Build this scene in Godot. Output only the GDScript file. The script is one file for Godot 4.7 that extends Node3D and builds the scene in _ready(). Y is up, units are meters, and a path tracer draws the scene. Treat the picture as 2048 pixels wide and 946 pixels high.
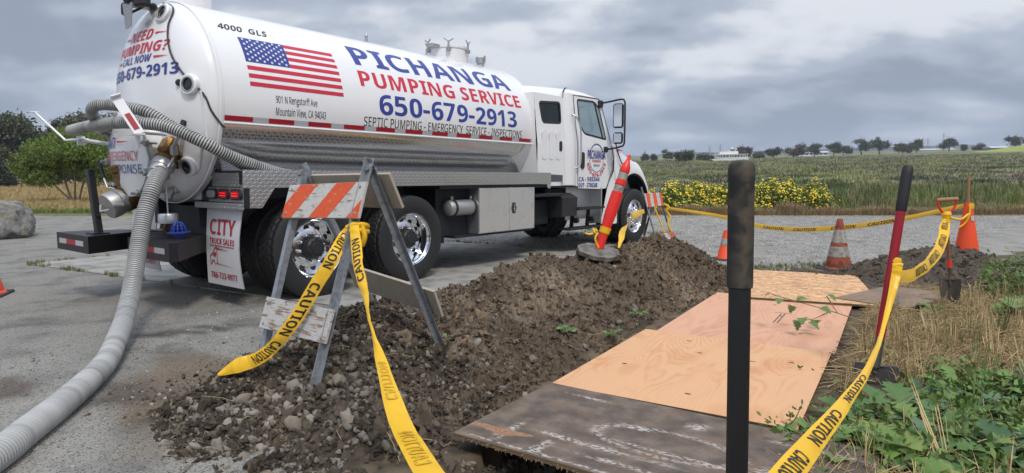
extends Node3D

var rng := RandomNumberGenerator.new()
var mats := {}
var glyphs := {}
var lump_noise := FastNoiseLite.new()
var zone_noise := FastNoiseLite.new()


class Shape:
	var st := SurfaceTool.new()
	var g := 0

	func _init() -> void:
		st.begin(Mesh.PRIMITIVE_TRIANGLES)
		st.set_smooth_group(-1)
		st.set_color(Color.WHITE)
		st.set_uv(Vector2.ZERO)

	func flat() -> void:
		st.set_smooth_group(-1)

	func smooth() -> void:
		g += 1
		st.set_smooth_group(g)

	func tri(a: Vector3, b: Vector3, c: Vector3, ua := Vector2.ZERO, ub := Vector2.ZERO, uc := Vector2.ZERO) -> void:
		st.set_uv(ua)
		st.add_vertex(a)
		st.set_uv(uc)
		st.add_vertex(c)
		st.set_uv(ub)
		st.add_vertex(b)

	# corners counter-clockwise as seen from outside
	func quad(a: Vector3, b: Vector3, c: Vector3, d: Vector3, ua := Vector2.ZERO, ub := Vector2.ZERO, uc := Vector2.ZERO, ud := Vector2.ZERO) -> void:
		tri(a, b, c, ua, ub, uc)
		tri(a, c, d, ua, uc, ud)

	func mquad(a: Vector3, b: Vector3, c: Vector3, d: Vector3) -> void:
		var w := a.distance_to(b)
		var h := b.distance_to(c)
		quad(a, b, c, d, Vector2(0, h), Vector2(w, h), Vector2(w, 0), Vector2(0, 0))

	func box(at: Vector3, size: Vector3, bas := Basis(), bevel := 0.0) -> void:
		flat()
		var h := size / 2
		var e := minf(bevel, minf(h.x, minf(h.y, h.z)) * 0.9)
		for k in 3:
			for s in [-1.0, 1.0]:
				var n := Vector3.ZERO
				n[k] = s
				var u := Vector3.ZERO
				u[(k + 1) % 3] = 1
				var v := n.cross(u)
				var hu: float = h[(k + 1) % 3] - e
				var hv: float = h[(k + 2) % 3] - e
				var c: Vector3 = n * h[k]
				mquad(at + bas * (c - u * hu - v * hv), at + bas * (c + u * hu - v * hv), at + bas * (c + u * hu + v * hv), at + bas * (c - u * hu + v * hv))
		if e <= 0.0:
			return
		for k in 3:
			var i := (k + 1) % 3
			var j := (k + 2) % 3
			for si in [-1.0, 1.0]:
				for sj in [-1.0, 1.0]:
					var p := Vector3.ZERO
					p[i] = si * h[i]
					p[j] = sj * (h[j] - e)
					var q := Vector3.ZERO
					q[i] = si * (h[i] - e)
					q[j] = sj * h[j]
					var l := Vector3.ZERO
					l[k] = h[k] - e
					if si * sj > 0:
						quad(at + bas * (p - l), at + bas * (q - l), at + bas * (q + l), at + bas * (p + l))
					else:
						quad(at + bas * (q - l), at + bas * (p - l), at + bas * (p + l), at + bas * (q + l))
		for sx in [-1.0, 1.0]:
			for sy in [-1.0, 1.0]:
				for sz in [-1.0, 1.0]:
					var a := Vector3(sx * h.x, sy * (h.y - e), sz * (h.z - e))
					var b := Vector3(sx * (h.x - e), sy * h.y, sz * (h.z - e))
					var c := Vector3(sx * (h.x - e), sy * (h.y - e), sz * h.z)
					if sx * sy * sz > 0:
						tri(at + bas * a, at + bas * b, at + bas * c)
					else:
						tri(at + bas * a, at + bas * c, at + bas * b)

	# p(i, j): i along, j across; outside where di x dj points
	func grid(ni: int, nj: int, p: Callable, uvs := Vector2.ONE, col = null, keep_group := false) -> void:
		if not keep_group:
			smooth()
		var pts := PackedVector3Array()
		var cols := PackedColorArray()
		for i in ni + 1:
			for j in nj + 1:
				pts.append(p.call(i, j))
				if col != null:
					cols.append(col.call(i, j))
		var w := nj + 1
		var ids := [0, 0, 0, 0, 0, 0]
		for i in ni:
			for j in nj:
				ids[0] = i * w + j
				ids[1] = (i + 1) * w + j + 1
				ids[2] = (i + 1) * w + j
				ids[3] = i * w + j
				ids[4] = i * w + j + 1
				ids[5] = (i + 1) * w + j + 1
				for id: int in ids:
					if col != null:
						st.set_color(cols[id])
					st.set_uv(Vector2(id / w, id % w) * uvs)
					st.add_vertex(pts[id])

	func lathe(prof: Array, segs: int, xf := Transform3D(), from := 0.0, to := TAU) -> void:
		var last := Vector2.ZERO
		for k in prof.size() - 1:
			var d: Vector2 = (prof[k + 1] - prof[k]).normalized()
			if k == 0 or d.dot(last) < 0.8:
				smooth()
			last = d
			for s in segs:
				var t0 := lerpf(from, to, float(s) / segs)
				var t1 := lerpf(from, to, float(s + 1) / segs)
				var c0 := Vector3(cos(t0), 0, -sin(t0))
				var c1 := Vector3(cos(t1), 0, -sin(t1))
				var a: Vector3 = xf * (c0 * prof[k].x + Vector3.UP * prof[k].y)
				var b: Vector3 = xf * (c1 * prof[k].x + Vector3.UP * prof[k].y)
				var c: Vector3 = xf * (c1 * prof[k + 1].x + Vector3.UP * prof[k + 1].y)
				var e: Vector3 = xf * (c0 * prof[k + 1].x + Vector3.UP * prof[k + 1].y)
				var u0 := float(s) / segs
				var u1 := float(s + 1) / segs
				if prof[k].x > 1e-6:
					tri(a, b, c, Vector2(u0, k), Vector2(u1, k), Vector2(u1, k + 1))
				if prof[k + 1].x > 1e-6:
					tri(a, c, e, Vector2(u0, k), Vector2(u1, k + 1), Vector2(u0, k + 1))

	func tube(pts: Array, r, sides := 8, cap := true, col = null) -> void:
		smooth()
		var n := pts.size()
		var t: Vector3 = (pts[1] - pts[0]).normalized()
		var u := t.cross(Vector3.UP if absf(t.y) < 0.9 else Vector3.RIGHT).normalized()
		var rings := []
		for i in n:
			var d: Vector3 = (pts[mini(i + 1, n - 1)] - pts[maxi(i - 1, 0)]).normalized()
			u = (u - d * u.dot(d)).normalized()
			var v := d.cross(u)
			var rr: float = r[i] if r is Array or r is PackedFloat32Array else r
			var ring := PackedVector3Array()
			for s in sides + 1:
				var a := TAU * s / sides
				ring.append(pts[i] + (u * cos(a) + v * sin(a)) * rr)
			rings.append(ring)
		var len := 0.0
		for i in n - 1:
			var l2: float = len + pts[i].distance_to(pts[i + 1])
			for s in sides:
				var u0 := float(s) / sides
				var u1 := float(s + 1) / sides
				if col != null:
					var c0: Color = col.call(i)
					var c1: Color = col.call(i + 1)
					for q in [[rings[i][s], c0], [rings[i + 1][s + 1], c1], [rings[i][s + 1], c0], [rings[i][s], c0], [rings[i + 1][s], c1], [rings[i + 1][s + 1], c1]]:
						st.set_color(q[1])
						st.add_vertex(q[0])
				else:
					quad(rings[i][s], rings[i][s + 1], rings[i + 1][s + 1], rings[i + 1][s], Vector2(u0, len), Vector2(u1, len), Vector2(u1, l2), Vector2(u0, l2))
			len = l2
		if cap:
			flat()
			for s in sides:
				tri(pts[0], rings[0][s + 1], rings[0][s])
				tri(pts[n - 1], rings[n - 1][s], rings[n - 1][s + 1])

	# polygon in xy, extruded from z0 to z1, under xf
	func prism(poly: PackedVector2Array, z0: float, z1: float, xf := Transform3D()) -> void:
		flat()
		if Geometry2D.is_polygon_clockwise(poly):
			poly = poly.duplicate()
			poly.reverse()
		var ix := Geometry2D.triangulate_polygon(poly)
		for k in range(0, ix.size(), 3):
			var a := poly[ix[k]]
			var b := poly[ix[k + 1]]
			var c := poly[ix[k + 2]]
			if (b - a).cross(c - a) < 0:
				var s := b
				b = c
				c = s
			tri(xf * Vector3(a.x, a.y, z1), xf * Vector3(b.x, b.y, z1), xf * Vector3(c.x, c.y, z1), a, b, c)
			tri(xf * Vector3(a.x, a.y, z0), xf * Vector3(c.x, c.y, z0), xf * Vector3(b.x, b.y, z0), a, c, b)
		var run := 0.0
		for k in poly.size():
			var a := poly[k]
			var b := poly[(k + 1) % poly.size()]
			var l := a.distance_to(b)
			quad(xf * Vector3(a.x, a.y, z0), xf * Vector3(b.x, b.y, z0), xf * Vector3(b.x, b.y, z1), xf * Vector3(a.x, a.y, z1), Vector2(run, 0), Vector2(run + l, 0), Vector2(run + l, z1 - z0), Vector2(run, z1 - z0))
			run += l

	func mesh() -> ArrayMesh:
		st.generate_normals()
		return st.commit()


func V(x: float, y: float, z: float) -> Vector3:
	return Vector3(x, y, z)


func P2(a: Array) -> PackedVector2Array:
	var p := PackedVector2Array()
	for k in range(0, a.size(), 2):
		p.append(Vector2(a[k], a[k + 1]))
	return p


func lin(r: float, g: float, b: float) -> Color:
	return Color(r, g, b).linear_to_srgb()


# ---------- naming ----------
func numbered(parent: Node, called: String) -> String:
	if not parent.has_node(called):
		return called
	var key := str(parent.get_instance_id()) + called
	var k: int = mats.get(key, 1)
	while parent.has_node("%s_%03d" % [called, k]):
		k += 1
	mats[key] = k + 1
	return "%s_%03d" % [called, k]


func tag(o: Node, label := "", category := "", group := "", kind := "") -> Node:
	if label:
		o.set_meta("label", label)
	if category:
		o.set_meta("category", category)
	if group:
		o.set_meta("group", group)
	if kind:
		o.set_meta("kind", kind)
	return o


func thing(called: String, label: String, category: String, at := Vector3.ZERO, group := "") -> Node3D:
	var o := Node3D.new()
	o.name = numbered(self, called)
	add_child(o)
	o.position = at
	tag(o, label, category, group)
	return o


# world: the shape is in world coordinates, so shift it back from the thing's base
func part(parent: Node, called: String, shape, m: Material, world := false) -> MeshInstance3D:
	var o := MeshInstance3D.new()
	o.mesh = shape.mesh() if shape is Shape else shape
	o.material_override = m
	o.name = numbered(parent, called)
	parent.add_child(o)
	if world and parent != self:
		o.position = -parent.position
	return o


func struct(called: String, shape, m: Material, label := "") -> MeshInstance3D:
	var o := part(self, called, shape, m)
	tag(o, label, "", "", "structure")
	return o


func scatter(parent: Node, called: String, m: Mesh, mat: Material, xfs: Array, cols: Array, world := false) -> MultiMeshInstance3D:
	var mm := MultiMesh.new()
	mm.transform_format = MultiMesh.TRANSFORM_3D
	mm.use_colors = true
	mm.mesh = m
	mm.instance_count = xfs.size()
	for i in xfs.size():
		mm.set_instance_transform(i, xfs[i])
		mm.set_instance_color(i, cols[i])
	var o := MultiMeshInstance3D.new()
	o.multimesh = mm
	o.material_override = mat
	o.name = numbered(parent, called)
	parent.add_child(o)
	if world and parent != self:
		o.position = -parent.position
	o.set_meta("kind", "stuff")
	return o


# ---------- materials ----------
func mat(called: String, c: Color, rough := 0.6, metal := 0.0) -> StandardMaterial3D:
	if mats.has(called):
		return mats[called]
	var m := StandardMaterial3D.new()
	m.resource_name = called
	m.albedo_color = c
	m.roughness = rough
	m.metallic = metal
	mats[called] = m
	return m


func vmat(called: String, rough := 0.8, back := 0.0) -> StandardMaterial3D:
	var m := mat(called, Color.WHITE, rough)
	m.vertex_color_use_as_albedo = true
	m.cull_mode = BaseMaterial3D.CULL_DISABLED
	if back > 0.0:
		m.backlight_enabled = true
		m.backlight = Color(back, back, back)
	return m


func noise_tex(freq: float, ramp: Array, size := 512, kind := FastNoiseLite.TYPE_SIMPLEX_SMOOTH, oct := 5, sd := 1, normal := false, bump := 4.0) -> NoiseTexture2D:
	var n := FastNoiseLite.new()
	n.noise_type = kind
	n.frequency = freq
	n.fractal_octaves = oct
	n.seed = sd
	var t := NoiseTexture2D.new()
	t.width = size
	t.height = size
	t.seamless = true
	t.noise = n
	if normal:
		t.as_normal_map = true
		t.bump_strength = bump
	if ramp.size():
		var g := Gradient.new()
		g.offsets = PackedFloat32Array()
		g.colors = PackedColorArray()
		for k in range(0, ramp.size(), 2):
			g.add_point(ramp[k], ramp[k + 1])
		t.color_ramp = g
	return t


func tri_map(m: StandardMaterial3D, scale: float, world := false) -> void:
	m.uv1_triplanar = true
	m.uv1_world_triplanar = world
	m.uv1_scale = Vector3.ONE * scale


# a bump picture to a normal map
func bumps(size: int, f: Callable, strength: float) -> ImageTexture:
	var im := Image.create(size, size, false, Image.FORMAT_RGBA8)
	for y in size:
		for x in size:
			var h: float = f.call((x + 0.5) / size, (y + 0.5) / size)
			im.set_pixel(x, y, Color(h, h, h))
	im.bump_map_to_normal_map(strength)
	return ImageTexture.create_from_image(im)


func picture(w: int, h: int, f: Callable) -> ImageTexture:
	var im := Image.create(w, h, false, Image.FORMAT_RGBA8)
	for y in h:
		for x in w:
			im.set_pixel(x, y, f.call((x + 0.5) / w, (y + 0.5) / h))
	return ImageTexture.create_from_image(im)


func tread_bump(u: float, v: float) -> float:
	# raised lozenges, every other one turned
	var s := 0.0
	for q in [[0.25, 0.25, 0.7], [0.75, 0.75, 0.7], [0.75, 0.25, -0.7], [0.25, 0.75, -0.7]]:
		var d := Vector2(u - q[0], v - q[1])
		d.x -= roundf(d.x)
		d.y -= roundf(d.y)
		d = d.rotated(q[2])
		s = maxf(s, 1.0 - Vector2(d.x / 0.27, d.y / 0.085).length())
	return clampf(s * 2.2, 0, 1)


func make_materials() -> void:
	mat("white_paint", lin(0.78, 0.78, 0.79), 0.22)
	mats.white_paint.clearcoat_enabled = true
	mats.white_paint.clearcoat = 0.5
	mats.white_paint.clearcoat_roughness = 0.06
	mat("frame_black", lin(0.012, 0.012, 0.014), 0.45)
	mat("chassis_black", lin(0.01, 0.011, 0.017), 0.6)
	mat("black_plastic", lin(0.018, 0.018, 0.02), 0.55)
	mat("rubber", lin(0.02, 0.02, 0.021), 0.75)
	mat("tyre_wall", lin(0.017, 0.017, 0.018), 0.6)
	mat("chrome", lin(0.82, 0.83, 0.85), 0.09, 1.0)
	mat("stainless", lin(0.66, 0.655, 0.64), 0.36, 0.65)
	mats.stainless.roughness_texture = noise_tex(0.01, [0.0, Color(0.5, 0.5, 0.5), 1.0, Color(1.3, 1.3, 1.3)], 256, FastNoiseLite.TYPE_SIMPLEX_SMOOTH, 3, 4)
	tri_map(mats.stainless, 1.0)
	mat("alu", lin(0.62, 0.63, 0.64), 0.38, 0.9)
	mat("galvanised", lin(0.40, 0.43, 0.45), 0.48, 0.55)
	mats.galvanised.albedo_texture = noise_tex(0.02, [0.0, Color(0.72, 0.72, 0.74), 0.55, Color(0.95, 0.95, 0.97), 1.0, Color(0.62, 0.6, 0.57)], 256, FastNoiseLite.TYPE_SIMPLEX_SMOOTH, 4, 9)
	tri_map(mats.galvanised, 2.5)
	mat("cast_alu", lin(0.42, 0.42, 0.42), 0.5, 0.75)
	mat("brass", lin(0.33, 0.19, 0.055), 0.42, 0.7)
	mats.brass.albedo_texture = noise_tex(0.02, [0.0, Color(0.55, 0.52, 0.5), 0.5, Color(0.95, 0.95, 0.92), 1.0, Color(0.75, 0.68, 0.6)], 256, FastNoiseLite.TYPE_SIMPLEX_SMOOTH, 4, 12)
	tri_map(mats.brass, 5.0)
	mat("letter_blue", lin(0.025, 0.045, 0.26), 0.35)
	mat("letter_red", lin(0.58, 0.018, 0.045), 0.35)
	mat("letter_black", lin(0.012, 0.012, 0.014), 0.4)
	mat("letter_crimson", lin(0.40, 0.012, 0.035), 0.5)
	mat("letter_white", lin(0.78, 0.78, 0.8), 0.4)
	mat("reflector_red", lin(0.33, 0.01, 0.02), 0.3)
	mat("reflector_silver", lin(0.42, 0.43, 0.45), 0.35)
	mat("flap_white", lin(0.62, 0.62, 0.63), 0.5)
	mat("blue_plastic", lin(0.02, 0.05, 0.30), 0.4)
	mat("lamp_lit", lin(0.7, 0.01, 0.02), 0.25)
	mats.lamp_lit.emission_enabled = true
	mats.lamp_lit.emission = Color(1, 0.03, 0.07)
	mats.lamp_lit.emission_energy_multiplier = 1.1
	mat("lamp_dim", lin(0.30, 0.01, 0.02), 0.2)
	mat("lamp_clear", lin(0.28, 0.28, 0.29), 0.25)
	var gl := mat("cab_glass", Color(0.42, 0.58, 0.58, 0.35), 0.03)
	gl.transparency = BaseMaterial3D.TRANSPARENCY_ALPHA
	mat("dark_glass", lin(0.012, 0.015, 0.017), 0.06)
	mat("seat_grey", lin(0.04, 0.04, 0.045), 0.9)
	mat("mirror_glass", lin(0.7, 0.72, 0.74), 0.03, 1.0)
	# chequer plate
	var tn := bumps(128, tread_bump, 7.0)
	for q in [["tread_plate", 0.68, 0.15, 15.0], ["tread_dull", 0.42, 0.42, 15.0]]:
		var tp := mat(q[0], lin(q[1], q[1], q[1] * 1.01), q[2], 0.95)
		tp.normal_enabled = true
		tp.normal_texture = tn
		tp.normal_scale = 0.5 if q[0] == "tread_plate" else 1.2
		tp.uv1_scale = Vector3(q[3], q[3], 1)
	# orange, red plastics
	mat("cone_orange", lin(0.80, 0.075, 0.012), 0.5)
	mat("post_red", lin(0.72, 0.022, 0.014), 0.4)
	var worn := mat("cone_worn", lin(0.34, 0.095, 0.05), 0.8)
	worn.albedo_texture = noise_tex(0.012, [0.0, Color(0.45, 0.42, 0.42), 0.42, Color(0.85, 0.8, 0.78), 0.6, Color(1, 0.98, 0.95), 1.0, Color(0.8, 0.75, 0.7)], 256, FastNoiseLite.TYPE_SIMPLEX_SMOOTH, 5, 21)
	tri_map(worn, 2.6)
	var sleeve := mat("reflective_sleeve", lin(0.38, 0.36, 0.33), 0.5)
	sleeve.albedo_texture = noise_tex(0.014, [0.0, Color(0.5, 0.47, 0.43), 0.45, Color(0.92, 0.92, 0.9), 1.0, Color(1, 1, 1)], 256, FastNoiseLite.TYPE_SIMPLEX_SMOOTH, 4, 23)
	tri_map(sleeve, 3.0)
	mat("cone_base", lin(0.03, 0.03, 0.032), 0.8)
	var hexm := mat("rubber_base", lin(0.20, 0.195, 0.185), 0.9)
	hexm.albedo_texture = noise_tex(0.015, [0.0, Color(0.6, 0.58, 0.55), 1.0, Color(1.15, 1.13, 1.1)], 256, FastNoiseLite.TYPE_SIMPLEX_SMOOTH, 5, 25)
	tri_map(hexm, 2.0)
	# caution tape
	var tape := mat("tape_yellow", lin(0.86, 0.50, 0.006), 0.38)
	tape.cull_mode = BaseMaterial3D.CULL_DISABLED
	tape.backlight_enabled = true
	tape.backlight = Color(0.55, 0.5, 0.4)
	mat("tape_ink", lin(0.02, 0.018, 0.012), 0.5)
	mats.tape_ink.cull_mode = BaseMaterial3D.CULL_DISABLED
	mat("tape_ink_faint", lin(0.56, 0.33, 0.01), 0.45)
	mats.tape_ink_faint.cull_mode = BaseMaterial3D.CULL_DISABLED
	# tools
	mat("handle_red", lin(0.30, 0.006, 0.016), 0.35)
	mat("grip_black", lin(0.014, 0.015, 0.018), 0.6)
	var muddy := mat("grip_muddy", Color.WHITE, 0.75)
	muddy.albedo_texture = noise_tex(0.006, [0.0, lin(0.013, 0.013, 0.015), 0.56, lin(0.018, 0.018, 0.018), 0.64, lin(0.055, 0.044, 0.032), 0.78, lin(0.10, 0.078, 0.054), 1.0, lin(0.05, 0.042, 0.034)], 512, FastNoiseLite.TYPE_SIMPLEX_SMOOTH, 5, 33)
	tri_map(muddy, 4.0)
	mat("shaft_black", lin(0.010, 0.010, 0.011), 0.42)
	mats.shaft_black.albedo_texture = noise_tex(0.02, [0.0, Color(1, 1, 1), 0.66, Color(1, 1, 1), 0.72, Color(1.0, 0.9, 0.75) * 3.5, 1.0, Color(1.0, 0.9, 0.75) * 5.0], 256, FastNoiseLite.TYPE_SIMPLEX_SMOOTH, 4, 35)
	tri_map(mats.shaft_black, 6.0)
	mat("tool_steel", lin(0.12, 0.12, 0.12), 0.5, 0.7)
	mat("tool_wood", lin(0.30, 0.16, 0.08), 0.7)
	mat("rust", lin(0.19, 0.075, 0.035), 0.85)


# ---------- lettering ----------
func glyph_tris(text: String, face := "Droid Sans", bold := true) -> PackedVector2Array:
	var key := text + face + str(bold)
	if glyphs.has(key):
		return glyphs[key]
	var f := SystemFont.new()
	f.font_names = PackedStringArray([face])
	f.font_weight = 700 if bold else 400
	var t := TextMesh.new()
	t.text = text
	t.font = f
	t.font_size = 48
	t.pixel_size = 0.01
	t.depth = 0.0
	t.curve_step = 1.5
	var a := t.get_mesh_arrays()
	var v: PackedVector3Array = a[Mesh.ARRAY_VERTEX]
	var n: PackedVector3Array = a[Mesh.ARRAY_NORMAL]
	var ix: PackedInt32Array = a[Mesh.ARRAY_INDEX]
	var lo := Vector2.INF
	var hi := -Vector2.INF
	for p in v:
		lo = lo.min(Vector2(p.x, p.y))
		hi = hi.max(Vector2(p.x, p.y))
	var out := PackedVector2Array()
	for k in range(0, ix.size(), 3):
		if n[ix[k]].z < 0.5:
			continue
		var q := [Vector2.ZERO, Vector2.ZERO, Vector2.ZERO]
		for m in 3:
			var p := v[ix[k + m]]
			q[m] = (Vector2(p.x, p.y) - lo) / (hi - lo)
		if (q[1] - q[0]).cross(q[2] - q[0]) < 0:
			out.append_array([q[0], q[2], q[1]])
		else:
			out.append_array([q[0], q[1], q[2]])
	glyphs[key] = out
	return out


# f(u, v) places a point of the print; step: the longest edge left uncut, in u and v
func lay(s: Shape, tris: PackedVector2Array, f: Callable, step := Vector2(9, 9)) -> void:
	s.flat()
	var todo := []
	for k in range(0, tris.size(), 3):
		todo.append([tris[k], tris[k + 1], tris[k + 2]])
	while todo.size():
		var t: Array = todo.pop_back()
		var cut := -1
		var worst := 1.0
		for k in 3:
			var e: Vector2 = ((t[(k + 1) % 3] - t[k]) / step).abs()
			if maxf(e.x, e.y) > worst:
				worst = maxf(e.x, e.y)
				cut = k
		if cut < 0:
			s.tri(f.call(t[0].x, t[0].y), f.call(t[1].x, t[1].y), f.call(t[2].x, t[2].y))
		else:
			var m: Vector2 = (t[cut] + t[(cut + 1) % 3]) / 2
			todo.append([t[cut], m, t[(cut + 2) % 3]])
			todo.append([m, t[(cut + 1) % 3], t[(cut + 2) % 3]])


func poly_tris(poly: PackedVector2Array) -> PackedVector2Array:
	if Geometry2D.is_polygon_clockwise(poly):
		poly = poly.duplicate()
		poly.reverse()
	var ix := Geometry2D.triangulate_polygon(poly)
	var out := PackedVector2Array()
	for k in range(0, ix.size(), 3):
		var q := [poly[ix[k]], poly[ix[k + 1]], poly[ix[k + 2]]]
		if (q[1] - q[0]).cross(q[2] - q[0]) < 0:
			q = [q[0], q[2], q[1]]
		out.append_array(q)
	return out


func rect_tris(x0: float, y0: float, x1: float, y1: float) -> PackedVector2Array:
	return P2([x0, y0, x1, y0, x1, y1, x0, y0, x1, y1, x0, y1])


func basis_to(d: Vector3) -> Basis:   # y axis along d
	d = d.normalized()
	var u := d.cross(Vector3.FORWARD if absf(d.z) < 0.9 else Vector3.RIGHT).normalized()
	return Basis(u, d, u.cross(d))


func curve(pts: Array, step: float) -> Array:   # smooth path through the points
	var c := Curve3D.new()
	for i in pts.size():
		var t: Vector3 = (pts[mini(i + 1, pts.size() - 1)] - pts[maxi(i - 1, 0)]) / 6.0
		c.add_point(pts[i], -t, t)
	c.bake_interval = step / 4
	var n := int(c.get_baked_length() / step) + 1
	var out := []
	for i in n + 1:
		out.append(c.sample_baked(c.get_baked_length() * i / n, true))
	return out


# ---------- the lie of the land ----------
func ground_y(x: float, z: float) -> float:
	var p := 0.1291 - 0.02454 * x + 0.02563 * z
	var k := 0.25
	var h := clampf(0.5 + 0.5 * (p + 0.85) / k, 0, 1)
	p = lerpf(-0.85, p, h) + k * h * (1 - h)
	p = minf(p, 0.7)
	if z < -250.0:
		p += 1.9 * smoothstep(150.0, 270.0, x) * smoothstep(-250.0, -300.0, z)
	return p


var trench_a := Vector2(0.12, -2.45)
var trench_dir := Vector2(0.547, -0.837)


func trench(x: float, z: float) -> float:
	var d := Vector2(x, z) - trench_a
	var s := d.dot(trench_dir)
	var w := absf(d.cross(trench_dir))
	return 0.6 * smoothstep(0.42, 0.34, w) * smoothstep(-0.9, -0.7, s) * smoothstep(4.4, 4.2, s)


var lot := PackedVector2Array()


func lot_inside(x: float, z: float) -> float:   # metres inside the edge of the paved lot
	var p := Vector2(x, z)
	var d := 1e9
	for i in lot.size():
		d = minf(d, p.distance_squared_to(Geometry2D.get_closest_point_to_segment(p, lot[i], lot[(i + 1) % lot.size()])))
	d = sqrt(d)
	return d if Geometry2D.is_point_in_polygon(p, lot) else -d


func steps(from: float, fine0: float, fine1: float, to: float, fine: float, grow: float) -> PackedFloat32Array:
	var a := PackedFloat32Array()
	var s := fine
	var x := fine0
	while x > from:
		s *= grow
		x -= s
		a.append(x)
	a.reverse()
	x = fine0
	while x < fine1:
		a.append(x)
		x += fine
	s = fine
	while x < to:
		a.append(x)
		s *= grow
		x += s
	a.append(to)
	return a


func sheet(xs: PackedFloat32Array, zs: PackedFloat32Array, height: Callable, color: Callable, keep = null, uv := 1.0) -> ArrayMesh:
	var w := zs.size()
	var v := PackedVector3Array()
	var c := PackedColorArray()
	var u := PackedVector2Array()
	var ok := PackedByteArray()
	for x in xs:
		for z in zs:
			v.append(Vector3(x, height.call(x, z), z))
			c.append(color.call(x, z))
			u.append(Vector2(x, z) * uv)
			ok.append(1 if keep == null or keep.call(x, z) else 0)
	var ix := PackedInt32Array()
	for i in xs.size() - 1:
		for j in w - 1:
			var a := i * w + j
			if ok[a] + ok[a + 1] + ok[a + w] + ok[a + w + 1] == 0:
				continue
			ix.append_array([a, a + w, a + w + 1, a, a + w + 1, a + 1])
	var n := PackedVector3Array()
	n.resize(v.size())
	for i in xs.size():
		for j in w:
			var a := v[mini(i + 1, xs.size() - 1) * w + j] - v[maxi(i - 1, 0) * w + j]
			var b := v[i * w + mini(j + 1, w - 1)] - v[i * w + maxi(j - 1, 0)]
			n[i * w + j] = b.cross(a).normalized()
	var arr := []
	arr.resize(Mesh.ARRAY_MAX)
	arr[Mesh.ARRAY_VERTEX] = v
	arr[Mesh.ARRAY_NORMAL] = n
	arr[Mesh.ARRAY_COLOR] = c
	arr[Mesh.ARRAY_TEX_UV] = u
	arr[Mesh.ARRAY_INDEX] = ix
	var m := ArrayMesh.new()
	m.add_surface_from_arrays(Mesh.PRIMITIVE_TRIANGLES, arr)
	return m


func blob(x: float, z: float, cx: float, cz: float, rx: float, rz: float, turn: float, rough: float) -> float:
	var d := Vector2(x - cx, z - cz).rotated(turn)
	var r := Vector2(d.x / rx, d.y / rz).length()
	return smoothstep(1.15, 0.55, r + rough * zone_noise.get_noise_2d(x * 9.0, z * 9.0))


func ground_color(x: float, z: float) -> Color:
	var n := zone_noise.get_noise_2d(x, z)
	var f := zone_noise.get_noise_2d(x * 7.0 + 90, z * 7.0)
	var soil := Color(0.075, 0.055, 0.038)
	var straw := Color(0.26, 0.19, 0.095)
	var gold := Color(0.34, 0.245, 0.115)
	var green := Color(0.085, 0.12, 0.035)
	var c := soil.lerp(straw, clampf(0.35 + f * 0.9, 0, 1) * 0.55)
	if z < -18.0:
		# verge beyond the lot, then field or marsh
		var left := smoothstep(2.0, -6.0, x)
		var strip := smoothstep(-25.5, -22.0, z)
		var field := gold.lerp(green, clampf(strip + f * 0.9 - 0.15, 0, 1))
		var q := zone_noise.get_noise_2d(x * 0.22 + 40, z * 0.5)
		var marsh := Color(0.165, 0.185, 0.075).lerp(Color(0.16, 0.13, 0.10), smoothstep(-0.05, 0.2, q))
		marsh = marsh.lerp(Color(0.25, 0.28, 0.105), smoothstep(0.1, 0.3, n))
		var verge := straw.lerp(green, clampf(0.2 + f, 0, 1))
		marsh = verge.lerp(marsh, smoothstep(-23.0, -27.0, z + f))
		c = marsh.lerp(field, left)
	return c


func lot_color(x: float, z: float) -> Color:
	var n := zone_noise.get_noise_2d(x * 1.3, z * 1.3)
	var f := zone_noise.get_noise_2d(x * 14.0, z * 14.0 + 70)
	var c := Color(0.37, 0.362, 0.345) * (1.0 + 0.16 * n + 0.10 * f)
	c = c.lerp(Color(0.20, 0.14, 0.085), 0.75 * blob(x, z, -1.95, -3.75, 0.34, 0.75, 0.5, 0.9))
	c = c.lerp(Color(0.20, 0.145, 0.09), 0.5 * blob(x, z, -1.72, -3.05, 0.30, 0.5, 0.2, 0.9))
	c = c.lerp(Color(0.10, 0.06, 0.035), 0.7 * blob(x, z, -3.02, -3.78, 0.16, 0.35, 0.9, 0.9))
	for q in [[-2.78, -5.05, 0.09, 0.22], [-2.55, -5.3, 0.07, 0.26], [-2.46, -5.15, 0.06, 0.2], [-1.4, -4.6, 0.07, 0.12]]:
		c = c.lerp(Color(0.075, 0.07, 0.066), 0.8 * blob(x, z, q[0], q[1], q[2], q[3], -1.2, 0.6))
	# soil trodden round the heap and under the truck
	c = c.lerp(Color(0.17, 0.125, 0.085), 0.55 * blob(x, z, -0.4, -6.2, 0.5, 1.5, 0.55, 1.0))
	c = c.lerp(Color(0.15, 0.125, 0.10), 0.5 * blob(x, z, -1.6, -8.2, 1.0, 2.6, 0.8, 1.2))
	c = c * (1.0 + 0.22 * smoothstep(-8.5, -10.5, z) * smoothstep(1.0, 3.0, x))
	c.a = 1
	return c


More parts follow.
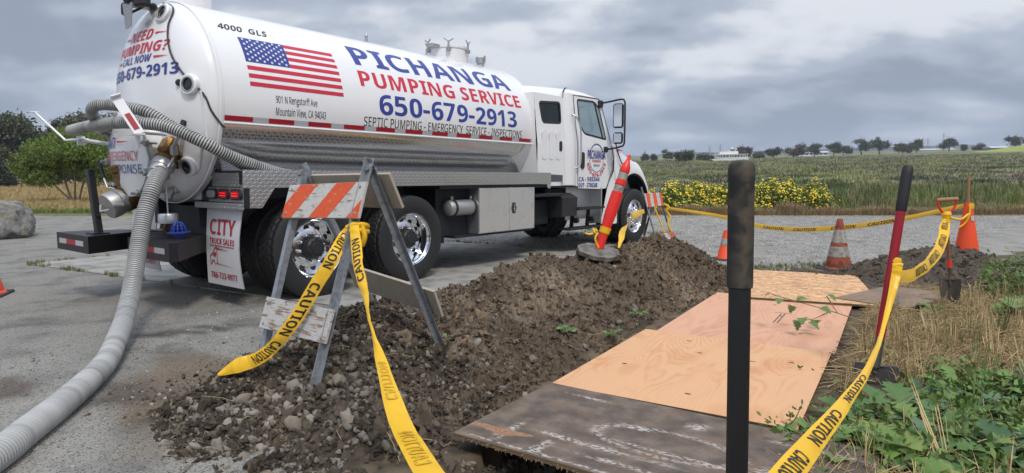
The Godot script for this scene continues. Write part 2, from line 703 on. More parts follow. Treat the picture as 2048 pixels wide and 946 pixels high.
func make_sky() -> PanoramaSkyMaterial:
	var w := 2304
	var h := 1152
	var big := FastNoiseLite.new()
	big.noise_type = FastNoiseLite.TYPE_SIMPLEX_SMOOTH
	big.frequency = 0.42
	big.fractal_octaves = 6
	big.fractal_gain = 0.52
	big.seed = 11
	big.domain_warp_enabled = true
	big.domain_warp_amplitude = 0.5
	big.domain_warp_frequency = 0.35
	var soft := FastNoiseLite.new()
	soft.frequency = 0.16
	soft.fractal_octaves = 3
	soft.seed = 5
	var wisp := FastNoiseLite.new()
	wisp.frequency = 1.1
	wisp.fractal_octaves = 5
	wisp.seed = 23
	var im := Image.create(w, h, false, Image.FORMAT_RGBF)
	var dark := Color(0.245, 0.285, 0.36)
	var mid := Color(0.36, 0.405, 0.49)
	var pale := Color(0.60, 0.63, 0.68)
	im.fill(mid)
	for y in h / 2 + 4:
		var el := (0.5 - (y + 0.5) / h) * PI
		for x in w:
			var c := mid
			if el > -0.02:
				var az := ((x + 0.5) / w - 0.5) * TAU
				var d := Vector3(sin(az) * cos(el), sin(el), -cos(az) * cos(el))
				var s := 1.0 / (maxf(d.y, 0.0) + 0.30)
				var p := Vector3(d.x * s, d.z * s, 0) * 2.3
				var n := big.get_noise_2d(p.x, p.y) * 0.85 + soft.get_noise_2d(p.x + 9, p.y * 1.4) * 0.75
				var t := clampf(0.47 + n * 1.05 + 0.42 * wisp.get_noise_2d(p.x * 0.9, p.y * 1.7), 0, 1)
				c = dark.lerp(mid, smoothstep(0.0, 0.5, t)).lerp(pale, smoothstep(0.45, 0.95, t))
				# blue-grey air low down
				c = c.lerp(Color(0.275, 0.335, 0.435), 0.75 * exp(-maxf(el, 0.0) * 15.0))
				c = c * (0.96 + 1.75 * smoothstep(0.28, 1.2, el))
			im.set_pixel(x, y, c)
	var m := PanoramaSkyMaterial.new()
	m.panorama = ImageTexture.create_from_image(im)
	return m


func _ready() -> void:
	rng.seed = 20240611
	zone_noise.noise_type = FastNoiseLite.TYPE_SIMPLEX_SMOOTH
	zone_noise.frequency = 0.09
	zone_noise.fractal_octaves = 4
	zone_noise.seed = 3
	lump_noise.noise_type = FastNoiseLite.TYPE_SIMPLEX_SMOOTH
	lump_noise.frequency = 1.0
	lump_noise.fractal_octaves = 5
	lump_noise.fractal_gain = 0.55
	# camera
	var cam := Camera3D.new()
	cam.name = "camera"
	cam.keep_aspect = Camera3D.KEEP_HEIGHT
	cam.fov = 39.845
	cam.near = 0.05
	cam.far = 6000
	var p := deg_to_rad(6.8165)
	var r := deg_to_rad(1.1933)
	var right := Vector3.RIGHT
	var fwd := Vector3(0, -sin(p), -cos(p))
	var up := Vector3(0, cos(p), -sin(p))
	cam.transform = Transform3D(Basis(right * cos(r) - up * sin(r), up * cos(r) + right * sin(r), -fwd), Vector3(0, 1.4, 0))
	add_child(cam)
	# sky, air, exposure
	var e := Environment.new()
	e.background_mode = Environment.BG_SKY
	e.sky = Sky.new()
	e.sky.sky_material = make_sky()
	e.background_energy_multiplier = 1.0
	e.tonemap_mode = Environment.TONE_MAPPER_LINEAR
	e.tonemap_exposure = 1.32
	e.fog_enabled = true
	e.fog_density = 0.0003
	e.fog_light_color = Color(0.76, 0.79, 0.84)
	e.sdfgi_enabled = true
	e.ssao_enabled = true
	e.ssil_enabled = true
	var we := WorldEnvironment.new()
	we.name = "environment"
	we.environment = e
	add_child(we)
	# a veiled sun, high and behind the left shoulder
	var sun := DirectionalLight3D.new()
	sun.name = "sun"
	sun.light_energy = 0.5
	sun.light_angular_distance = 12.0
	sun.light_color = Color(1.0, 0.965, 0.91)
	sun.shadow_enabled = true
	sun.look_at_from_position(Vector3(2.5, 9, 6.0), Vector3.ZERO)
	add_child(sun)
	make_materials()
	build_land()
	build_truck()
	build_works()
	build_plants()
	build_far()


func build_land() -> void:
	lot = P2([-60, -19.2, -14.8, -20.1, -6.1, -20.6, 5.4, -21.3, 16.8, -21.5, 40, -22.5, 60, -19, 26, -17.5, 14, -14.6, 9.2, -11.4, 6.6, -9.6, 3.4, -8.75, 2.4, -8.2, 1.4, -6.6, 0.5, -5.3, -0.1, -4.2, -0.8, -3.0, -1.0, -1.6, -0.9, 6, -60, 6])
	var gm := vmat("earth", 0.95)
	gm.albedo_texture = noise_tex(0.012, [0.0, Color(0.5, 0.5, 0.48), 0.5, Color(0.92, 0.92, 0.9), 1.0, Color(1.3, 1.28, 1.25)], 512, FastNoiseLite.TYPE_SIMPLEX_SMOOTH, 6, 41)
	gm.uv1_scale = Vector3(0.7, 0.7, 1)
	var gy := func(x: float, z: float) -> float:
		var y := ground_y(x, z)
		if z > -9.0 and z < 0.5 and x > -3.0 and x < 6.0:
			y -= trench(x, z)
			y += 0.015 * lump_noise.get_noise_2d(x * 2.5, z * 2.5)
		return y
	tag(struct("ground", sheet(steps(-1500, -7, 8, 1500, 0.09, 1.14), steps(-2500, -11, -0.5, 60, 0.09, 1.12), gy, ground_color), gm), "open ground of bare soil, dry grass field and marsh")
	# paved lot: worn, gritty asphalt
	var am := vmat("asphalt", 0.92)
	var grit := RandomNumberGenerator.new()
	grit.seed = 8
	var im := Image.create(1024, 1024, false, Image.FORMAT_RGBA8)
	im.fill(Color(0.84, 0.835, 0.82))
	for k in 60000:
		var v := grit.randf_range(0.5, 1.0) if grit.randf() < 0.75 else grit.randf_range(0.3, 0.55)
		var s := grit.randi_range(1, 4)
		im.fill_rect(Rect2i(grit.randi_range(0, 1020), grit.randi_range(0, 1020), s, maxi(1, s - grit.randi_range(0, 1))), Color(v, v * 0.985, v * 0.95))
	am.albedo_texture = ImageTexture.create_from_image(im)
	am.uv1_scale = Vector3(0.55, 0.55, 1)
	var bm: Image = im.duplicate()
	bm.bump_map_to_normal_map(3.0)
	am.normal_enabled = true
	am.normal_texture = ImageTexture.create_from_image(bm)
	am.normal_scale = 0.8
	am.detail_enabled = true
	am.detail_blend_mode = BaseMaterial3D.BLEND_MODE_MUL
	am.detail_albedo = noise_tex(0.006, [0.0, Color(0.72, 0.72, 0.72), 0.5, Color(0.95, 0.95, 0.94), 1.0, Color(1, 0.99, 0.97)], 512, FastNoiseLite.TYPE_SIMPLEX_SMOOTH, 6, 43)
	var edge := func(x: float, z: float) -> float:
		var d := lot_inside(x, z) + 0.22 * lump_noise.get_noise_2d(x * 1.7, z * 1.7)
		return ground_y(x, z) + clampf(d * 0.12, -0.08, 0.008) - (0.5 * trench(x, z) if x > -1.0 else 0.0)
	var near := func(x: float, z: float) -> bool: return lot_inside(x, z) > -0.7
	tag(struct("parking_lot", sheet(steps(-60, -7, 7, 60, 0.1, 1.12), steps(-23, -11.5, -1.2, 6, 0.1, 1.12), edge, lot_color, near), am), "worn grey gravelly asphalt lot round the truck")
	# concrete slab under the truck
	var cm := mat("concrete", lin(0.30, 0.29, 0.27), 0.9)
	cm.albedo_texture = noise_tex(0.01, [0.0, Color(0.72, 0.71, 0.69), 0.5, Color(0.95, 0.95, 0.94), 1.0, Color(1.1, 1.09, 1.06)], 512, FastNoiseLite.TYPE_SIMPLEX_SMOOTH, 6, 45)
	tri_map(cm, 0.5, true)
	var sl := Shape.new()
	var q := [Vector2(-6.76, -9.01), Vector2(-4.09, -7.5), Vector2(-0.4, -5.4), Vector2(2.4, -7.9), Vector2(0.93, -11.0), Vector2(-1.2, -12.27), Vector2(-6.1, -10.1)]
	var cen := Vector2(-2.2, -9.0)
	for k in q.size():
		var a: Vector2 = q[k]
		var b: Vector2 = q[(k + 1) % q.size()]
		sl.tri(V(cen.x, ground_y(cen.x, cen.y) + 0.021, cen.y), V(a.x, ground_y(a.x, a.y) + 0.021, a.y), V(b.x, ground_y(b.x, b.y) + 0.021, b.y))
		sl.quad(V(a.x, ground_y(a.x, a.y) - 0.1, a.y), V(b.x, ground_y(b.x, b.y) - 0.1, b.y), V(b.x, ground_y(b.x, b.y) + 0.021, b.y), V(a.x, ground_y(a.x, a.y) + 0.021, a.y))
	tag(struct("concrete_slab", sl, cm), "pale concrete slab set in the asphalt under the truck")


# ---------- the pump truck; its own axes: x ahead, y up, z to its right ----------
const TANK_Y := 1.975
const TANK_R := 0.99
const TANK_X0 := -0.853
const TANK_X1 := 4.1

var truck: Node3D


func on_tank(x: float, s: float, out := 0.0) -> Vector3:   # s: arc length up from the side
	var a := s / TANK_R
	return V(x, TANK_Y + (TANK_R + out) * sin(a), (TANK_R + out) * cos(a))


func on_head(y: float, z: float, out := 0.0) -> Vector3:
	var q := clampf(1.0 - Vector2(y - TANK_Y, z).length_squared() / (TANK_R * TANK_R), 0.0, 1.0)
	return V(TANK_X0 - 0.33 * sqrt(q) - out, y, z)


func tank_print(called: String, text: String, m: Material, x0: float, x1: float, s0: float, s1: float, bold := true, slant := 0.0, face := "Droid Sans") -> void:
	var s := Shape.new()
	lay(s, glyph_tris(text, face, bold), func(u: float, v: float) -> Vector3: return on_tank(lerpf(x0, x1, u) + slant * v, lerpf(s0, s1, v), 0.003), Vector2(9, 0.08 / (s1 - s0)))
	part(truck, called, s, m)


func head_print(called: String, text: String, m: Material, z0: float, z1: float, y0: float, y1: float, bold := true, slant := 0.0) -> void:
	var s := Shape.new()
	lay(s, glyph_tris(text, "Droid Sans", bold), func(u: float, v: float) -> Vector3: return on_head(lerpf(y0, y1, v), lerpf(z0, z1, u) + slant * v, 0.005), Vector2(0.06 / (z1 - z0), 0.08 / (y1 - y0)))
	part(truck, called, s, m)


func plane_print(parent: Node, called: String, text: String, m: Material, o: Vector3, ux: Vector3, vy: Vector3, bold := true) -> void:
	var s := Shape.new()
	lay(s, glyph_tris(text, "Droid Sans", bold), func(u: float, v: float) -> Vector3: return o + ux * u + vy * v)
	part(parent, called, s, m)


func dash(called: String, z0: float, z1: float, y: float, h: float, m: Material) -> void:   # a tapering printed dash on the rear head
	var s := Shape.new()
	lay(s, P2([0, -0.5, 1, 0.0, 0, 0.5]), func(u: float, v: float) -> Vector3: return on_head(y + v * h, lerpf(z0, z1, u), 0.005), Vector2(0.3, 9))
	part(truck, called, s, m)


func side_text_arc(parent: Node, called: String, text: String, m: Material, c: Vector3, r0: float, r1: float, a0: float, a1: float) -> void:
	var s := Shape.new()
	lay(s, glyph_tris(text, "Droid Sans", true), func(u: float, v: float) -> Vector3:
		var a := lerpf(a0, a1, u)
		var r := lerpf(r0, r1, v)
		return c + V(cos(a) * r, sin(a) * r, 0), Vector2(0.05, 9))
	part(parent, called, s, m)


func make_wheel(called: String, at: Vector3, outward: float, style: String) -> Node3D:
	var w := Node3D.new()
	w.name = numbered(truck, called)
	truck.add_child(w)
	w.position = at
	if outward < 0:
		w.rotation.y = PI
	if not mats.has("tyre_mesh"):
		var s := Shape.new()
		var zx := Transform3D(Basis(V(1, 0, 0), V(0, 0, 1), V(0, -1, 0)), Vector3.ZERO)   # lathe axis along +z
		s.lathe([Vector2(0.29, 0.09), Vector2(0.30, 0.125), Vector2(0.33, 0.138), Vector2(0.38, 0.146), Vector2(0.42, 0.147), Vector2(0.46, 0.142), Vector2(0.49, 0.134), Vector2(0.505, 0.126)], 56, zx)
		s.lathe([Vector2(0.505, -0.126), Vector2(0.49, -0.134), Vector2(0.46, -0.142), Vector2(0.42, -0.147), Vector2(0.38, -0.146), Vector2(0.33, -0.138), Vector2(0.30, -0.125), Vector2(0.29, -0.09)], 56, zx)
		var zs := [-0.126, -0.12, -0.085, -0.081, -0.069, -0.065, -0.045, -0.033, -0.029, -0.015, -0.0035, 0.0035, 0.015, 0.029, 0.033, 0.045, 0.065, 0.069, 0.081, 0.085, 0.12, 0.126]
		var n := 252
		s.grid(n, zs.size() - 1, func(i: int, j: int) -> Vector3:
			var z: float = zs[zs.size() - 1 - j]
			var r := 0.518 - z * z * 0.6
			var az := absf(z)
			var k := (i + (0 if z > 0 else 3)) % 6
			var rib := 0 if az < 0.03 else (1 if az < 0.075 else 2)
			var groove := (az > 0.030 and az < 0.032) or (az > 0.066 and az < 0.084) or az < 0.002
			if (az > 0.0285 and az < 0.0335 and (i / 2) % 2 == 0) or (k == rib * 2 and az < 0.125) or groove and az > 0.06:
				r -= 0.013
			if az > 0.1255:
				r = 0.505
			var a := TAU * i / n
			return V(cos(a) * r, sin(a) * r, z))
		mats.tyre_mesh = s.mesh()
		# deep dish of a rear wheel; the outer face at z = 0.13
		var d := Shape.new()
		d.lathe([Vector2(0.115, -0.02), Vector2(0.115, 0.0), Vector2(0.17, 0.0), Vector2(0.235, -0.012), Vector2(0.262, -0.02), Vector2(0.272, 0.0), Vector2(0.274, 0.085), Vector2(0.283, 0.105), Vector2(0.296, 0.116), Vector2(0.302, 0.124), Vector2(0.308, 0.132), Vector2(0.312, 0.126), Vector2(0.306, 0.11)].map(func(q: Vector2) -> Vector2: return q), 64, Transform3D(zx.basis, Vector3.ZERO))
		mats.rim_rear = d.mesh()
		var fr := Shape.new()
		fr.lathe([Vector2(0.312, 0.11), Vector2(0.312, 0.128), Vector2(0.305, 0.134), Vector2(0.296, 0.118), Vector2(0.285, 0.09), Vector2(0.272, 0.072), Vector2(0.262, 0.076), Vector2(0.235, 0.105), Vector2(0.205, 0.12), Vector2(0.165, 0.124), Vector2(0.10, 0.124), Vector2(0.0, 0.124)], 64, zx)
		mats.rim_front = fr.mesh()
		var hub := Shape.new()
		hub.lathe([Vector2(0.118, -0.02), Vector2(0.118, 0.045), Vector2(0.108, 0.06), Vector2(0.108, 0.095), Vector2(0.09, 0.112), Vector2(0.06, 0.115), Vector2(0.055, 0.125), Vector2(0, 0.125)], 24, zx)
		for k in 10:
			var a := TAU * (k + 0.5) / 10
			hub.lathe([Vector2(0.013, 0.09), Vector2(0.013, 0.118), Vector2(0, 0.118)], 6, zx.translated(V(cos(a) * 0.088, sin(a) * 0.088, 0)))
		mats.hub_rear = hub.mesh()
		var hf := Shape.new()
		hf.lathe([Vector2(0.112, 0.12), Vector2(0.112, 0.15), Vector2(0.10, 0.165), Vector2(0.085, 0.20), Vector2(0.06, 0.215), Vector2(0.0, 0.22)], 24, zx)
		mats.hub_front = hf.mesh()
		var nut := Shape.new()
		nut.lathe([Vector2(0.019, 0.0), Vector2(0.019, 0.02), Vector2(0.015, 0.045), Vector2(0.006, 0.052), Vector2(0, 0.052)], 8, zx)
		mats.nut = nut.mesh()
		var hole := Shape.new()
		hole.lathe([Vector2(0.031, -0.002), Vector2(0.031, 0.002), Vector2(0.027, 0.004), Vector2(0.026, 0.0015), Vector2(0, 0.0015)], 16, zx)
		mats.hole = hole.mesh()
	part(w, "tyre", mats.tyre_mesh, mats.tyre_wall)
	if style == "inner":
		return w
	part(w, "rim", mats.rim_rear if style == "rear" else mats.rim_front, mats.chrome)
	part(w, "hub", mats.hub_rear if style == "rear" else mats.hub_front, mats.black_plastic if style == "rear" else mats.chrome)
	for k in 10:
		var a := TAU * k / 10 + 0.17
		var o := part(w, "lug_nut", mats.nut, mats.chrome)
		o.position = V(cos(a) * 0.145, sin(a) * 0.145, 0.0 if style == "rear" else 0.122)
		if k % 2 == 0 or style == "rear":
			var h := part(w, "hand_hole", mats.hole, mats.black_plastic)
			var b := a + 0.314
			h.position = V(cos(b) * 0.212, sin(b) * 0.212, -0.006 if style == "rear" else 0.119)
			h.rotation = Vector3.ZERO
			h.basis = Basis(V(cos(b), sin(b), 0).cross(V(0, 0, 1)).normalized(), 0.13 if style == "rear" else -0.2)
	return w


func reflector(parent: Node, o: Vector3, ux: Vector3, vy: Vector3, widths: Array, red_first: bool) -> void:
	var at := 0.0
	var red := red_first
	for w: float in widths:
		var s := Shape.new()
		var n := ux.normalized().cross(vy.normalized())
		var a := o + ux * at
		s.box(a + ux * w / 2 + vy / 2, V(ux.length() * w, vy.length(), 0.004), Basis(ux.normalized(), vy.normalized(), n))
		part(parent, "red_reflector" if red else "silver_reflector", s, mats.reflector_red if red else mats.reflector_silver)
		at += w
		red = not red


func hose_mesh(pts: Array, r: float, pitch: float, dark: Color, lightc: Color, fade = null) -> Shape:
	# a ribbed hose: pale ribs and darker grooves, in rings along the path
	var path := curve(pts, pitch / 4.0)
	var rr := []
	for i in path.size():
		rr.append(r * [0.93, 1.0, 1.0, 0.93][i % 4])
	var s := Shape.new()
	s.tube(path, rr, 18, true, func(i: int) -> Color:
		var c: Color = dark if i % 4 == 0 or i % 4 == 3 else lightc
		if fade != null:
			c = c.lerp(Color(0.40, 0.40, 0.39), fade.call(float(i) / path.size()))
		return c * (1.0 - 0.55 * maxf(0.0, zone_noise.get_noise_2d(i * 0.35, path.size())) - 0.12 * zone_noise.get_noise_1d(i * 2.0)))
	return s


func build_truck() -> void:
	truck = thing("pump_truck", "white vacuum tank truck parked beside the dirt heap", "truck")
	truck.transform = Transform3D(Basis(V(0.6113, -0.0353, -0.7906), V(0.0247, 0.9994, -0.0255), V(0.7910, -0.0039, 0.6118)).orthonormalized(), V(-2.9463, 0.0133, -7.3406))
	var white: Material = mats.white_paint
	# tank: barrel with two dished heads
	var tank := Shape.new()
	var along := Transform3D(Basis(V(0, 0, 1), V(1, 0, 0), V(0, 1, 0)), V(0, TANK_Y, 0))   # lathe axis along +x
	var prof := []
	for k in 13:
		var a := PI / 2 * k / 12.0
		prof.append(Vector2(TANK_R * sin(a), TANK_X0 - 0.33 * cos(a)))
	prof.append(Vector2(TANK_R, TANK_X1))
	for k in range(1, 13):
		var a := PI / 2 * k / 12.0
		prof.append(Vector2(TANK_R * cos(a), TANK_X1 + 0.30 * sin(a)))
	tank.lathe(prof, 96, along)
	var tank_o := part(truck, "tank", tank, white)
	var ring := Shape.new()
	ring.lathe([Vector2(TANK_R, -0.88), Vector2(TANK_R + 0.012, -0.872), Vector2(TANK_R + 0.014, -0.855), Vector2(TANK_R + 0.010, -0.84), Vector2(TANK_R, -0.835)], 96, along)
	part(tank_o, "seam_ring", ring, white)
	# top fittings
	var hatch := Shape.new()
	var top := V(3.22, TANK_Y + TANK_R - 0.09, 0)
	hatch.lathe([Vector2(0.30, 0.0), Vector2(0.30, 0.235), Vector2(0.315, 0.24), Vector2(0.315, 0.262), Vector2(0.25, 0.285), Vector2(0.0, 0.31)], 40, Transform3D(Basis(), top))
	var hatch_o := part(truck, "top_hatch", hatch, white)
	for k in 6:
		var a := TAU * k / 6 + 0.25
		var w := Shape.new()
		var c := top + V(cos(a) * 0.335, 0.27, sin(a) * 0.335)
		w.tube([c - V(0, 0.10, 0), c + V(0, 0.05, 0)], 0.014, 8)
		w.tube([c + V(0, 0.04, 0), c + V(-sin(a) * 0.07, 0.085, cos(a) * 0.07)], 0.011, 6)
		w.tube([c + V(0, 0.04, 0), c - V(-sin(a) * 0.07, -0.085, cos(a) * 0.07)], 0.011, 6)
		w.box(c - V(0, 0.07, 0), V(0.05, 0.05, 0.05))
		part(hatch_o, "wing_bolt", w, mats.cast_alu)
	var hinge := Shape.new()
	hinge.box(top + V(-0.36, 0.25, 0.05), V(0.16, 0.05, 0.14), Basis(), 0.01)
	part(hatch_o, "hinge", hinge, mats.cast_alu)
	var vent := Shape.new()
	vent.lathe([Vector2(0.058, -0.1), Vector2(0.058, 0.06), Vector2(0.07, 0.065), Vector2(0.07, 0.11), Vector2(0.062, 0.115), Vector2(0.062, 0.15), Vector2(0, 0.155)], 20, Transform3D(Basis(), V(3.98, TANK_Y + TANK_R, 0)))
	vent.box(V(3.98, TANK_Y + TANK_R + 0.13, 0.085), V(0.02, 0.09, 0.02))
	vent.box(V(3.98, TANK_Y + TANK_R + 0.13, -0.085), V(0.02, 0.09, 0.02))
	part(truck, "top_coupling", vent, mats.cast_alu)
	var rel := Shape.new()
	rel.lathe([Vector2(0.03, -0.05), Vector2(0.03, 0.04), Vector2(0.018, 0.045), Vector2(0.018, 0.10), Vector2(0.028, 0.105), Vector2(0.01, 0.14), Vector2(0, 0.14)], 12, Transform3D(Basis(), V(1.68, TANK_Y + TANK_R, 0)))
	part(truck, "relief_valve", rel, mats.cast_alu)
	var trap := Shape.new()
	trap.lathe([Vector2(0.21, -0.1), Vector2(0.21, 0.42), Vector2(0.19, 0.46), Vector2(0, 0.47)], 32, Transform3D(Basis(), V(-0.62, TANK_Y + TANK_R, 0)))
	part(truck, "overflow_trap", trap, white)
	# bright work round the lower half
	var skirt := Shape.new()
	skirt.grid(1, 26, func(i: int, j: int) -> Vector3: return on_tank(-0.838 + 4.94 * (1 - i) , lerpf(-0.232, -0.80, j / 26.0), 0.006), Vector2(4.94, 0.57 / 26))
	part(truck, "skirt_plate", skirt, mats.tread_plate)
	var bead := Shape.new()
	bead.tube([on_tank(-0.84, -0.228, 0.008), on_tank(4.1, -0.228, 0.008)], 0.013, 8)
	part(truck, "skirt_bead", bead, white)
	var strip := Node3D.new()
	strip.name = "reflective_strip"
	truck.add_child(strip)
	var x := -0.83
	var red := true
	while x < 4.09:
		var w := 0.286 if red else 0.165
		var x1 := minf(x + w, 4.1)
		var s := Shape.new()
		s.grid(1, 2, func(i: int, j: int) -> Vector3: return on_tank(x1 if i == 0 else x, lerpf(-0.158, -0.207, j / 2.0), 0.0045))
		part(strip, "red_segment" if red else "silver_segment", s, mats.reflector_red if red else mats.reflector_silver)
		x = x1 + 0.001
		red = not red
	# lettering on the side
	tank_print("company_lettering", "PICHANGA", mats.letter_blue, 0.82, 3.70, 0.565, 0.872)
	tank_print("service_lettering", "PUMPING SERVICE", mats.letter_red, 0.80, 3.79, 0.292, 0.484)
	tank_print("phone_lettering", "650-679-2913", mats.letter_blue, 1.03, 3.63, -0.016, 0.221)
	tank_print("trade_lettering", "SEPTIC PUMPING - EMERGENCY  SERVICE - INSPECTIONS", mats.letter_black, 0.80, 3.755, -0.157, -0.052, false)
	tank_print("capacity_lettering", "4000  GLS", mats.letter_black, -0.725, -0.21, 0.747, 0.84, true, 0.03)
	tank_print("address_lettering", "901 N Rengstorff Ave", mats.letter_black, -0.30, 0.182, -0.022, 0.076, false)
	tank_print("town_lettering", "Mountain View, CA 94043", mats.letter_black, -0.302, 0.288, -0.134, -0.043, false)
	# flag
	var flag := Node3D.new()
	flag.name = "flag_print"
	truck.add_child(flag)
	var fx0 := -0.563
	var fx1 := 0.53
	var fs0 := 0.139
	var sh := 0.525 / 13
	var canton := Shape.new()
	canton.grid(1, 6, func(i: int, j: int) -> Vector3: return on_tank(-0.08 if i == 0 else fx0, lerpf(fs0 + 13 * sh, fs0 + 6 * sh, j / 6.0), 0.003))
	part(flag, "canton", canton, mats.letter_blue)
	for k in range(0, 13, 2):
		var s := Shape.new()
		var a := -0.079 if k > 5 else fx0
		s.grid(1, 2, func(i: int, j: int) -> Vector3: return on_tank(fx1 if i == 0 else a, fs0 + sh * (k + 1 - j * 0.5), 0.003))
		part(flag, "red_stripe", s, mats.letter_red)
	for row in 9:
		for col in (6 if row % 2 == 0 else 5):
			var c := Vector2(fx0 + 0.483 * (col * 2 + 1 + row % 2) / 12.0, fs0 + sh * (6 + 7.0 * (row + 0.75) / 9.5))
			var s := Shape.new()
			for q in 5:
				var p := []
				for w in [-0.2, 0.0, 0.2]:
					var a: float = PI / 2 + TAU * (q + w * 2.5) / 5
					p.append(c + Vector2(cos(a), sin(a)) * (0.0185 if w == 0.0 else 0.0074))
				for t in [[p[0], p[1], p[2]], [p[0], p[2], c]]:
					var tt: Array = t
					if (tt[1] - tt[0]).cross(tt[2] - tt[0]) < 0:
						tt = [tt[0], tt[2], tt[1]]
					s.tri(on_tank(tt[0].x, tt[0].y, 0.0055), on_tank(tt[1].x, tt[1].y, 0.0055), on_tank(tt[2].x, tt[2].y, 0.0055))
			part(flag, "star", s, mats.letter_white)
	rear_of_truck()
	under_truck()
	cab_of_truck()


func rear_of_truck() -> void:
	var white: Material = mats.white_paint
	head_print("slogan_lettering", "NEED", mats.letter_red, -0.235, 0.215, 2.555, 2.655, true, 0.03)
	head_print("slogan_lettering", "PUMPING?", mats.letter_red, -0.53, 0.49, 2.425, 2.525, true, 0.03)
	head_print("slogan_lettering", "CALL NOW", mats.letter_blue, -0.385, 0.255, 2.337, 2.41, true, 0.02)
	head_print("slogan_phone", "650-679-2913", mats.letter_blue, -0.665, 0.67, 2.19, 2.302)
	dash("slogan_dash", 0.27, 0.46, 2.605, 0.018, mats.letter_red)
	dash("slogan_dash", 0.31, 0.53, 2.372, 0.022, mats.letter_red)
	dash("slogan_dash", -0.27, -0.45, 2.60, 0.018, mats.letter_red)
	dash("slogan_dash", -0.42, -0.60, 2.372, 0.022, mats.letter_red)
	# rear manway
	var mw := Shape.new()
	var c := V(0, 1.475, 0.02)
	var back := Transform3D(Basis(V(0, 0, 1), V(-1, 0, 0), V(0, -1, 0)), c)   # lathe axis along -x
	mw.lathe([Vector2(0.395, 0.9), Vector2(0.395, 1.24), Vector2(0.42, 1.245), Vector2(0.42, 1.27)], 56, back)
	var mo := part(truck, "rear_manway", mw, white)
	var lid := Shape.new()
	lid.lathe([Vector2(0.425, 1.272), Vector2(0.425, 1.292), Vector2(0.41, 1.30), Vector2(0.3, 1.33), Vector2(0.15, 1.345), Vector2(0.0, 1.35)], 56, back)
	part(mo, "lid", lid, white)
	for k in 10:
		var a := TAU * (k + 0.3) / 10
		var b := Shape.new()
		var q := c + V(-1.27, sin(a) * 0.44, cos(a) * 0.44)
		b.tube([q + V(0.06, 0, 0), q - V(0.10, 0, 0)], 0.013, 8)
		b.box(q - V(0.04, 0, 0), V(0.05, 0.06, 0.05), Basis(V(1, 0, 0), a), 0.008)
		part(mo, "clamp_bolt", b, mats.cast_alu)
	var ln := func(y: float, z: float) -> Vector3:
		var r := Vector2(y - c.y, z - c.z).length()
		return V(-1.354 + r * r * 0.24, y, z)
	for q in [["24/7", mats.letter_blue, -0.34, -0.09, 1.515, 1.62], ["EMERGENCY", mats.letter_red, -0.36, 0.34, 1.395, 1.485], ["RESPONSE", mats.letter_blue, -0.30, 0.38, 1.275, 1.36]]:
		var s := Shape.new()
		lay(s, glyph_tris(q[0], "Droid Sans", q[0] == "24/7"), func(u: float, v: float) -> Vector3: return ln.call(lerpf(q[4], q[5], v), lerpf(q[2], q[3], u)) - V(0.006, 0, 0), Vector2(0.1, 0.5))
		part(mo, "lettering", s, q[1])
	var ds := Shape.new()
	lay(ds, P2([0, -0.5, 1, 0, 0, 0.5]), func(u: float, v: float) -> Vector3: return ln.call(1.575 + v * 0.022, lerpf(-0.05, 0.19, u)) - V(0.006, 0, 0), Vector2(0.3, 9))
	part(mo, "dash", ds, mats.letter_red)
	var dav := Shape.new()
	dav.tube([c + V(-1.28, 0.34, 0.27), c + V(-1.31, 0.10, 0.43), c + V(-1.28, -0.1, 0.44)], 0.012, 6)
	part(mo, "hinge_rod", dav, mats.cast_alu)
	# saddle plate under the rear head
	var sad := Shape.new()
	sad.box(V(-0.79, 1.13, 0), V(0.03, 0.22, 0.96))
	part(truck, "saddle_plate", sad, white)
	# sight glasses
	for q in [[2.083, 0.80, 0.05], [2.79, 0.30, 0.05], [1.345, 0.62, 0.05]]:
		var at := on_head(q[0], q[1])
		var nrm := V(-1, (q[0] - TANK_Y) * 0.45, q[1] * 0.45).normalized()
		var xf := Transform3D(basis_to(nrm), at)
		var s := Shape.new()
		s.lathe([Vector2(0.095, -0.04), Vector2(0.095, 0.03), Vector2(0.085, 0.04), Vector2(0.068, 0.04), Vector2(0.068, 0.02)], 28, xf)
		var so := part(truck, "sight_glass", s, white)
		var gsh := Shape.new()
		gsh.lathe([Vector2(0.068, 0.02), Vector2(0.06, 0.028), Vector2(0.05, 0.03), Vector2(0.0, 0.032)], 24, xf)
		part(so, "pane", gsh, mats.dark_glass)
		var rg := Shape.new()
		rg.lathe([Vector2(0.07, 0.03), Vector2(0.072, 0.044), Vector2(0.06, 0.046), Vector2(0.056, 0.034)], 24, xf)
		part(so, "bezel", rg, mats.cast_alu)
		var kb := Shape.new()
		var kp := at + nrm * 0.05 + V(0, 0.02 if q[0] < 2.5 else 0.06, -0.135)
		kb.tube([kp, kp + V(0, 0, 0.05)], 0.012, 8)
		kb.lathe([Vector2(0.0, -0.02), Vector2(0.03, -0.015), Vector2(0.034, 0.0), Vector2(0.03, 0.015), Vector2(0.0, 0.02)], 10, Transform3D(basis_to(V(0, 0, 1)), kp))
		part(so, "knob", kb, mats.black_plastic)
	# bracket and work lamps at the top
	var br := Shape.new()
	var px := Transform3D(Basis(V(0, 0, 1), V(0, 1, 0), V(-1, 0, 0)), V(-1.22, 2.785, 0.02))
	br.prism(P2([-0.07, -0.13, 0.05, -0.12, 0.10, 0.10, -0.115, 0.11]), 0, 0.006, px)
	br.box(V(-1.10, 2.88, 0.02), V(0.24, 0.006, 0.2))
	part(truck, "lamp_bracket", br, mats.tread_dull)
	for q in [[0.17, 2.90, 0.3], [-0.17, 2.87, -0.35]]:
		var s := Shape.new()
		s.box(V(-1.16, q[1], q[0]), V(0.09, 0.10, 0.15), Basis(V(0, 1, 0), q[2]), 0.015)
		s.tube([V(-1.13, q[1] - 0.03, q[0]), V(-1.1, 2.87, 0.02)], 0.012, 6)
		part(truck, "work_lamp", s, mats.black_plastic)
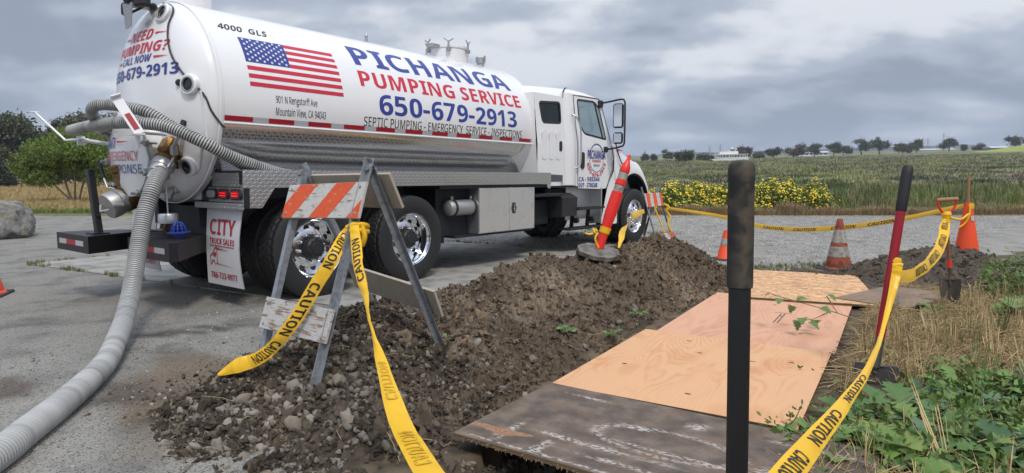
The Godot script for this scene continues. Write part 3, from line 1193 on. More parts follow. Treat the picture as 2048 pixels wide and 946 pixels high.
	var cab1 := Shape.new()
	cab1.lathe([Vector2(0, -0.05), Vector2(0.035, -0.05), Vector2(0.04, 0.05), Vector2(0, 0.055)], 12, Transform3D(basis_to(V(-1, -0.3, 0.2)), V(-1.2, 2.93, 0.02)))
	cab1.tube(curve([V(-1.2, 2.935, 0.02), V(-1.17, 2.985, -0.08), V(-1.15, 2.96, -0.2)], 0.03), 0.010, 6)
	cab1.tube(curve([V(-1.2, 2.945, 0.05), V(-1.2, 2.995, 0.12), V(-1.1, 2.99, 0.22)], 0.03), 0.010, 6)
	part(truck, "rear_camera", cab1, mats.black_plastic)
	var cable := []
	for q in [[2.93, 0.12], [2.88, 0.30], [2.80, 0.41], [2.66, 0.44], [2.5, 0.50], [2.36, 0.58], [2.24, 0.68], [2.15, 0.77], [2.06, 0.87], [1.97, 0.93]]:
		cable.append(on_head(q[0], q[1], 0.012))
	cable.append_array([on_head(1.85, 0.955, 0.012), V(-0.87, 1.74, 0.975), V(-0.83, 1.70, 0.975)])
	var cs := Shape.new()
	cs.tube(curve(cable, 0.04), 0.0085, 7)
	part(truck, "cable", cs, mats.black_plastic)
	var cond := Shape.new()
	cond.tube([on_head(2.03, 0.90, 0.014), on_head(1.6, 0.88, 0.014)], 0.014, 8)
	cond.tube([on_head(1.55, 0.83, 0.014), on_head(1.32, 0.70, 0.014), on_head(1.30, 0.67, 0.014)], 0.014, 8)
	part(truck, "conduit", cond, white)
	# suction valve on the right of the rear head
	var vb := on_head(1.53, 0.52)
	var vd := V(-0.50, -0.75, 0.18).normalized()
	var v1 := Shape.new()
	v1.lathe([Vector2(0.07, -0.05), Vector2(0.07, 0.06), Vector2(0.11, 0.06), Vector2(0.11, 0.085), Vector2(0.075, 0.09), Vector2(0.075, 0.15), Vector2(0.105, 0.15), Vector2(0.105, 0.18), Vector2(0, 0.18)], 20, Transform3D(basis_to(vd), vb))
	var vc := vb + vd * 0.12
	v1.box(vc + V(0, 0.10, 0), V(0.10, 0.17, 0.16), basis_to(vd) * Basis(V(0, 1, 0), 0.0), 0.03)
	var v1o := part(truck, "suction_valve", v1, mats.brass)
	var lv := Shape.new()
	lv.tube([vc + V(0, 0.08, 0.10), vc + V(0.0, 0.12, 0.15), vc + V(0.06, 0.24, 0.16)], 0.017, 8)
	lv.box(vc + V(0, 0.05, 0.12), V(0.06, 0.09, 0.05), Basis(), 0.01)
	part(v1o, "lever", lv, mats.cast_alu)
	var gr := Shape.new()
	gr.tube([vc + V(0.045, 0.21, 0.158), vc + V(0.085, 0.33, 0.165)], 0.027, 10)
	part(v1o, "lever_grip", gr, mats.black_plastic)
	var cp := Shape.new()
	cp.lathe([Vector2(0.085, 0.18), Vector2(0.105, 0.185), Vector2(0.105, 0.245), Vector2(0.092, 0.25), Vector2(0.092, 0.30), Vector2(0.098, 0.302), Vector2(0.098, 0.315), Vector2(0.08, 0.32), Vector2(0.08, 0.40), Vector2(0.0, 0.40)], 24, Transform3D(basis_to(vd), vb))
	for s in [-1, 1]:
		var e := vb + vd * 0.24 + V(0, 0, 0.11 * s)
		cp.tube([e, e - vd * 0.07 + V(0, 0, 0.015 * s), e - vd * 0.12 + V(0, 0, -0.01 * s)], 0.011, 6)
	part(v1o, "coupling", cp, mats.alu)
	# discharge valve, centre low
	var da := V(-1.03, 1.12, -0.15)
	var dd := V(-0.90, -0.36, 0.08).normalized()
	var pipe := Shape.new()
	pipe.lathe([Vector2(0.10, -0.1), Vector2(0.10, 0.14), Vector2(0.125, 0.145), Vector2(0.125, 0.16), Vector2(0, 0.16)], 28, Transform3D(basis_to(dd), da))
	part(truck, "discharge_pipe", pipe, white)
	da -= dd * 0.125
	var d2 := Shape.new()
	d2.lathe([Vector2(0.125, 0.29), Vector2(0.125, 0.32), Vector2(0.10, 0.33), Vector2(0.10, 0.37), Vector2(0.125, 0.38), Vector2(0.125, 0.41), Vector2(0, 0.41)], 24, Transform3D(basis_to(dd), da))
	var dc := da + dd * 0.35
	var du := V(-0.30, 0.95, -0.05).normalized()
	d2.box(dc + du * 0.17, V(0.17, 0.22, 0.085), Basis(du.cross(dd).normalized() * -1.0, du, du.cross(dd).normalized().cross(du) * -1.0).orthonormalized(), 0.025)
	d2.tube([dc + du * 0.27, dc + du * 0.33], 0.075, 16)
	for k in 8:
		var a := TAU * k / 8
		var e := da + basis_to(dd) * V(cos(a) * 0.115, 0.30, sin(a) * 0.115)
		d2.tube([e - dd * 0.03, e + dd * 0.12], 0.011, 6)
	var d2o := part(truck, "discharge_valve", d2, mats.brass)
	var cap := Shape.new()
	cap.lathe([Vector2(0.10, 0.41), Vector2(0.118, 0.415), Vector2(0.118, 0.46), Vector2(0.108, 0.465), Vector2(0.108, 0.48), Vector2(0.128, 0.485), Vector2(0.128, 0.56), Vector2(0.12, 0.575), Vector2(0.0, 0.58)], 32, Transform3D(basis_to(dd), da))
	cap.tube([da + dd * 0.585 + V(0, -0.02, 0.08), da + dd * 0.64 + V(0, -0.02, 0.0), da + dd * 0.6 + V(0, 0.02, -0.09)], 0.012, 6)
	for s in [-1, 1]:
		var e := da + dd * 0.52 + V(0, 0.0, 0.135 * s)
		cap.box(e, V(0.10, 0.03, 0.025), Basis(), 0.006)
	part(d2o, "end_cap", cap, mats.cast_alu)
	var dl := Shape.new()
	dl.tube([dc + V(-0.02, 0.02, -0.10), dc + V(-0.09, 0.09, -0.12), dc + V(-0.13, 0.10, -0.16), dc + V(-0.13, 0.20, -0.24)], 0.012, 6)
	part(d2o, "lever", dl, mats.alu)
	var dg := Shape.new()
	dg.tube([dc + V(-0.13, 0.19, -0.232), dc + V(-0.12, 0.36, -0.36)], 0.021, 8)
	part(d2o, "lever_grip", dg, mats.black_plastic)
	# drain spout and its hanging cap
	var sp := Shape.new()
	sp.tube(curve([V(-0.85, 1.16, 0.26), V(-1.0, 1.12, 0.28), V(-1.05, 1.03, 0.28)], 0.03), 0.035, 12)
	sp.box(V(-0.98, 1.13, 0.28), V(0.05, 0.09, 0.11), Basis(), 0.01)
	part(truck, "drain_spout", sp, mats.cast_alu)
	var chain := Shape.new()
	var ca := vb + vd * 0.2 + V(0, -0.1, 0.02)
	for k in 26:
		var q := ca.lerp(V(-1.16, 0.90, 0.50), k / 25.0)
		chain.box(q, V(0.012, 0.024, 0.004), Basis(V(0, 1, 0), 0.8 if k % 2 else -0.8))
	var cho := part(truck, "cap_chain", chain, mats.alu)
	var hc := Shape.new()
	hc.lathe([Vector2(0.0, 0.0), Vector2(0.085, 0.0), Vector2(0.088, 0.02), Vector2(0.088, 0.075), Vector2(0.08, 0.09), Vector2(0.0, 0.095)], 28, Transform3D(Basis(), V(-1.16, 0.81, 0.50)))
	part(cho, "hanging_cap", hc, mats.alu)
	var hk := Shape.new()
	hk.tube([V(-1.17, 0.81, 0.48), V(-1.19, 0.75, 0.47), V(-1.16, 0.71, 0.48)], 0.014, 6)
	part(cho, "hook", hk, mats.brass)
	# hose cradle: shelf with two flared arms
	var cr := Shape.new()
	cr.box(V(-1.44, 1.615, -0.80), V(0.09, 0.02, 0.40), Basis(), 0.004)
	cr.box(V(-1.44, 1.60, -0.68), V(0.07, 0.09, 0.02))
	cr.box(V(-1.5, 1.615, 0.72), V(0.09, 0.02, 0.16), Basis(), 0.004)
	cr.tube([V(-1.48, 1.60, 0.70), V(-1.48, 1.50, 0.70)], 0.02, 8)
	cr.tube([V(-1.2, 1.63, 0.62), V(-1.5, 1.63, 0.70)], 0.013, 8)
	cr.tube([V(-1.1, 1.56, -0.60), V(-1.45, 1.605, -0.60)], 0.02, 8)
	var cro := part(truck, "hose_cradle", cr, white)
	for q in [[V(-1.50, 1.615, 0.795), V(-1.62, 1.93, 0.645)], [V(-1.48, 1.618, -0.98), V(-1.66, 1.90, -1.22)]]:
		var d: Vector3 = q[1] - q[0]
		var b := Shape.new()
		var y := d.normalized()
		var wv := V(0.93, 0.25, 0.2) if q[0].z > 0 else V(1, 0, 0)
		wv = (wv - y * wv.dot(y)).normalized()
		var n := wv.cross(y)
		if q[0].z > 0:
			b.box((q[0] + q[1]) / 2, V(0.085, d.length(), 0.012), Basis(wv, y, n), 0.003)
			b.box(q[1] + n * 0.02, V(0.085, 0.012, 0.05), Basis(wv, y, n), 0.003)
		else:
			b.tube([q[0], q[1]], 0.011, 8)
			b.box(q[1], V(0.07, 0.012, 0.03), Basis(), 0.003)
		part(cro, "arm", b, white)
		if q[0].z > 0:
			for side in [1.0, -1.0]:
				var rf := Shape.new()
				rf.box(q[0] + d * 0.33 + n * 0.008 * side, V(0.045, d.length() * 0.42, 0.004), Basis(wv, y, n))
				part(cro, "red_reflector", rf, mats.reflector_red)
	# bumper steps and post
	for q in [[-1.40, 0.19, 1.01, P2([-1.40, 0.19, -1.40, 1.01, -1.32, 1.01, -0.86, 0.52, -0.74, 0.48, -0.74, 0.19])], [-1.60, -1.0, -0.19, P2([-1.60, -1.0, -1.60, -0.19, -1.12, -0.40, -0.74, -0.34, -0.74, -0.62, -1.1, -0.85])]]:
		var b := Shape.new()
		b.prism(q[3], -0.672, -0.502, Transform3D(Basis(V(1, 0, 0), V(0, 0, 1), V(0, -1, 0)), Vector3.ZERO))
		var bo := part(truck, "bumper_step", b, mats.frame_black)
		var w: float = (q[2] - q[1]) / 0.82
		reflector(bo, V(q[0] - 0.003, 0.568, q[1] + 0.08), V(0, 0, w), V(0, 0.05, 0), [0.19, 0.24, 0.19] if q[1] < 0 else [0.30, 0.17, 0.19], false)
	var ledge := Shape.new()
	ledge.box(V(-0.95, 0.655, 0), V(0.35, 0.02, 0.8), Basis(), 0.004)
	ledge.box(V(-0.74, 0.74, 0), V(0.06, 0.42, 0.98))
	part(truck, "rear_crossmember", ledge, mats.chassis_black)
	var post := Shape.new()
	var pd := V(0.02, 0.64, -0.15)
	post.box(V(-1.42, 0.67, -0.44) + pd / 2, V(0.06, 0.66, 0.075), Basis(V(1, 0, 0), -0.23), 0.006)
	post.box(V(-1.42, 0.678, -0.44), V(0.16, 0.014, 0.16))
	post.tube([V(-1.41, 0.84, -0.53), V(-1.41, 0.86, -0.40)], 0.012, 6)
	part(truck, "bumper_post", post, mats.frame_black)
	# mud flaps
	for sgn in [1.0, -1.0]:
		var f := Shape.new()
		var z0: float = 0.505 if sgn > 0 else -1.16
		var fp := func(u: float, v: float) -> Vector3: return V(-0.80 - 0.05 * sin(v * 3.0) * (0.3 + 0.7 * u) + 0.02 * v, lerpf(0.20 if sgn > 0 else 0.22, 0.95, v), z0 + 0.655 * u)
		f.grid(6, 8, func(i: int, j: int) -> Vector3: return fp.call(i / 6.0, 1.0 - j / 8.0))
		f.grid(6, 8, func(i: int, j: int) -> Vector3: return fp.call(i / 6.0, j / 8.0) + V(0.008, 0, 0))
		var fo := part(truck, "mud_flap", f, mats.flap_white)
		for q in [["CITY", 0.12, 0.87, 0.655, 0.855, true], ["TRUCK SALES", 0.12, 0.87, 0.535, 0.61, true], ["786-723-9977", 0.12, 0.87, 0.085, 0.165, true]]:
			var s := Shape.new()
			lay(s, glyph_tris(q[0], "Droid Sans", q[5]), func(u: float, v: float) -> Vector3: return fp.call(lerpf(q[1], q[2], u), lerpf(q[3], q[4], v)) - V(0.004, 0, 0), Vector2(0.3, 0.5))
			part(fo, "lettering", s, mats.letter_crimson)
		var ic := Shape.new()
		var ol := PackedVector2Array()
		# a small line drawing of a lorry front, with two speed lines
		for l in [[0.13, 0.27, 0.13, 0.37], [0.13, 0.37, 0.22, 0.41], [0.22, 0.41, 0.27, 0.475], [0.27, 0.475, 0.34, 0.49], [0.34, 0.49, 0.34, 0.28], [0.13, 0.27, 0.17, 0.265], [0.17, 0.265, 0.19, 0.31], [0.19, 0.31, 0.25, 0.31], [0.25, 0.31, 0.27, 0.265], [0.22, 0.41, 0.32, 0.415]]:
			var a := Vector2(l[0], l[1])
			var b := Vector2(l[2], l[3])
			var n := (b - a).normalized().orthogonal() * 0.008
			ol.append_array(P2([a.x - n.x, a.y - n.y, b.x - n.x, b.y - n.y, b.x + n.x, b.y + n.y, a.x - n.x, a.y - n.y, b.x + n.x, b.y + n.y, a.x + n.x, a.y + n.y]))
		ol.append_array(P2([0.35, 0.485, 0.74, 0.465, 0.35, 0.465, 0.29, 0.275, 0.86, 0.255, 0.29, 0.287]))
		ol.append_array(rect_tris(0.22, 0.37, 0.31, 0.405))
		ol.append_array(rect_tris(0.12, 0.505, 0.86, 0.515))
		for k in range(0, ol.size(), 3):
			if (ol[k + 1] - ol[k]).cross(ol[k + 2] - ol[k]) < 0:
				var t := ol[k + 1]
				ol[k + 1] = ol[k + 2]
				ol[k + 2] = t
		lay(ic, ol, func(u: float, v: float) -> Vector3: return fp.call(u, v) - V(0.004, 0, 0), Vector2(0.4, 0.4))
		part(fo, "lorry_emblem", ic, mats.letter_crimson)
	# tail-lamp panels, side rails, catwalks
	for sgn in [1.0, -1.0]:
		var pz := func(z: float) -> float: return z * sgn
		var pan := Shape.new()
		pan.box(V(-0.775, 1.13, 0.83 * sgn), V(0.06, 0.35, 0.77))
		var po := part(truck, "lamp_panel", pan, mats.frame_black)
		var pl := Shape.new()
		pl.grid(1, 1, func(i: int, j: int) -> Vector3: return V(-0.809, lerpf(1.285, 1.158, j), lerpf(0.67, 1.155, i) * sgn), Vector2(0.49, 0.13))
		part(po, "tread_panel", pl, mats.tread_dull)
		var pb := Shape.new()
		pb.grid(1, 1, func(i: int, j: int) -> Vector3: return V(-0.81, lerpf(1.148, 1.01, j), lerpf(0.60, 1.21, i) * sgn), Vector2(0.6, 0.14))
		part(po, "lamp_plate", pb, mats.tread_dull)
		var lg := Shape.new()
		lg.box(V(-0.835, 0.975, 0.82 * sgn), V(0.05, 0.055, 0.80))
		part(po, "ledge", lg, mats.tread_dull)
		for k in 3:
			var z: float = (0.68 + 0.215 * k) * sgn
			var o := Shape.new()
			var l := Shape.new()
			for q in [[o, 0.095, 0.052, 0.0, 0.02], [l, 0.076, 0.035, 0.018, 0.026]]:
				var pp := PackedVector2Array()
				for m in 20:
					var a := TAU * m / 20
					pp.append(Vector2(cos(a) * q[2] + (q[1] - q[2]) * signf(cos(a)), sin(a) * q[2]))
				q[0].prism(pp, q[3], q[4], Transform3D(Basis(V(0, 0, 1), V(0, 1, 0), V(-1, 0, 0)), V(-0.811, 1.083, z)))
			part(po, "lamp_bezel", o, mats.black_plastic)
			part(po, "tail_lamp", l, mats.lamp_clear if k == 0 else mats.lamp_dim)
			if k > 0:
				for m in [-0.012, 0.012]:
					var led := Shape.new()
					led.box(V(-0.838, 1.083 + m, z), V(0.004, 0.007, 0.10))
					part(po, "lit_tail_lamp", led, mats.lamp_lit)
		# side rail in three lengths, with a folded top edge
		for q in [[-0.81, 1.86], [1.864, 4.19]]:
			var r := Shape.new()
			var xm: float = (q[0] + q[1]) / 2
			r.box(V(xm, 1.228, 1.214 * sgn), V(q[1] - q[0], 0.16, 0.012))
			r.box(V(xm, 1.311, 1.205 * sgn), V(q[1] - q[0], 0.006, 0.035))
			r.box(V(xm, 1.148, 1.20 * sgn), V(q[1] - q[0], 0.006, 0.035))
			part(truck, "side_rail", r, mats.tread_plate)
		var gus := Shape.new()
		gus.prism(P2([-0.81, 0.962, -0.62, 0.955, -0.48, 1.147, -0.81, 1.147]), 1.206, 1.214, Transform3D(Basis(V(1, 0, 0), V(0, 1, 0), V(0, 0, sgn)), Vector3.ZERO))
		part(truck, "fender_plate", gus, mats.tread_plate)
		var deck := Shape.new()
		deck.box(V(1.69, 1.165, 0.96 * sgn), V(5.0, 0.02, 0.48))
		part(truck, "catwalk", deck, mats.tread_dull)
		var tip := Shape.new()
		tip.prism(P2([4.10, 1.15, 4.10, 1.10, 4.12, 1.08, 4.18, 1.08, 4.19, 1.10, 4.19, 1.15]), 1.206, 1.216, Transform3D(Basis(V(1, 0, 0), V(0, 1, 0), V(0, 0, sgn)), Vector3.ZERO))
		part(truck, "rail_end_plate", tip, mats.alu)


func under_truck() -> void:
	var blk: Material = mats.chassis_black
	for s in [1.0, -1.0]:
		var rail := Shape.new()
		rail.box(V(3.3, 0.88, 0.43 * s), V(8.3, 0.26, 0.09))
		part(truck, "frame_rail", rail, blk)
		var cradle := Shape.new()
		cradle.box(V(1.65, 1.09, 0.50 * s), V(4.9, 0.16, 0.10))
		part(truck, "tank_cradle", cradle, blk)
	for xx in [0.0, 1.32, 7.06]:
		var ax := Shape.new()
		ax.tube([V(xx, 0.515, -0.95), V(xx, 0.515, 0.95)], 0.075, 12)
		if xx < 5:
			ax.lathe([Vector2(0, -0.22), Vector2(0.12, -0.2), Vector2(0.2, -0.08), Vector2(0.2, 0.08), Vector2(0.12, 0.2), Vector2(0, 0.22)], 16, Transform3D(basis_to(V(1, 0, 0)), V(xx, 0.52, 0)))
		for s in [1.0, -1.0]:
			ax.box(V(xx, 0.66, 0.43 * s), V(1.1, 0.06, 0.09), Basis(), 0.02)
		part(truck, "axle", ax, blk)
	for xx in [0.0, 1.32]:
		for s in [1.0, -1.0]:
			make_wheel("rear_wheel", V(xx, 0.518, 1.062 * s), s, "rear")
			make_wheel("inner_wheel", V(xx, 0.518, 0.735 * s), s, "inner")
	for s in [1.0, -1.0]:
		make_wheel("front_wheel", V(7.06, 0.518, 1.045 * s), s, "front")
	var drive := Shape.new()
	drive.tube([V(1.5, 0.62, 0), V(5.2, 0.72, 0)], 0.06, 12)
	drive.box(V(5.6, 0.72, 0), V(1.1, 0.42, 0.45), Basis(), 0.08)
	part(truck, "driveline", drive, blk)
	var pumpbox := Shape.new()
	pumpbox.box(V(2.22, 0.79, 0.75), V(0.60, 0.62, 0.5), Basis(), 0.01)
	pumpbox.box(V(3.0, 0.47, 0.86), V(1.7, 0.03, 0.5))
	pumpbox.tube([V(2.02, 0.48, 1.02), V(2.02, 0.40, 1.02)], 0.02, 8)
	part(truck, "pump_housing", pumpbox, blk)
	var shield := Shape.new()
	shield.box(V(3.0, 1.12, 0.80), V(2.4, 0.04, 0.78))
	part(truck, "deck_beam", shield, blk)
	var low := Shape.new()
	low.tube([V(2.9, 0.47, -0.5), V(2.9, 0.47, 0.5)], 0.1, 12)
	low.box(V(3.2, 0.75, -0.85), V(1.6, 0.6, 0.5), Basis(), 0.03)
	part(truck, "far_side_tank", low, blk)
	# tool box with two doors
	var tb := Shape.new()
	tb.box(V(3.165, 0.80, 0.88), V(1.25, 0.615, 0.60))
	var tbo := part(truck, "tool_box", tb, mats.alu)
	for q in [[2.545, 3.19, 0], [3.197, 3.79, 1]]:
		var dr := Shape.new()
		dr.box(V((q[0] + q[1]) / 2, 0.80, 1.192), V(q[1] - q[0], 0.60, 0.022), Basis(), 0.006)
		part(tbo, "door", dr, mats.stainless)
	var lt := Shape.new()
	lt.box(V(3.285, 0.815, 1.206), V(0.075, 0.15, 0.014), Basis(), 0.006)
	lt.lathe([Vector2(0.05, 0.0), Vector2(0.05, 0.012), Vector2(0.0, 0.012)], 20, Transform3D(basis_to(V(0, 0, 1)), V(3.285, 0.815, 1.203)))
	part(tbo, "latch", lt, mats.black_plastic)
	var lh := Shape.new()
	lh.box(V(3.285, 0.815, 1.218), V(0.018, 0.10, 0.01), Basis(), 0.003)
	lh.box(V(3.285, 0.80, 1.218), V(0.05, 0.015, 0.01), Basis(), 0.003)
	part(tbo, "latch_handle", lh, mats.cast_alu)
	# air reservoir
	var at := Transform3D(basis_to(V(1, 0, 0)), V(2.33, 0.85, 1.08))
	var ar := Shape.new()
	ar.lathe([Vector2(0, -0.30), Vector2(0.05, -0.295), Vector2(0.085, -0.28), Vector2(0.102, -0.25), Vector2(0.102, 0.23), Vector2(0.09, 0.265), Vector2(0.05, 0.285), Vector2(0, 0.29)], 32, at)
	var aro := part(truck, "air_reservoir", ar, mats.cast_alu)
	for k in [-0.2, 0.17]:
		var st := Shape.new()
		st.lathe([Vector2(0.104, k - 0.02), Vector2(0.109, k - 0.02), Vector2(0.109, k + 0.02), Vector2(0.104, k + 0.02)], 32, at)
		part(aro, "strap", st, mats.black_plastic)
		var nip := Shape.new()
		nip.tube([V(2.33 + k, 0.93, 1.08), V(2.33 + k, 1.0, 1.08)], 0.022, 8)
		part(aro, "fitting", nip, mats.cast_alu)
	# battery box, steps, exhaust
	var bb := Shape.new()
	bb.prism(P2([0.62, 0.60, 1.15, 0.62, 1.16, 0.92, 1.02, 0.99, 0.62, 0.99]), 4.60, 5.05, Transform3D(Basis(V(0, 0, 1), V(0, 1, 0), V(1, 0, 0)).transposed().inverse(), Vector3.ZERO))
	part(truck, "battery_box", bb, mats.black_plastic)
	var bs := Shape.new()
	bs.box(V(4.25, 0.97, 0.9), V(0.75, 0.05, 0.5), Basis(), 0.01)
	bs.box(V(4.2, 0.70, 0.75), V(0.8, 0.4, 0.3), Basis(), 0.02)
	part(truck, "deck_step", bs, blk)
	for q in [[5.05, 5.90, 0.72, 1.20], [4.80, 5.90, 0.40, 1.20]]:
		var s := Shape.new()
		var xm: float = (q[0] + q[1]) / 2
		s.box(V(xm, q[2], q[3] - 0.13), V(q[1] - q[0], 0.03, 0.22), Basis(), 0.01)
		for k in 16:
			s.box(V(lerpf(q[0] + 0.04, q[1] - 0.04, k / 15.0), q[2] + 0.018, q[3] - 0.12), V(0.012, 0.012, 0.16))
		s.box(V(xm, q[2] + 0.012, q[3] - 0.015), V(q[1] - q[0], 0.035, 0.012))
		part(truck, "cab_step", s, mats.black_plastic)
	var br := Shape.new()
	for k in [5.15, 5.65]:
		br.box(V(k, 0.56, 1.0), V(0.05, 0.36, 0.05), Basis(V(1, 0, 0), 0.1))
		br.lathe([Vector2(0, -0.03), Vector2(0.045, -0.03), Vector2(0.045, 0.03), Vector2(0, 0.03)], 12, Transform3D(basis_to(V(1, 0, 0)), V(k, 0.53, 1.08)))
	br.box(V(5.2, 0.85, 0.80), V(1.2, 0.4, 0.06))
	part(truck, "step_bracket", br, blk)


# a window pane and its rubber frame let into a side of the cab
func cab_pane(parent: Node, poly: PackedVector2Array, zf: Callable, m: Material) -> void:
	var g := Shape.new()
	lay(g, poly_tris(poly), func(u: float, v: float) -> Vector3: return V(u, v, zf.call(v) - 0.012))
	part(parent, "window_pane", g, m)
	var rim := []
	var path := poly.duplicate()
	if Geometry2D.is_polygon_clockwise(path):
		path.reverse()
	var s := Shape.new()
	var inner: Array = Geometry2D.offset_polygon(path, -0.036, Geometry2D.JOIN_ROUND)
	if inner.size() and inner[0].size():
		var ip: PackedVector2Array = inner[0]
		if Geometry2D.is_polygon_clockwise(ip):
			ip.reverse()
		lay(s, ring_tris(path, ip), func(u: float, v: float) -> Vector3: return V(u, v, zf.call(v) + 0.001))
		part(parent, "window_seal", s, mats.black_plastic)


# the area between an outline and a hole in it, as triangles
func ring_tris(outer: PackedVector2Array, hole: PackedVector2Array) -> PackedVector2Array:
	var m := Vector2.ZERO
	for q in hole:
		m += q / hole.size()
	var out := PackedVector2Array()
	for half in [P2([-99, -99, m.x, -99, m.x, 99, -99, 99]), P2([m.x, -99, 99, -99, 99, 99, m.x, 99])]:
		for piece in Geometry2D.intersect_polygons(outer, half):
			for rest in Geometry2D.clip_polygons(piece, hole):
				out.append_array(poly_tris(rest))
	return out


func rounded(a: Array, r: float, n := 4) -> PackedVector2Array:
	var p := P2(a)
	var out := PackedVector2Array()
	for i in p.size():
		var c := p[i]
		var u := p[(i + p.size() - 1) % p.size()] - c
		var v := p[(i + 1) % p.size()] - c
		var rr := minf(r, minf(u.length(), v.length()) * 0.45)
		for k in n + 1:
			var t := float(k) / n
			var s := c + u.normalized() * rr
			var e := c + v.normalized() * rr
			out.append(s.lerp(c, t).lerp(c.lerp(e, t), t))
	return out


func cab_of_truck() -> void:
	var white: Material = mats.white_paint
	var zf := func(y: float) -> float: return 1.085 - 0.0 if y < 1.75 else 1.085 - (y - 1.75) * 0.10
	var win_rear := rounded([4.18, 2.06, 4.72, 2.08, 4.73, 2.44, 4.12, 2.40], 0.08)
	var win_door := rounded([5.245, 2.10, 5.40, 1.95, 6.14, 1.885, 5.96, 2.44, 5.80, 2.545, 5.225, 2.535], 0.07)
	var cab := Shape.new()
	for s in [1.0, -1.0]:
		var fz := func(u: float, v: float) -> Vector3: return V(u, v, zf.call(v) * s)
		for q in [[P2([4.02, 1.75, 4.95, 1.75, 4.95, 2.52, 4.02, 2.52]), win_rear], [P2([4.95, 1.75, 6.31, 1.75, 6.02, 2.52, 5.97, 2.60, 4.95, 2.60]), win_door]]:
			var tr := ring_tris(q[0], q[1])
			if s < 0:
				for k in range(0, tr.size(), 3):
					var t := tr[k]
					tr[k] = tr[k + 1]
					tr[k + 1] = t
			lay(cab, tr, fz)
		var low := poly_tris(P2([4.02, 1.30, 4.72, 1.28, 4.72, 1.12, 5.16, 1.10, 5.19, 1.065, 5.96, 1.04, 6.14, 1.06, 6.32, 1.36, 6.33, 1.75, 4.02, 1.75]))
		if s < 0:
			for k in range(0, low.size(), 3):
				var t := low[k]
				low[k] = low[k + 1]
				low[k + 1] = t
		lay(cab, low, fz)
	# roof: sections across, from the back wall to the windscreen head
	var secs := [[4.02, 2.52], [4.04, 2.60], [4.12, 2.66], [4.5, 2.70], [4.9, 2.725], [5.3, 2.73], [5.6, 2.715], [5.8, 2.68], [5.92, 2.64], [5.98, 2.60]]
	cab.grid(secs.size() - 1, 24, func(i: int, j: int) -> Vector3:
		var t := j / 24.0 * 2.0 - 1.0
		var h: float = secs[i][1]
		var base := 2.52 if i < 5 else minf(2.60, h - 0.002)

		return V(secs[i][0], base + (h - base) * pow(maxf(0.0, 1.0 - pow(absf(t), 5.0)), 0.6), t * zf.call(2.54)))
	# back wall, fire wall, floor
	cab.flat()
	cab.quad(V(4.02, 1.30, -1.085), V(4.02, 1.30, 1.085), V(4.02, 2.52, 1.008), V(4.02, 2.52, -1.008))
	cab.quad(V(6.30, 1.04, 1.08), V(6.30, 1.04, -1.08), V(6.33, 1.80, -1.08), V(6.33, 1.80, 1.08))
	cab.box(V(5.2, 1.14, 0), V(2.2, 0.06, 2.1))
	var cabo := part(truck, "cab", cab, white)
	for s in [1.0, -1.0]:
		var z := func(y: float) -> float: return zf.call(y) * s
		cab_pane(cabo, win_rear, z, mats.dark_glass)
		cab_pane(cabo, win_door, z, mats.cab_glass)
		var dv := Shape.new()
		dv.tube([V(5.80, 2.53, zf.call(2.53) * s - 0.005 * s), V(6.02, 1.90, zf.call(1.90) * s - 0.005 * s)], 0.014, 6)
		part(cabo, "window_divider", dv, mats.black_plastic)
		# pillar bulge behind the door, gasket, panel ribs, door gap, handles
		var pil := Shape.new()
		pil.grid(8, 8, func(i: int, j: int) -> Vector3:
			var u := i / 8.0 if s > 0 else 1.0 - i / 8.0
			var y := lerpf(2.585, 1.12, j / 8.0)
			return V(lerpf(4.78, 5.12, u), y, s * (zf.call(y) + 0.035 * sin(u * PI) * minf(1.0, (2.60 - y) * 8.0) + 0.002)))
		part(cabo, "pillar", pil, white)
		var gas := Shape.new()
		gas.tube(curve([V(4.80, 2.50, 1.012 * s), V(4.83, 2.60, 1.0 * s), V(4.92, 2.66, 0.97 * s), V(5.02, 2.69, 0.93 * s)], 0.05), 0.011, 6)
		part(cabo, "gasket", gas, mats.black_plastic)
		for k in 3:
			var rib := Shape.new()
			var x0 := 4.14 + 0.19 * k
			rib.prism(rounded([x0, 1.52, x0 + 0.13, 1.52, x0 + 0.13, 1.96, x0, 1.96], 0.05), 0, 0.008, Transform3D(Basis(V(1, 0, 0), V(0, 1, 0), V(0, 0, s)), V(0, 0, s * 1.085 - (0.0 if s > 0 else 0.0))))
			part(cabo, "panel_rib", rib, white)
		var gap := Shape.new()
		gap.tube([V(5.175, 1.07, 1.087 * s), V(5.155, 1.75, 1.087 * s), V(5.12, 2.58, 1.006 * s)], 0.006, 5)
		gap.tube([V(6.13, 1.06, 1.087 * s), V(6.31, 1.37, 1.087 * s), V(6.31, 1.74, 1.087 * s), V(6.02, 2.54, 1.008 * s)], 0.006, 5)
		gap.tube([V(5.12, 2.58, 1.003 * s), V(5.95, 2.59, 1.003 * s), V(6.02, 2.54, 1.008 * s)], 0.006, 5)
		part(cabo, "door_gap", gap, mats.seat_grey)
		var han := Shape.new()
		han.prism(rounded([5.25, 1.385, 5.36, 1.385, 5.36, 1.66, 5.25, 1.66], 0.05), 0, 0.018, Transform3D(Basis(V(1, 0, 0), V(0, 1, 0), V(0, 0, s)), V(0, 0, s * 1.085)))
		part(cabo, "door_handle", han, mats.black_plastic)
		var lat := Shape.new()
		lat.prism(rounded([4.60, 1.655, 4.68, 1.655, 4.68, 1.81, 4.60, 1.81], 0.03), 0, 0.014, Transform3D(Basis(V(1, 0, 0), V(0, 1, 0), V(0, 0, s)), V(0, 0, s * 1.085)))
		part(cabo, "panel_latch", lat, mats.black_plastic)
		var gb := Shape.new()
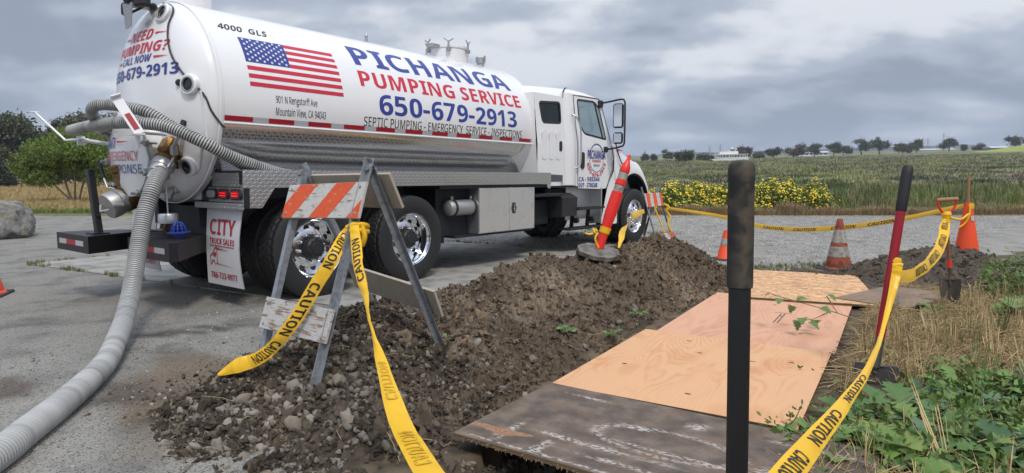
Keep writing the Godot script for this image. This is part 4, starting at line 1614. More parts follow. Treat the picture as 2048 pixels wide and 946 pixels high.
		gb.tube(curve([V(4.99, 2.25, 1.07 * s), V(5.02, 2.22, 1.13 * s), V(5.12, 2.08, 1.15 * s), V(5.14, 1.8, 1.16 * s), V(5.13, 1.5, 1.16 * s), V(5.10, 1.41, 1.14 * s), V(5.08, 1.39, 1.09 * s)], 0.03), 0.015, 8)
		part(cabo, "grab_bar", gb, mats.alu)
		# mirrors on a looped arm
		var arm := Shape.new()
		arm.tube(curve([V(5.98, 2.52, 1.0 * s), V(6.0, 2.535, 1.15 * s), V(6.03, 2.57, 1.40 * s), V(6.05, 2.54, 1.455 * s), V(6.05, 2.40, 1.465 * s), V(6.05, 1.95, 1.465 * s), V(6.05, 1.80, 1.455 * s), V(6.03, 1.765, 1.38 * s), V(6.08, 1.74, 1.2 * s), V(6.10, 1.73, 1.06 * s)], 0.05), 0.016, 8)
		arm.box(V(5.97, 2.51, 1.03 * s), V(0.12, 0.12, 0.06), Basis(), 0.015)
		arm.box(V(6.08, 1.73, 1.08 * s), V(0.14, 0.10, 0.05), Basis(), 0.015)
		var armo := part(truck, "mirror_arm", arm, mats.black_plastic)
		var face := Basis(V(0, 1, 0), 0.25 * s)
		for q in [[2.30, 0.42, 0.185], [1.92, 0.20, 0.175]]:
			var m := Shape.new()
			var mc := V(6.04, q[0], 1.335 * s)
			m.box(mc + face * V(0.04, 0, 0), V(0.075, q[1], q[2]), face, 0.03)
			part(armo, "mirror_shell", m, mats.black_plastic)
			var mg := Shape.new()
			mg.box(mc + face * V(-0.001, 0, 0), V(0.008, q[1] - 0.045, q[2] - 0.04), face, 0.003)
			part(armo, "mirror_glass", mg, mats.mirror_glass)
	# windscreen and posts
	var ws := Shape.new()
	ws.grid(1, 10, func(i: int, j: int) -> Vector3:
		var t := 1.0 - j / 5.0
		return V((5.97 if i == 1 else 6.40) + 0.10 * (1 - t * t), 2.60 if i == 1 else 1.80, t * (0.99 if i == 1 else 1.07)))
	part(cabo, "windscreen", ws, mats.cab_glass)
	# seats and wheel seen through the glass
	for z in [0.55, -0.55]:
		var se := Shape.new()
		se.box(V(5.25, 1.62, z), V(0.5, 0.16, 0.5), Basis(), 0.05)
		se.box(V(5.0, 2.0, z), V(0.14, 0.75, 0.48), Basis(V(0, 0, 1), 0.12), 0.05)
		part(cabo, "seat", se, mats.seat_grey)
	# emblem and numbers on the right door
	var c := V(5.77, 1.575, 1.091)
	for q in [[0.245, 0.228, 0.02, 3.12, mats.letter_blue], [0.245, 0.235, 3.3, 6.1, mats.letter_blue]]:
		var s := Shape.new()
		lay(s, rect_tris(0, 0, 1, 1), func(u: float, v: float) -> Vector3:
			var a := lerpf(q[3], q[2], u)
			return c + V(cos(a), sin(a), 0) * lerpf(q[1], q[0], v), Vector2(0.04, 9))
		part(cabo, "door_emblem_ring", s, q[4])
	plane_print(cabo, "door_emblem_name", "PICHANGA", mats.letter_blue, c + V(-0.30, -0.02, 0.002), V(0.60, 0, 0), V(0, 0.15, 0))
	plane_print(cabo, "door_emblem_line", "PUMPING", mats.letter_red, c + V(-0.14, -0.075, 0.001), V(0.28, 0, 0), V(0, 0.042, 0))
	plane_print(cabo, "door_emblem_line", "SERVICE", mats.letter_blue, c + V(-0.10, -0.145, 0.001), V(0.20, 0, 0), V(0, 0.035, 0))
	side_text_arc(cabo, "door_emblem_phone", "650-679-2913", mats.letter_red, c, 0.335, 0.265, PI + 0.30, TAU - 0.30)
	plane_print(cabo, "door_number", "CA - 593344", mats.letter_blue, V(5.205, 1.175, 1.09), V(0.68, 0, 0), V(0, 0.075, 0))
	plane_print(cabo, "door_number", "DOT - 3706268", mats.letter_blue, V(5.205, 1.075, 1.09), V(0.60, 0, 0), V(0, 0.075, 0))
	# hood and fenders
	var hood := Shape.new()
	var hs := [[6.30, 1.86, 0.98], [6.6, 1.84, 0.95], [7.0, 1.78, 0.90], [7.4, 1.70, 0.83], [7.7, 1.62, 0.76], [7.88, 1.50, 0.70], [7.93, 1.2, 0.66], [7.93, 0.75, 0.66]]
	hood.grid(hs.size() - 1, 20, func(i: int, j: int) -> Vector3:
		var t := j / 20.0 * 2 - 1
		var q: Array = hs[i]
		if absf(t) > 0.8:
			return V(q[0], lerpf(minf(q[1] - 0.18, 1.5), 1.0, (absf(t) - 0.8) / 0.2), signf(t) * q[2])
		return V(q[0], q[1] - 0.18 * pow(absf(t) / 0.8, 4), t / 0.8 * q[2]))
	part(truck, "hood", hood, white)
	for s in [1.0, -1.0]:
		var arch := PackedVector2Array()
		for k in 17:
			var a := lerpf(-0.25, PI + 0.30, k / 16.0)
			arch.append(Vector2(7.06 + cos(a) * 0.66, 0.62 + sin(a) * 0.70))
		# outer top line of the fender, back to front
		var topl := func(x: float) -> float:
			if x < 6.33:
				return 1.30
			return 1.84 - 0.30 * pow(clampf((x - 6.33) / 0.75, 0, 1), 0.75) - 0.75 * pow(clampf((x - 7.08) / 0.78, 0, 1), 2.2)
		var fe := Shape.new()
		var n := 36
		# side skin between the arch and the top line, then rolled over towards the hood
		fe.grid(n, 8, func(i: int, j: int) -> Vector3:
			var t := i / float(n)
			var a := lerpf(PI + 0.30, -0.25, t)
			var lo := Vector2(7.06 + cos(a) * 0.66, 0.62 + sin(a) * 0.70)
			var xh := lerpf(6.33, 7.88, smoothstep(0.0, 1.0, t))
			var hi := Vector2(xh, topl.call(xh))
			if t < 0.05:
				hi.x = 6.30
			var q := lo.lerp(hi, 1.0 - (j / 8.0 if s > 0 else 1.0 - j / 8.0))
			var bulge := 1.0 - (j / 8.0 if s > 0 else 1.0 - j / 8.0)
			return V(q.x, q.y, s * (1.17 - 0.07 * bulge * bulge - 0.02 * (1.0 - bulge))))
		fe.grid(n, 5, func(i: int, j: int) -> Vector3:
			var t := i / float(n)
			var xh := lerpf(6.33, 7.88, smoothstep(0.0, 1.0, t))
			if t < 0.05:
				xh = 6.30
			var b := 1.0 - j / 5.0 if s > 0 else j / 5.0
			return V(xh, topl.call(xh) - 0.05 * b * b + (0.03 * sin(b * 2.0)), s * (1.10 - 0.38 * b)))
		# part behind the wheel, down to the step
		fe.flat()
		var rear := poly_tris(P2([5.93, 0.44, 6.10, 0.40, 6.42, 0.42, 6.43, 0.62, 6.42, 0.80, 6.50, 1.05, 6.33, 1.75, 6.32, 1.36, 6.14, 1.06]))
		if s < 0:
			for k in range(0, rear.size(), 3):
				var q := rear[k]
				rear[k] = rear[k + 1]
				rear[k + 1] = q
		lay(fe, rear, func(u: float, v: float) -> Vector3: return V(u, v, s * (1.095 + 0.055 * smoothstep(6.1, 6.5, u))))
		var feo := part(truck, "front_fender", fe, white)
		var lin_ := Shape.new()
		lin_.lathe([Vector2(0.645, -0.45), Vector2(0.645, 0.0)], 20, Transform3D(basis_to(V(0, 0, s)), V(7.06, 0.64, 1.13 * s)))
		lin_.box(V(7.06, 1.0, 0.66 * s), V(1.5, 1.2, 0.04))
		part(feo, "wheel_liner", lin_, mats.chassis_black)
		var sk := Shape.new()
		sk.box(V(5.94, 0.76, 0.98 * s), V(0.03, 0.62, 0.24))
		sk.box(V(5.55, 0.80, 0.86 * s), V(0.8, 0.55, 0.02))
		part(feo, "kick_panel", sk, mats.alu)
		var fm := Shape.new()
		fm.tube(curve([V(6.42, 1.98, 1.06 * s), V(6.44, 1.70, 1.13 * s), V(6.50, 1.52, 1.17 * s), V(6.58, 1.47, 1.18 * s)], 0.04), 0.012, 6)
		fm.box(V(6.60, 1.47, 1.18 * s), V(0.13, 0.07, 0.06), Basis(V(0, 0, 1), 0.4), 0.02)
		part(feo, "hood_latch", fm, mats.black_plastic)
		var mk := Shape.new()
		lay(mk, P2([0, 0.1, 1, 0.45, 0, 0.55] if s > 0 else [0, 0.1, 0, 0.55, 1, 0.45]), func(u: float, v: float) -> Vector3: return V(6.42 + 0.24 * u, 1.70 + 0.10 * v - 0.02 * u, s * 1.125))
		part(feo, "hood_mark", mk, mats.letter_red)
	var fb := Shape.new()
	fb.box(V(7.98, 0.68, 0), V(0.16, 0.34, 2.3), Basis(), 0.05)
	part(truck, "front_bumper", fb, mats.chrome)


# ---------- road works: heap, boards, barricades, cones, tools, tape ----------
# crest of the heap and its near foot, section by section
var heap := [
	[V(-1.93, 0.085, -3.30), V(-1.40, 0.075, -2.55)], [V(-1.72, 0.16, -3.63), V(-1.05, 0.07, -2.20)], [V(-1.47, 0.25, -3.99), V(-0.70, 0.03, -2.05)],
	[V(-1.20, 0.37, -4.41), V(-0.32, 0.0, -2.25)], [V(-1.02, 0.40, -4.67), V(-0.05, -0.05, -2.55)], [V(-0.68, 0.36, -4.96), V(0.08, -0.05, -2.95)],
	[V(-0.37, 0.365, -5.52), V(0.30, -0.02, -3.66)], [V(0.10, 0.41, -6.33), V(0.66, -0.02, -4.40)], [V(0.80, 0.375, -6.98), V(1.14, -0.045, -5.28)],
	[V(1.49, 0.43, -7.54), V(1.73, -0.08, -6.14)], [V(1.94, 0.41, -7.94), V(2.32, -0.11, -6.99)], [V(2.47, 0.09, -8.50), V(2.79, -0.145, -7.86)], [V(2.80, -0.15, -8.70), V(3.05, -0.17, -8.50)]]


func heap_at(t: float, w: float) -> Vector3:   # t along the heap; w -1 far foot, 0 crest, 1 near foot
	var f := clampf(t, 0, heap.size() - 1.001)
	var i := int(f)
	f -= i
	var q := [Vector3.ZERO, Vector3.ZERO]
	for k in 2:
		var a: Vector3 = heap[maxi(i - 1, 0)][k]
		var b: Vector3 = heap[i][k]
		var c: Vector3 = heap[i + 1][k]
		var d: Vector3 = heap[mini(i + 2, heap.size() - 1)][k]
		q[k] = b.cubic_interpolate(c, a, d, f)
	var crest: Vector3 = q[0]
	var foot: Vector3 = q[1]
	if w >= 0.0:
		var p := crest.lerp(foot, w)
		p.y = lerpf(foot.y, crest.y, pow(1 - w, 1.12) * (1.0 + 0.10 * sin(w * PI)))
		return p
	var out := crest - foot
	out.y = 0
	out = out.normalized()
	var hh := crest.y - ground_y(crest.x, crest.z)
	var run := hh * 1.15 + 0.10
	var p := crest + out * run * -w
	p.y = lerpf(ground_y(p.x, p.z) - 0.02, crest.y, pow(1 + w, 1.25))
	return p


func rough(p: Vector3, k := 1.0) -> float:
	var q := p * 2.2
	var r := lump_noise.get_noise_3dv(q) * 0.10
	r += absf(lump_noise.get_noise_3dv(p * 6.5 + Vector3(31, 0, 7))) * 0.10 - 0.025
	r += lump_noise.get_noise_3dv(p * 20.0) * 0.036
	return r * k


func heap_top(t: float, w: float) -> Vector3:
	var p := heap_at(t, w)
	var k := smoothstep(1.0, 0.86, absf(w)) * clampf(t, 0.15, 1.0) * clampf(12.0 - t, 0.15, 1.0)
	p.y += rough(p, k) - 0.03 * smoothstep(0.9, 1.0, absf(w))
	return p


func lump(seed_: int, nu: int, nv: int, amount: float, squash := 1.0) -> ArrayMesh:
	var s := Shape.new()
	var n := FastNoiseLite.new()
	n.seed = seed_
	n.frequency = 0.9
	n.fractal_octaves = 2
	var facets := amount > 0.8
	s.grid(nv, nu, func(i: int, j: int) -> Vector3:
		var a := TAU * (j % nu) / nu
		var e := PI * i / nv - PI / 2
		var d := V(cos(e) * cos(a), sin(e), cos(e) * sin(a))
		d = d * (1.0 + amount * n.get_noise_3dv(d))
		d.y *= squash
		return d, Vector2.ONE, null, facets)
	return s.mesh()


func spin(scale: Vector3) -> Basis:
	return Basis.from_euler(V(rng.randf() * TAU, rng.randf() * TAU, rng.randf() * TAU)).scaled_local(scale)


func build_heap() -> void:
	var h := thing("dirt_heap", "long heap of dark crumbly soil and stones between truck and plywood", "dirt heap", V(0, 0, -5))
	var soil := vmat("soil", 0.97)
	soil.albedo_texture = noise_tex(0.012, [0.0, Color(0.42, 0.41, 0.40), 0.45, Color(0.85, 0.84, 0.83), 0.7, Color(1.05, 1.03, 1.0), 1.0, Color(1.35, 1.3, 1.22)], 512, FastNoiseLite.TYPE_SIMPLEX_SMOOTH, 6, 51)
	tri_map(soil, 3.2, true)
	soil.normal_enabled = true
	soil.normal_texture = noise_tex(0.03, [], 512, FastNoiseLite.TYPE_SIMPLEX_SMOOTH, 6, 52, true, 9.0)
	var s := Shape.new()
	var ni := 380
	var nj := 180
	s.grid(ni, nj, func(i: int, j: int) -> Vector3: return heap_top(12.0 * i / ni, -1.0 + 2.0 * (1.0 - float(j) / nj)),
		Vector2.ONE, func(i: int, j: int) -> Color:
			var p := heap_at(12.0 * i / ni, -1.0 + 2.0 * (1.0 - float(j) / nj))
			var n := zone_noise.get_noise_2d(p.x * 11.0, p.z * 11.0)
			var damp := smoothstep(6.0, 2.0, 12.0 * i / ni)
			var c := Color(0.125, 0.093, 0.062).lerp(Color(0.078, 0.060, 0.044), damp)
			c = c.lerp(Color(0.20, 0.158, 0.112), 0.75 * smoothstep(0.0, 0.35, zone_noise.get_noise_2d(p.x * 5.0 + 50, p.z * 5.0)))
			return c * (1.0 + 0.75 * n))
	part(h, "soil", s, soil, true)
	var clod_mat := vmat("clod", 0.97)
	clod_mat.albedo_texture = soil.albedo_texture
	tri_map(clod_mat, 9.0, false)
	# crumbs and clods, too many to count
	for v in 3:
		var m := lump(70 + v, 9, 6, 1.1, 0.8)
		var xs := []
		var cs := []
		for k in 9000:
			var t := rng.randf_range(0.0, 12.0)
			var w := rng.randf_range(-0.75, 1.0)
			var p := heap_top(t, w)
			var r := 0.0035 + 0.019 * pow(rng.randf(), 3.8)
			if rng.randf() < 0.012:
				r *= 2.4
			p.y += r * 0.15
			xs.append(Transform3D(spin(V(r, r * rng.randf_range(0.6, 1), r * rng.randf_range(0.7, 1.2))), p))
			var b := rng.randf_range(0.7, 1.25)
			var c := Color(0.135, 0.101, 0.068) if t > 5 else Color(0.078, 0.060, 0.044)
			if rng.randf() < 0.14:
				c = Color(0.21, 0.165, 0.115)
			cs.append(c * b)
		scatter(h, "soil_crumbs", m, clod_mat, xs, cs, true)
	var xs := []
	var cs := []
	for k in 3300:
		var t := rng.randf_range(0.0, 12.0)
		var w := rng.randf_range(-0.6, 1.0)
		var p := heap_top(t, w)
		var r := rng.randf_range(0.012, 0.026) + (0.02 * rng.randf() if rng.randf() < 0.12 else 0.0)
		if k > 3200:
			r = rng.randf_range(0.035, 0.068)
		xs.append(Transform3D(spin(V(r, r * rng.randf_range(0.55, 0.9), r * rng.randf_range(0.7, 1.2))), p))
		var c := Color(0.135, 0.101, 0.068) if t > 5 else Color(0.078, 0.060, 0.044)
		cs.append(c * rng.randf_range(0.65, 1.45) * (1.0 + 0.9 * smoothstep(0.0, 0.35, zone_noise.get_noise_2d(p.x * 5.0 + 50, p.z * 5.0))))
	scatter(h, "soil_clods", lump(78, 11, 8, 1.25, 0.85), clod_mat, xs, cs, true)
	# crumbs strayed onto the asphalt
	xs = []
	cs = []
	for k in 1500:
		var t := rng.randf_range(-0.1, 11.5)
		var w := -1.0 - absf(rng.randfn(0.0, 0.35)) if rng.randf() < 0.8 or t > 2.0 else 1.0
		var p := heap_at(maxf(t, 0.0), maxf(w, -1.0))
		p += (heap_at(maxf(t, 0), -1.0) - heap_at(maxf(t, 0), 0.0)).normalized() * (-w - 1.0) * 0.8 + V(rng.randfn(0, 0.12), 0, rng.randfn(0, 0.12))
		var r := 0.004 + 0.014 * pow(rng.randf(), 3.0)
		p.y = ground_y(p.x, p.z) + 0.012
		xs.append(Transform3D(spin(V(r, r * 0.8, r)), p))
		cs.append(Color(0.13, 0.10, 0.075) * rng.randf_range(0.6, 1.5))
	scatter(h, "strayed_crumbs", lump(75, 8, 5, 1.0, 0.8), clod_mat, xs, cs, true)
	# stones: the larger ones each a piece of its own
	var stone_mats := []
	for k in 5:
		var c: Array = [[0.235, 0.21, 0.17], [0.19, 0.17, 0.15], [0.29, 0.26, 0.22], [0.155, 0.14, 0.115], [0.24, 0.205, 0.16]][k]
		var m := mat("stone_%d" % k, lin(c[0], c[1], c[2]), 0.85)
		m.albedo_texture = noise_tex(0.02, [0.0, Color(0.5, 0.48, 0.45), 0.5, Color(0.95, 0.94, 0.93), 1.0, Color(1.2, 1.2, 1.18)], 128, FastNoiseLite.TYPE_SIMPLEX_SMOOTH, 4, 60 + k)
		tri_map(m, 8.0)
		stone_mats.append(m)
	var stones := []
	for k in 5:
		stones.append(lump(80 + k, 10, 7, 0.55, 0.72))
	for k in 292:
		var t := clampf(absf(rng.randfn(2.4, 1.5)), 0.1, 6.5)
		var w := clampf(rng.randfn(0.42, 0.3), -0.15, 0.97)
		if k > 245:
			t = rng.randf_range(5.0, 11.5)
			w = rng.randf_range(-0.1, 0.95)
		if k < 245 and lump_noise.get_noise_2d(t * 0.9 + 5.0, w * 2.2) < -0.02 and rng.randf() < 0.85:
			t = clampf(rng.randfn(2.0, 0.8), 0.1, 4.5)
			w = clampf(rng.randfn(0.33, 0.16), -0.15, 0.95)
		var p := heap_top(t, w)
		var r := rng.randf_range(0.013, 0.027) + (0.022 * rng.randf() if rng.randf() < 0.16 else 0.0)
		if k == 0:
			p = heap_top(4.4, 0.80)
			r = 0.062
		var o := part(h, "stone", stones[k % 5], stone_mats[(k * 7 + k / 5) % 5])
		o.position = p + V(0, r * 0.32, 0) - h.position
		o.basis = spin(V(r * rng.randf_range(0.9, 1.35), r, r * rng.randf_range(0.8, 1.1)))
	for v in 2:
		xs = []
		cs = []
		for k in 1300:
			var t := clampf(absf(rng.randfn(2.4, 2.0)), 0.05, 11.5)
			var w := clampf(rng.randfn(0.4, 0.36), -0.5, 0.99)
			var p := heap_top(t, w)
			var r := rng.randf_range(0.006, 0.016)
			xs.append(Transform3D(spin(V(r * 1.2, r, r)), p + V(0, r * 0.3, 0)))
			cs.append(Color(0.23, 0.205, 0.165) * rng.randf_range(0.5, 1.2))
		scatter(h, "gravel", stones[v], clod_mat, xs, cs, true)
	# roots and straws in the soil
	var rt := Shape.new()
	for k in 60:
		var t := rng.randf_range(0.5, 11.0)
		var w := rng.randf_range(0.0, 0.9)
		var p := heap_top(t, w) + V(0, 0.012, 0)
		var d := V(rng.randfn(0, 1), rng.randfn(0.1, 0.25), rng.randfn(0, 1)).normalized() * rng.randf_range(0.06, 0.22)
		rt.tube([p, p + d * 0.5 + V(0, 0.015, 0), p + d], 0.0022, 4, false)
	part(h, "dry_roots", rt, mat("root_straw", lin(0.30, 0.23, 0.13), 0.9), true)
	# second, smaller heap at the right
	var h2 := thing("soil_pile", "small dark soil pile under the bright orange cone", "dirt heap", V(5.1, -0.2, -7.9))
	var pile := func(x: float, z: float) -> float:
		var q := Vector2((x - 5.45) / 1.35, (z + 7.95) / 1.15).rotated(0.5)
		var low := Vector2((x - 4.3) / 1.1, (z + 8.1) / 0.5)
		return 0.44 * pow(maxf(0.0, 1.0 - q.length()), 0.8) + 0.10 * maxf(0.0, 1.0 - low.length())
	var s2 := Shape.new()
	s2.grid(110, 90, func(i: int, j: int) -> Vector3:
		var x := 3.0 + 4.2 * i / 110.0
		var z := -6.6 - 2.8 * (j / 90.0)
		var hh: float = pile.call(x, z)
		var p := V(x, ground_y(x, z) - 0.02 + hh, z)
		p.y += rough(p, smoothstep(0.0, 0.12, hh))
		return p, Vector2.ONE, func(i: int, j: int) -> Color: return Color(0.098, 0.077, 0.058))
	part(h2, "soil", s2, soil, true)
	xs = []
	cs = []
	for k in 1800:
		var x := rng.randf_range(3.4, 6.8)
		var z := rng.randf_range(-9.0, -6.8)
		var hh: float = pile.call(x, z)
		if hh < 0.01:
			continue
		var p := V(x, ground_y(x, z) - 0.02 + hh, z)
		p.y += rough(p, smoothstep(0.0, 0.12, hh))
		var r := 0.008 + 0.03 * pow(rng.randf(), 3.0)
		xs.append(Transform3D(spin(V(r, r * 0.8, r)), p))
		cs.append(Color(0.11, 0.088, 0.066) * rng.randf_range(0.65, 1.35))
	scatter(h2, "soil_crumbs", lump(71, 9, 6, 1.1, 0.8), clod_mat, xs, cs, true)


func wood_tex(w: int, h: int, seed_: int, base: Color, dark: Color, rings: float, knots: Array) -> ImageTexture:
	var n := FastNoiseLite.new()
	n.seed = seed_
	n.frequency = 1.0
	n.fractal_octaves = 3
	return picture(w, h, func(u: float, v: float) -> Color:
		# grain runs along v
		var f := n.get_noise_2d(u * 2.2, v * 0.8) * 1.3 + u * 0.5 + n.get_noise_2d(u * 14.0, v * 1.6) * 0.12
		for k in knots:
			var d := Vector2((u - k[0]) * 1.0, (v - k[1]) * 0.42).length()
			f += k[2] * exp(-d * d * 160.0)
		var ring := pow(0.5 + 0.5 * sin(f * rings * 2.0), 3.0) * smoothstep(-0.5, 0.3, n.get_noise_2d(u * 3.0 + 80, v * 1.3))
		var fine := n.get_noise_2d(u * 160.0, v * 6.0) * 0.5 + 0.5
		var patch := n.get_noise_2d(u * 3.0 + 40, v * 2.0) * 0.5 + 0.5
		var c := base.lerp(dark, ring * 0.26 + 0.20 * fine + 0.22 * smoothstep(0.5, 0.8, patch))
		for k in knots:
			var d := Vector2((u - k[0]), (v - k[1]) * 2.0).length()
			if k[2] > 1.0:
				c = c.lerp(Color(0.22, 0.11, 0.07), smoothstep(0.016, 0.010, d))
		return c)


func board(called: String, label: String, corner: Vector3, across: Vector3, along: Vector3, thick: float, m: Material, group := "") -> Node3D:
	var o := thing(called, label, "plywood", corner + (across + along) / 2, group)
	var s := Shape.new()
	var x := across.normalized()
	var z := along.normalized()
	var y := z.cross(x).normalized()
	z = x.cross(y)
	var b := Basis(x, y, z)
	# top face carries the sheet's own grain once; edges and underside the ply
	var hw := across.length() / 2
	var hl := along.length() / 2
	s.flat()
	s.quad(b * V(-hw, 0, hl), b * V(hw, 0, hl), b * V(hw, 0, -hl), b * V(-hw, 0, -hl), Vector2(0, 1), Vector2(1, 1), Vector2(1, 0), Vector2(0, 0))
	part(o, "face", s, m)
	var e := Shape.new()
	var t := thick
	var k := [V(-hw, 0, hl), V(hw, 0, hl), V(hw, 0, -hl), V(-hw, 0, -hl)]
	for i in 4:
		var p: Vector3 = k[i]
		var q: Vector3 = k[(i + 1) % 4]
		for l in 3:
			var y0 := -t * (l + 1) / 3.0
			var y1 := -t * l / 3.0
			var inset := 0.002 if l == 1 else 0.0
			var pi: Vector3 = p * (1 - inset / hw)
			var qi: Vector3 = q * (1 - inset / hw)
			e.quad(b * (pi + V(0, y0, 0)), b * (qi + V(0, y0, 0)), b * (qi + V(0, y1, 0)), b * (pi + V(0, y1, 0)))
	e.quad(b * (k[3] - V(0, t, 0)), b * (k[2] - V(0, t, 0)), b * (k[1] - V(0, t, 0)), b * (k[0] - V(0, t, 0)))
	part(o, "ply_edge", e, mats.ply_edge)
	return o


func stamp(parent: Node3D, across: Vector3, along: Vector3, at: Vector2, dirx: Vector3, size: float) -> void:
	# the maker's ink stamp: two rows of illegible dashes and a bar
	var s := Shape.new()
	var x := dirx.normalized()
	var n := along.cross(across).normalized()
	if n.y < 0:
		n = -n
	var y := n.cross(x)
	var o := across * (at.x - 0.5) + along * (at.y - 0.5) + n * 0.0015
	var r := RandomNumberGenerator.new()
	r.seed = 4
	for row in 2:
		var u := 0.0
		while u < size:
			var l := r.randf_range(0.008, 0.022)
			s.quad(o + x * u + y * (0.03 * row), o + x * (u + l) + y * (0.03 * row), o + x * (u + l) + y * (0.03 * row + 0.013), o + x * u + y * (0.03 * row + 0.013))
			u += l + 0.006
	s.quad(o + x * (size + 0.03) - y * 0.05, o + x * (size + 0.045) - y * 0.05, o + x * (size + 0.045) + y * 0.10, o + x * (size + 0.03) + y * 0.10)
	part(parent, "ink_stamp", s, mats.stamp_ink)


func build_boards() -> void:
	mat("ply_edge", lin(0.16, 0.105, 0.06), 0.9)
	mat("stamp_ink", lin(0.20, 0.145, 0.105), 0.8)
	var fresh := mat("fresh_ply", Color.WHITE, 0.72)
	fresh.albedo_texture = wood_tex(384, 640, 3, Color(0.83, 0.655, 0.49), Color(0.71, 0.45, 0.28), 12.0, [[0.42, 0.30, 1.6], [0.70, 0.62, 0.6], [0.16, 0.62, 1.9], [0.55, 0.85, 2.2], [0.30, 0.12, 1.4], [0.85, 0.25, 1.3]])
	var pink := mat("pink_ply", Color.WHITE, 0.75)
	pink.albedo_texture = wood_tex(384, 640, 19, Color(0.82, 0.635, 0.51), Color(0.69, 0.46, 0.35), 9.0, [[0.25, 0.30, 1.5], [0.60, 0.45, 1.6], [0.78, 0.75, 1.2], [0.35, 0.7, 0.5], [0.5, 0.2, 1.4]])
	# flaked board
	var osb := mat("strand_board", Color.WHITE, 0.8)
	var im := Image.create(512, 512, false, Image.FORMAT_RGBA8)
	im.fill(Color(0.80, 0.63, 0.46))
	var r := RandomNumberGenerator.new()
	r.seed = 77
	for k in 4200:
		var w := r.randi_range(8, 42)
		var hh := r.randi_range(2, 6)
		var b := r.randf_range(0.72, 1.12)
		var c := Color(0.86 * b, 0.68 * b, 0.50 * b)
		if r.randf() < 0.12:
			c = Color(0.55, 0.40, 0.28)
		var x := r.randi_range(-20, 511)
		var y := r.randi_range(0, 511)
		var sl := r.randf_range(-0.35, 0.35)
		for q in range(0, w, 3):
			im.fill_rect(Rect2i(x + q, y + int(q * sl), 3, hh), c)
	osb.albedo_texture = ImageTexture.create_from_image(im)
	var ob := im.duplicate()
	ob.bump_map_to_normal_map(4.0)
	osb.normal_enabled = true
	osb.normal_texture = ImageTexture.create_from_image(ob)
	# old dark board with chalky smears and a torn bare patch
	var old := mat("old_ply", Color.WHITE, 0.85)
	var n := FastNoiseLite.new()
	n.seed = 9
	n.frequency = 1.0
	n.fractal_octaves = 5
	var smear := [[0.18, 0.12, 0.10, 0.02], [0.55, 0.20, 0.04, 0.05], [0.42, 0.40, 0.05, 0.03], [0.62, 0.62, 0.22, 0.025], [0.35, 0.74, 0.22, 0.03], [0.62, 0.86, 0.30, 0.025], [0.80, 0.55, 0.05, 0.10], [0.12, 0.80, 0.02, 0.16], [0.25, 0.90, 0.02, 0.10], [0.88, 0.18, 0.12, 0.03], [0.30, 0.97, 0.3, 0.015]]
	old.albedo_texture = picture(640, 448, func(u: float, v: float) -> Color:
		var f := n.get_noise_2d(u * 5.0, v * 9.0)
		var g := n.get_noise_2d(u * 70.0, v * 40.0)
		var c := Color(0.45, 0.395, 0.345).lerp(Color(0.32, 0.28, 0.25), clampf(0.5 + n.get_noise_2d(u * 9.0, v * 5.0) * 1.1, 0, 1))
		c = c.lerp(Color(0.42, 0.33, 0.26), clampf(n.get_noise_2d(u * 4.0 + 20, v * 6.0) * 1.2 - 0.1, 0, 1))
		c = c * (1.0 + 0.08 * g)
		var wh := 0.0
		for k in smear:
			var d := Vector2((u - k[0]) / k[2], (v - k[1]) / k[3]).length()
			wh = maxf(wh, smoothstep(1.3, 0.4, d + f * 0.8))
		var arc := absf(Vector2((u - 0.52) / 0.20, (v - 0.52) / 0.16).length() - 1.0)
		wh = maxf(wh, smoothstep(0.18, 0.02, arc) * 0.8)
		wh *= smoothstep(-0.25, 0.15, n.get_noise_2d(u * 45.0 + 7, v * 45.0))
		c = c.lerp(Color(0.72, 0.69, 0.66), wh * 0.85)
		var torn := Vector2((u - 0.10) / 0.07, (v - 0.83) / 0.045).rotated(0.5).length() + f * 1.5
		c = c.lerp(Color(0.56, 0.42, 0.32) * (1.0 + 0.3 * g), smoothstep(1.05, 0.9, torn))
		c.a = 1
		return c)
	var al := V(-0.517, 0.035, 0.856)
	var a := board("plywood_sheet", "fresh tan plywood sheet with swirling grain, nearest of the pale sheets", V(1.033, 0.023, -5.114), V(1.148, -0.010, 0.700), V(-0.492, 0.034, 0.87) * 1.62, 0.018, fresh, "boards laid over the trench")
	stamp(a, V(1.148, -0.010, 0.700), V(-0.492, 0.034, 0.87) * 1.62, Vector2(0.66, 0.55), -al, 0.34)
	var b := board("plywood_sheet", "pinkish plywood sheet between the tan sheet and the flaked board", V(2.215, -0.071, -6.863), V(1.111, -0.01, 0.659), V(-0.535, 0.035, 0.845) * 2.06, 0.018, pink, "boards laid over the trench")
	stamp(b, V(1.111, -0.01, 0.659), V(-0.535, 0.035, 0.845) * 2.06, Vector2(0.62, 0.60), -al, 0.42)
	board("strand_board", "rough flaked strand board, farthest sheet over the trench", V(3.17, -0.112, -8.418), V(1.228, -0.018, 0.485), V(-0.49, 0.035, 0.87) * 2.1, 0.02, osb, "boards laid over the trench")
	var f0 := V(0.827, -0.006, 0.561) * 1.66
	var f1 := V(-0.455, 0.034, 0.89) * 0.89
	var o := board("old_plywood", "dark weathered plywood with white smears and splintered front edge", V(0.159, 0.117, -3.654), f0, f1, 0.02, old, "boards laid over the trench")
	var sp := Shape.new()
	for k in 160:
		var u := rng.randf() - 0.5
		var p := f0 * u + f1 * 0.5 + V(0, -rng.randf_range(0.004, 0.02), 0)
		sp.tri(p - f0 * 0.004, p + f0 * 0.004, p + f1 * rng.randf_range(0.006, 0.02) + V(0, -rng.randf_range(0.0, 0.018), 0))
	part(o, "splinters", sp, mats.ply_edge)
	tag(o.get_node("splinters"), "", "", "", "stuff")
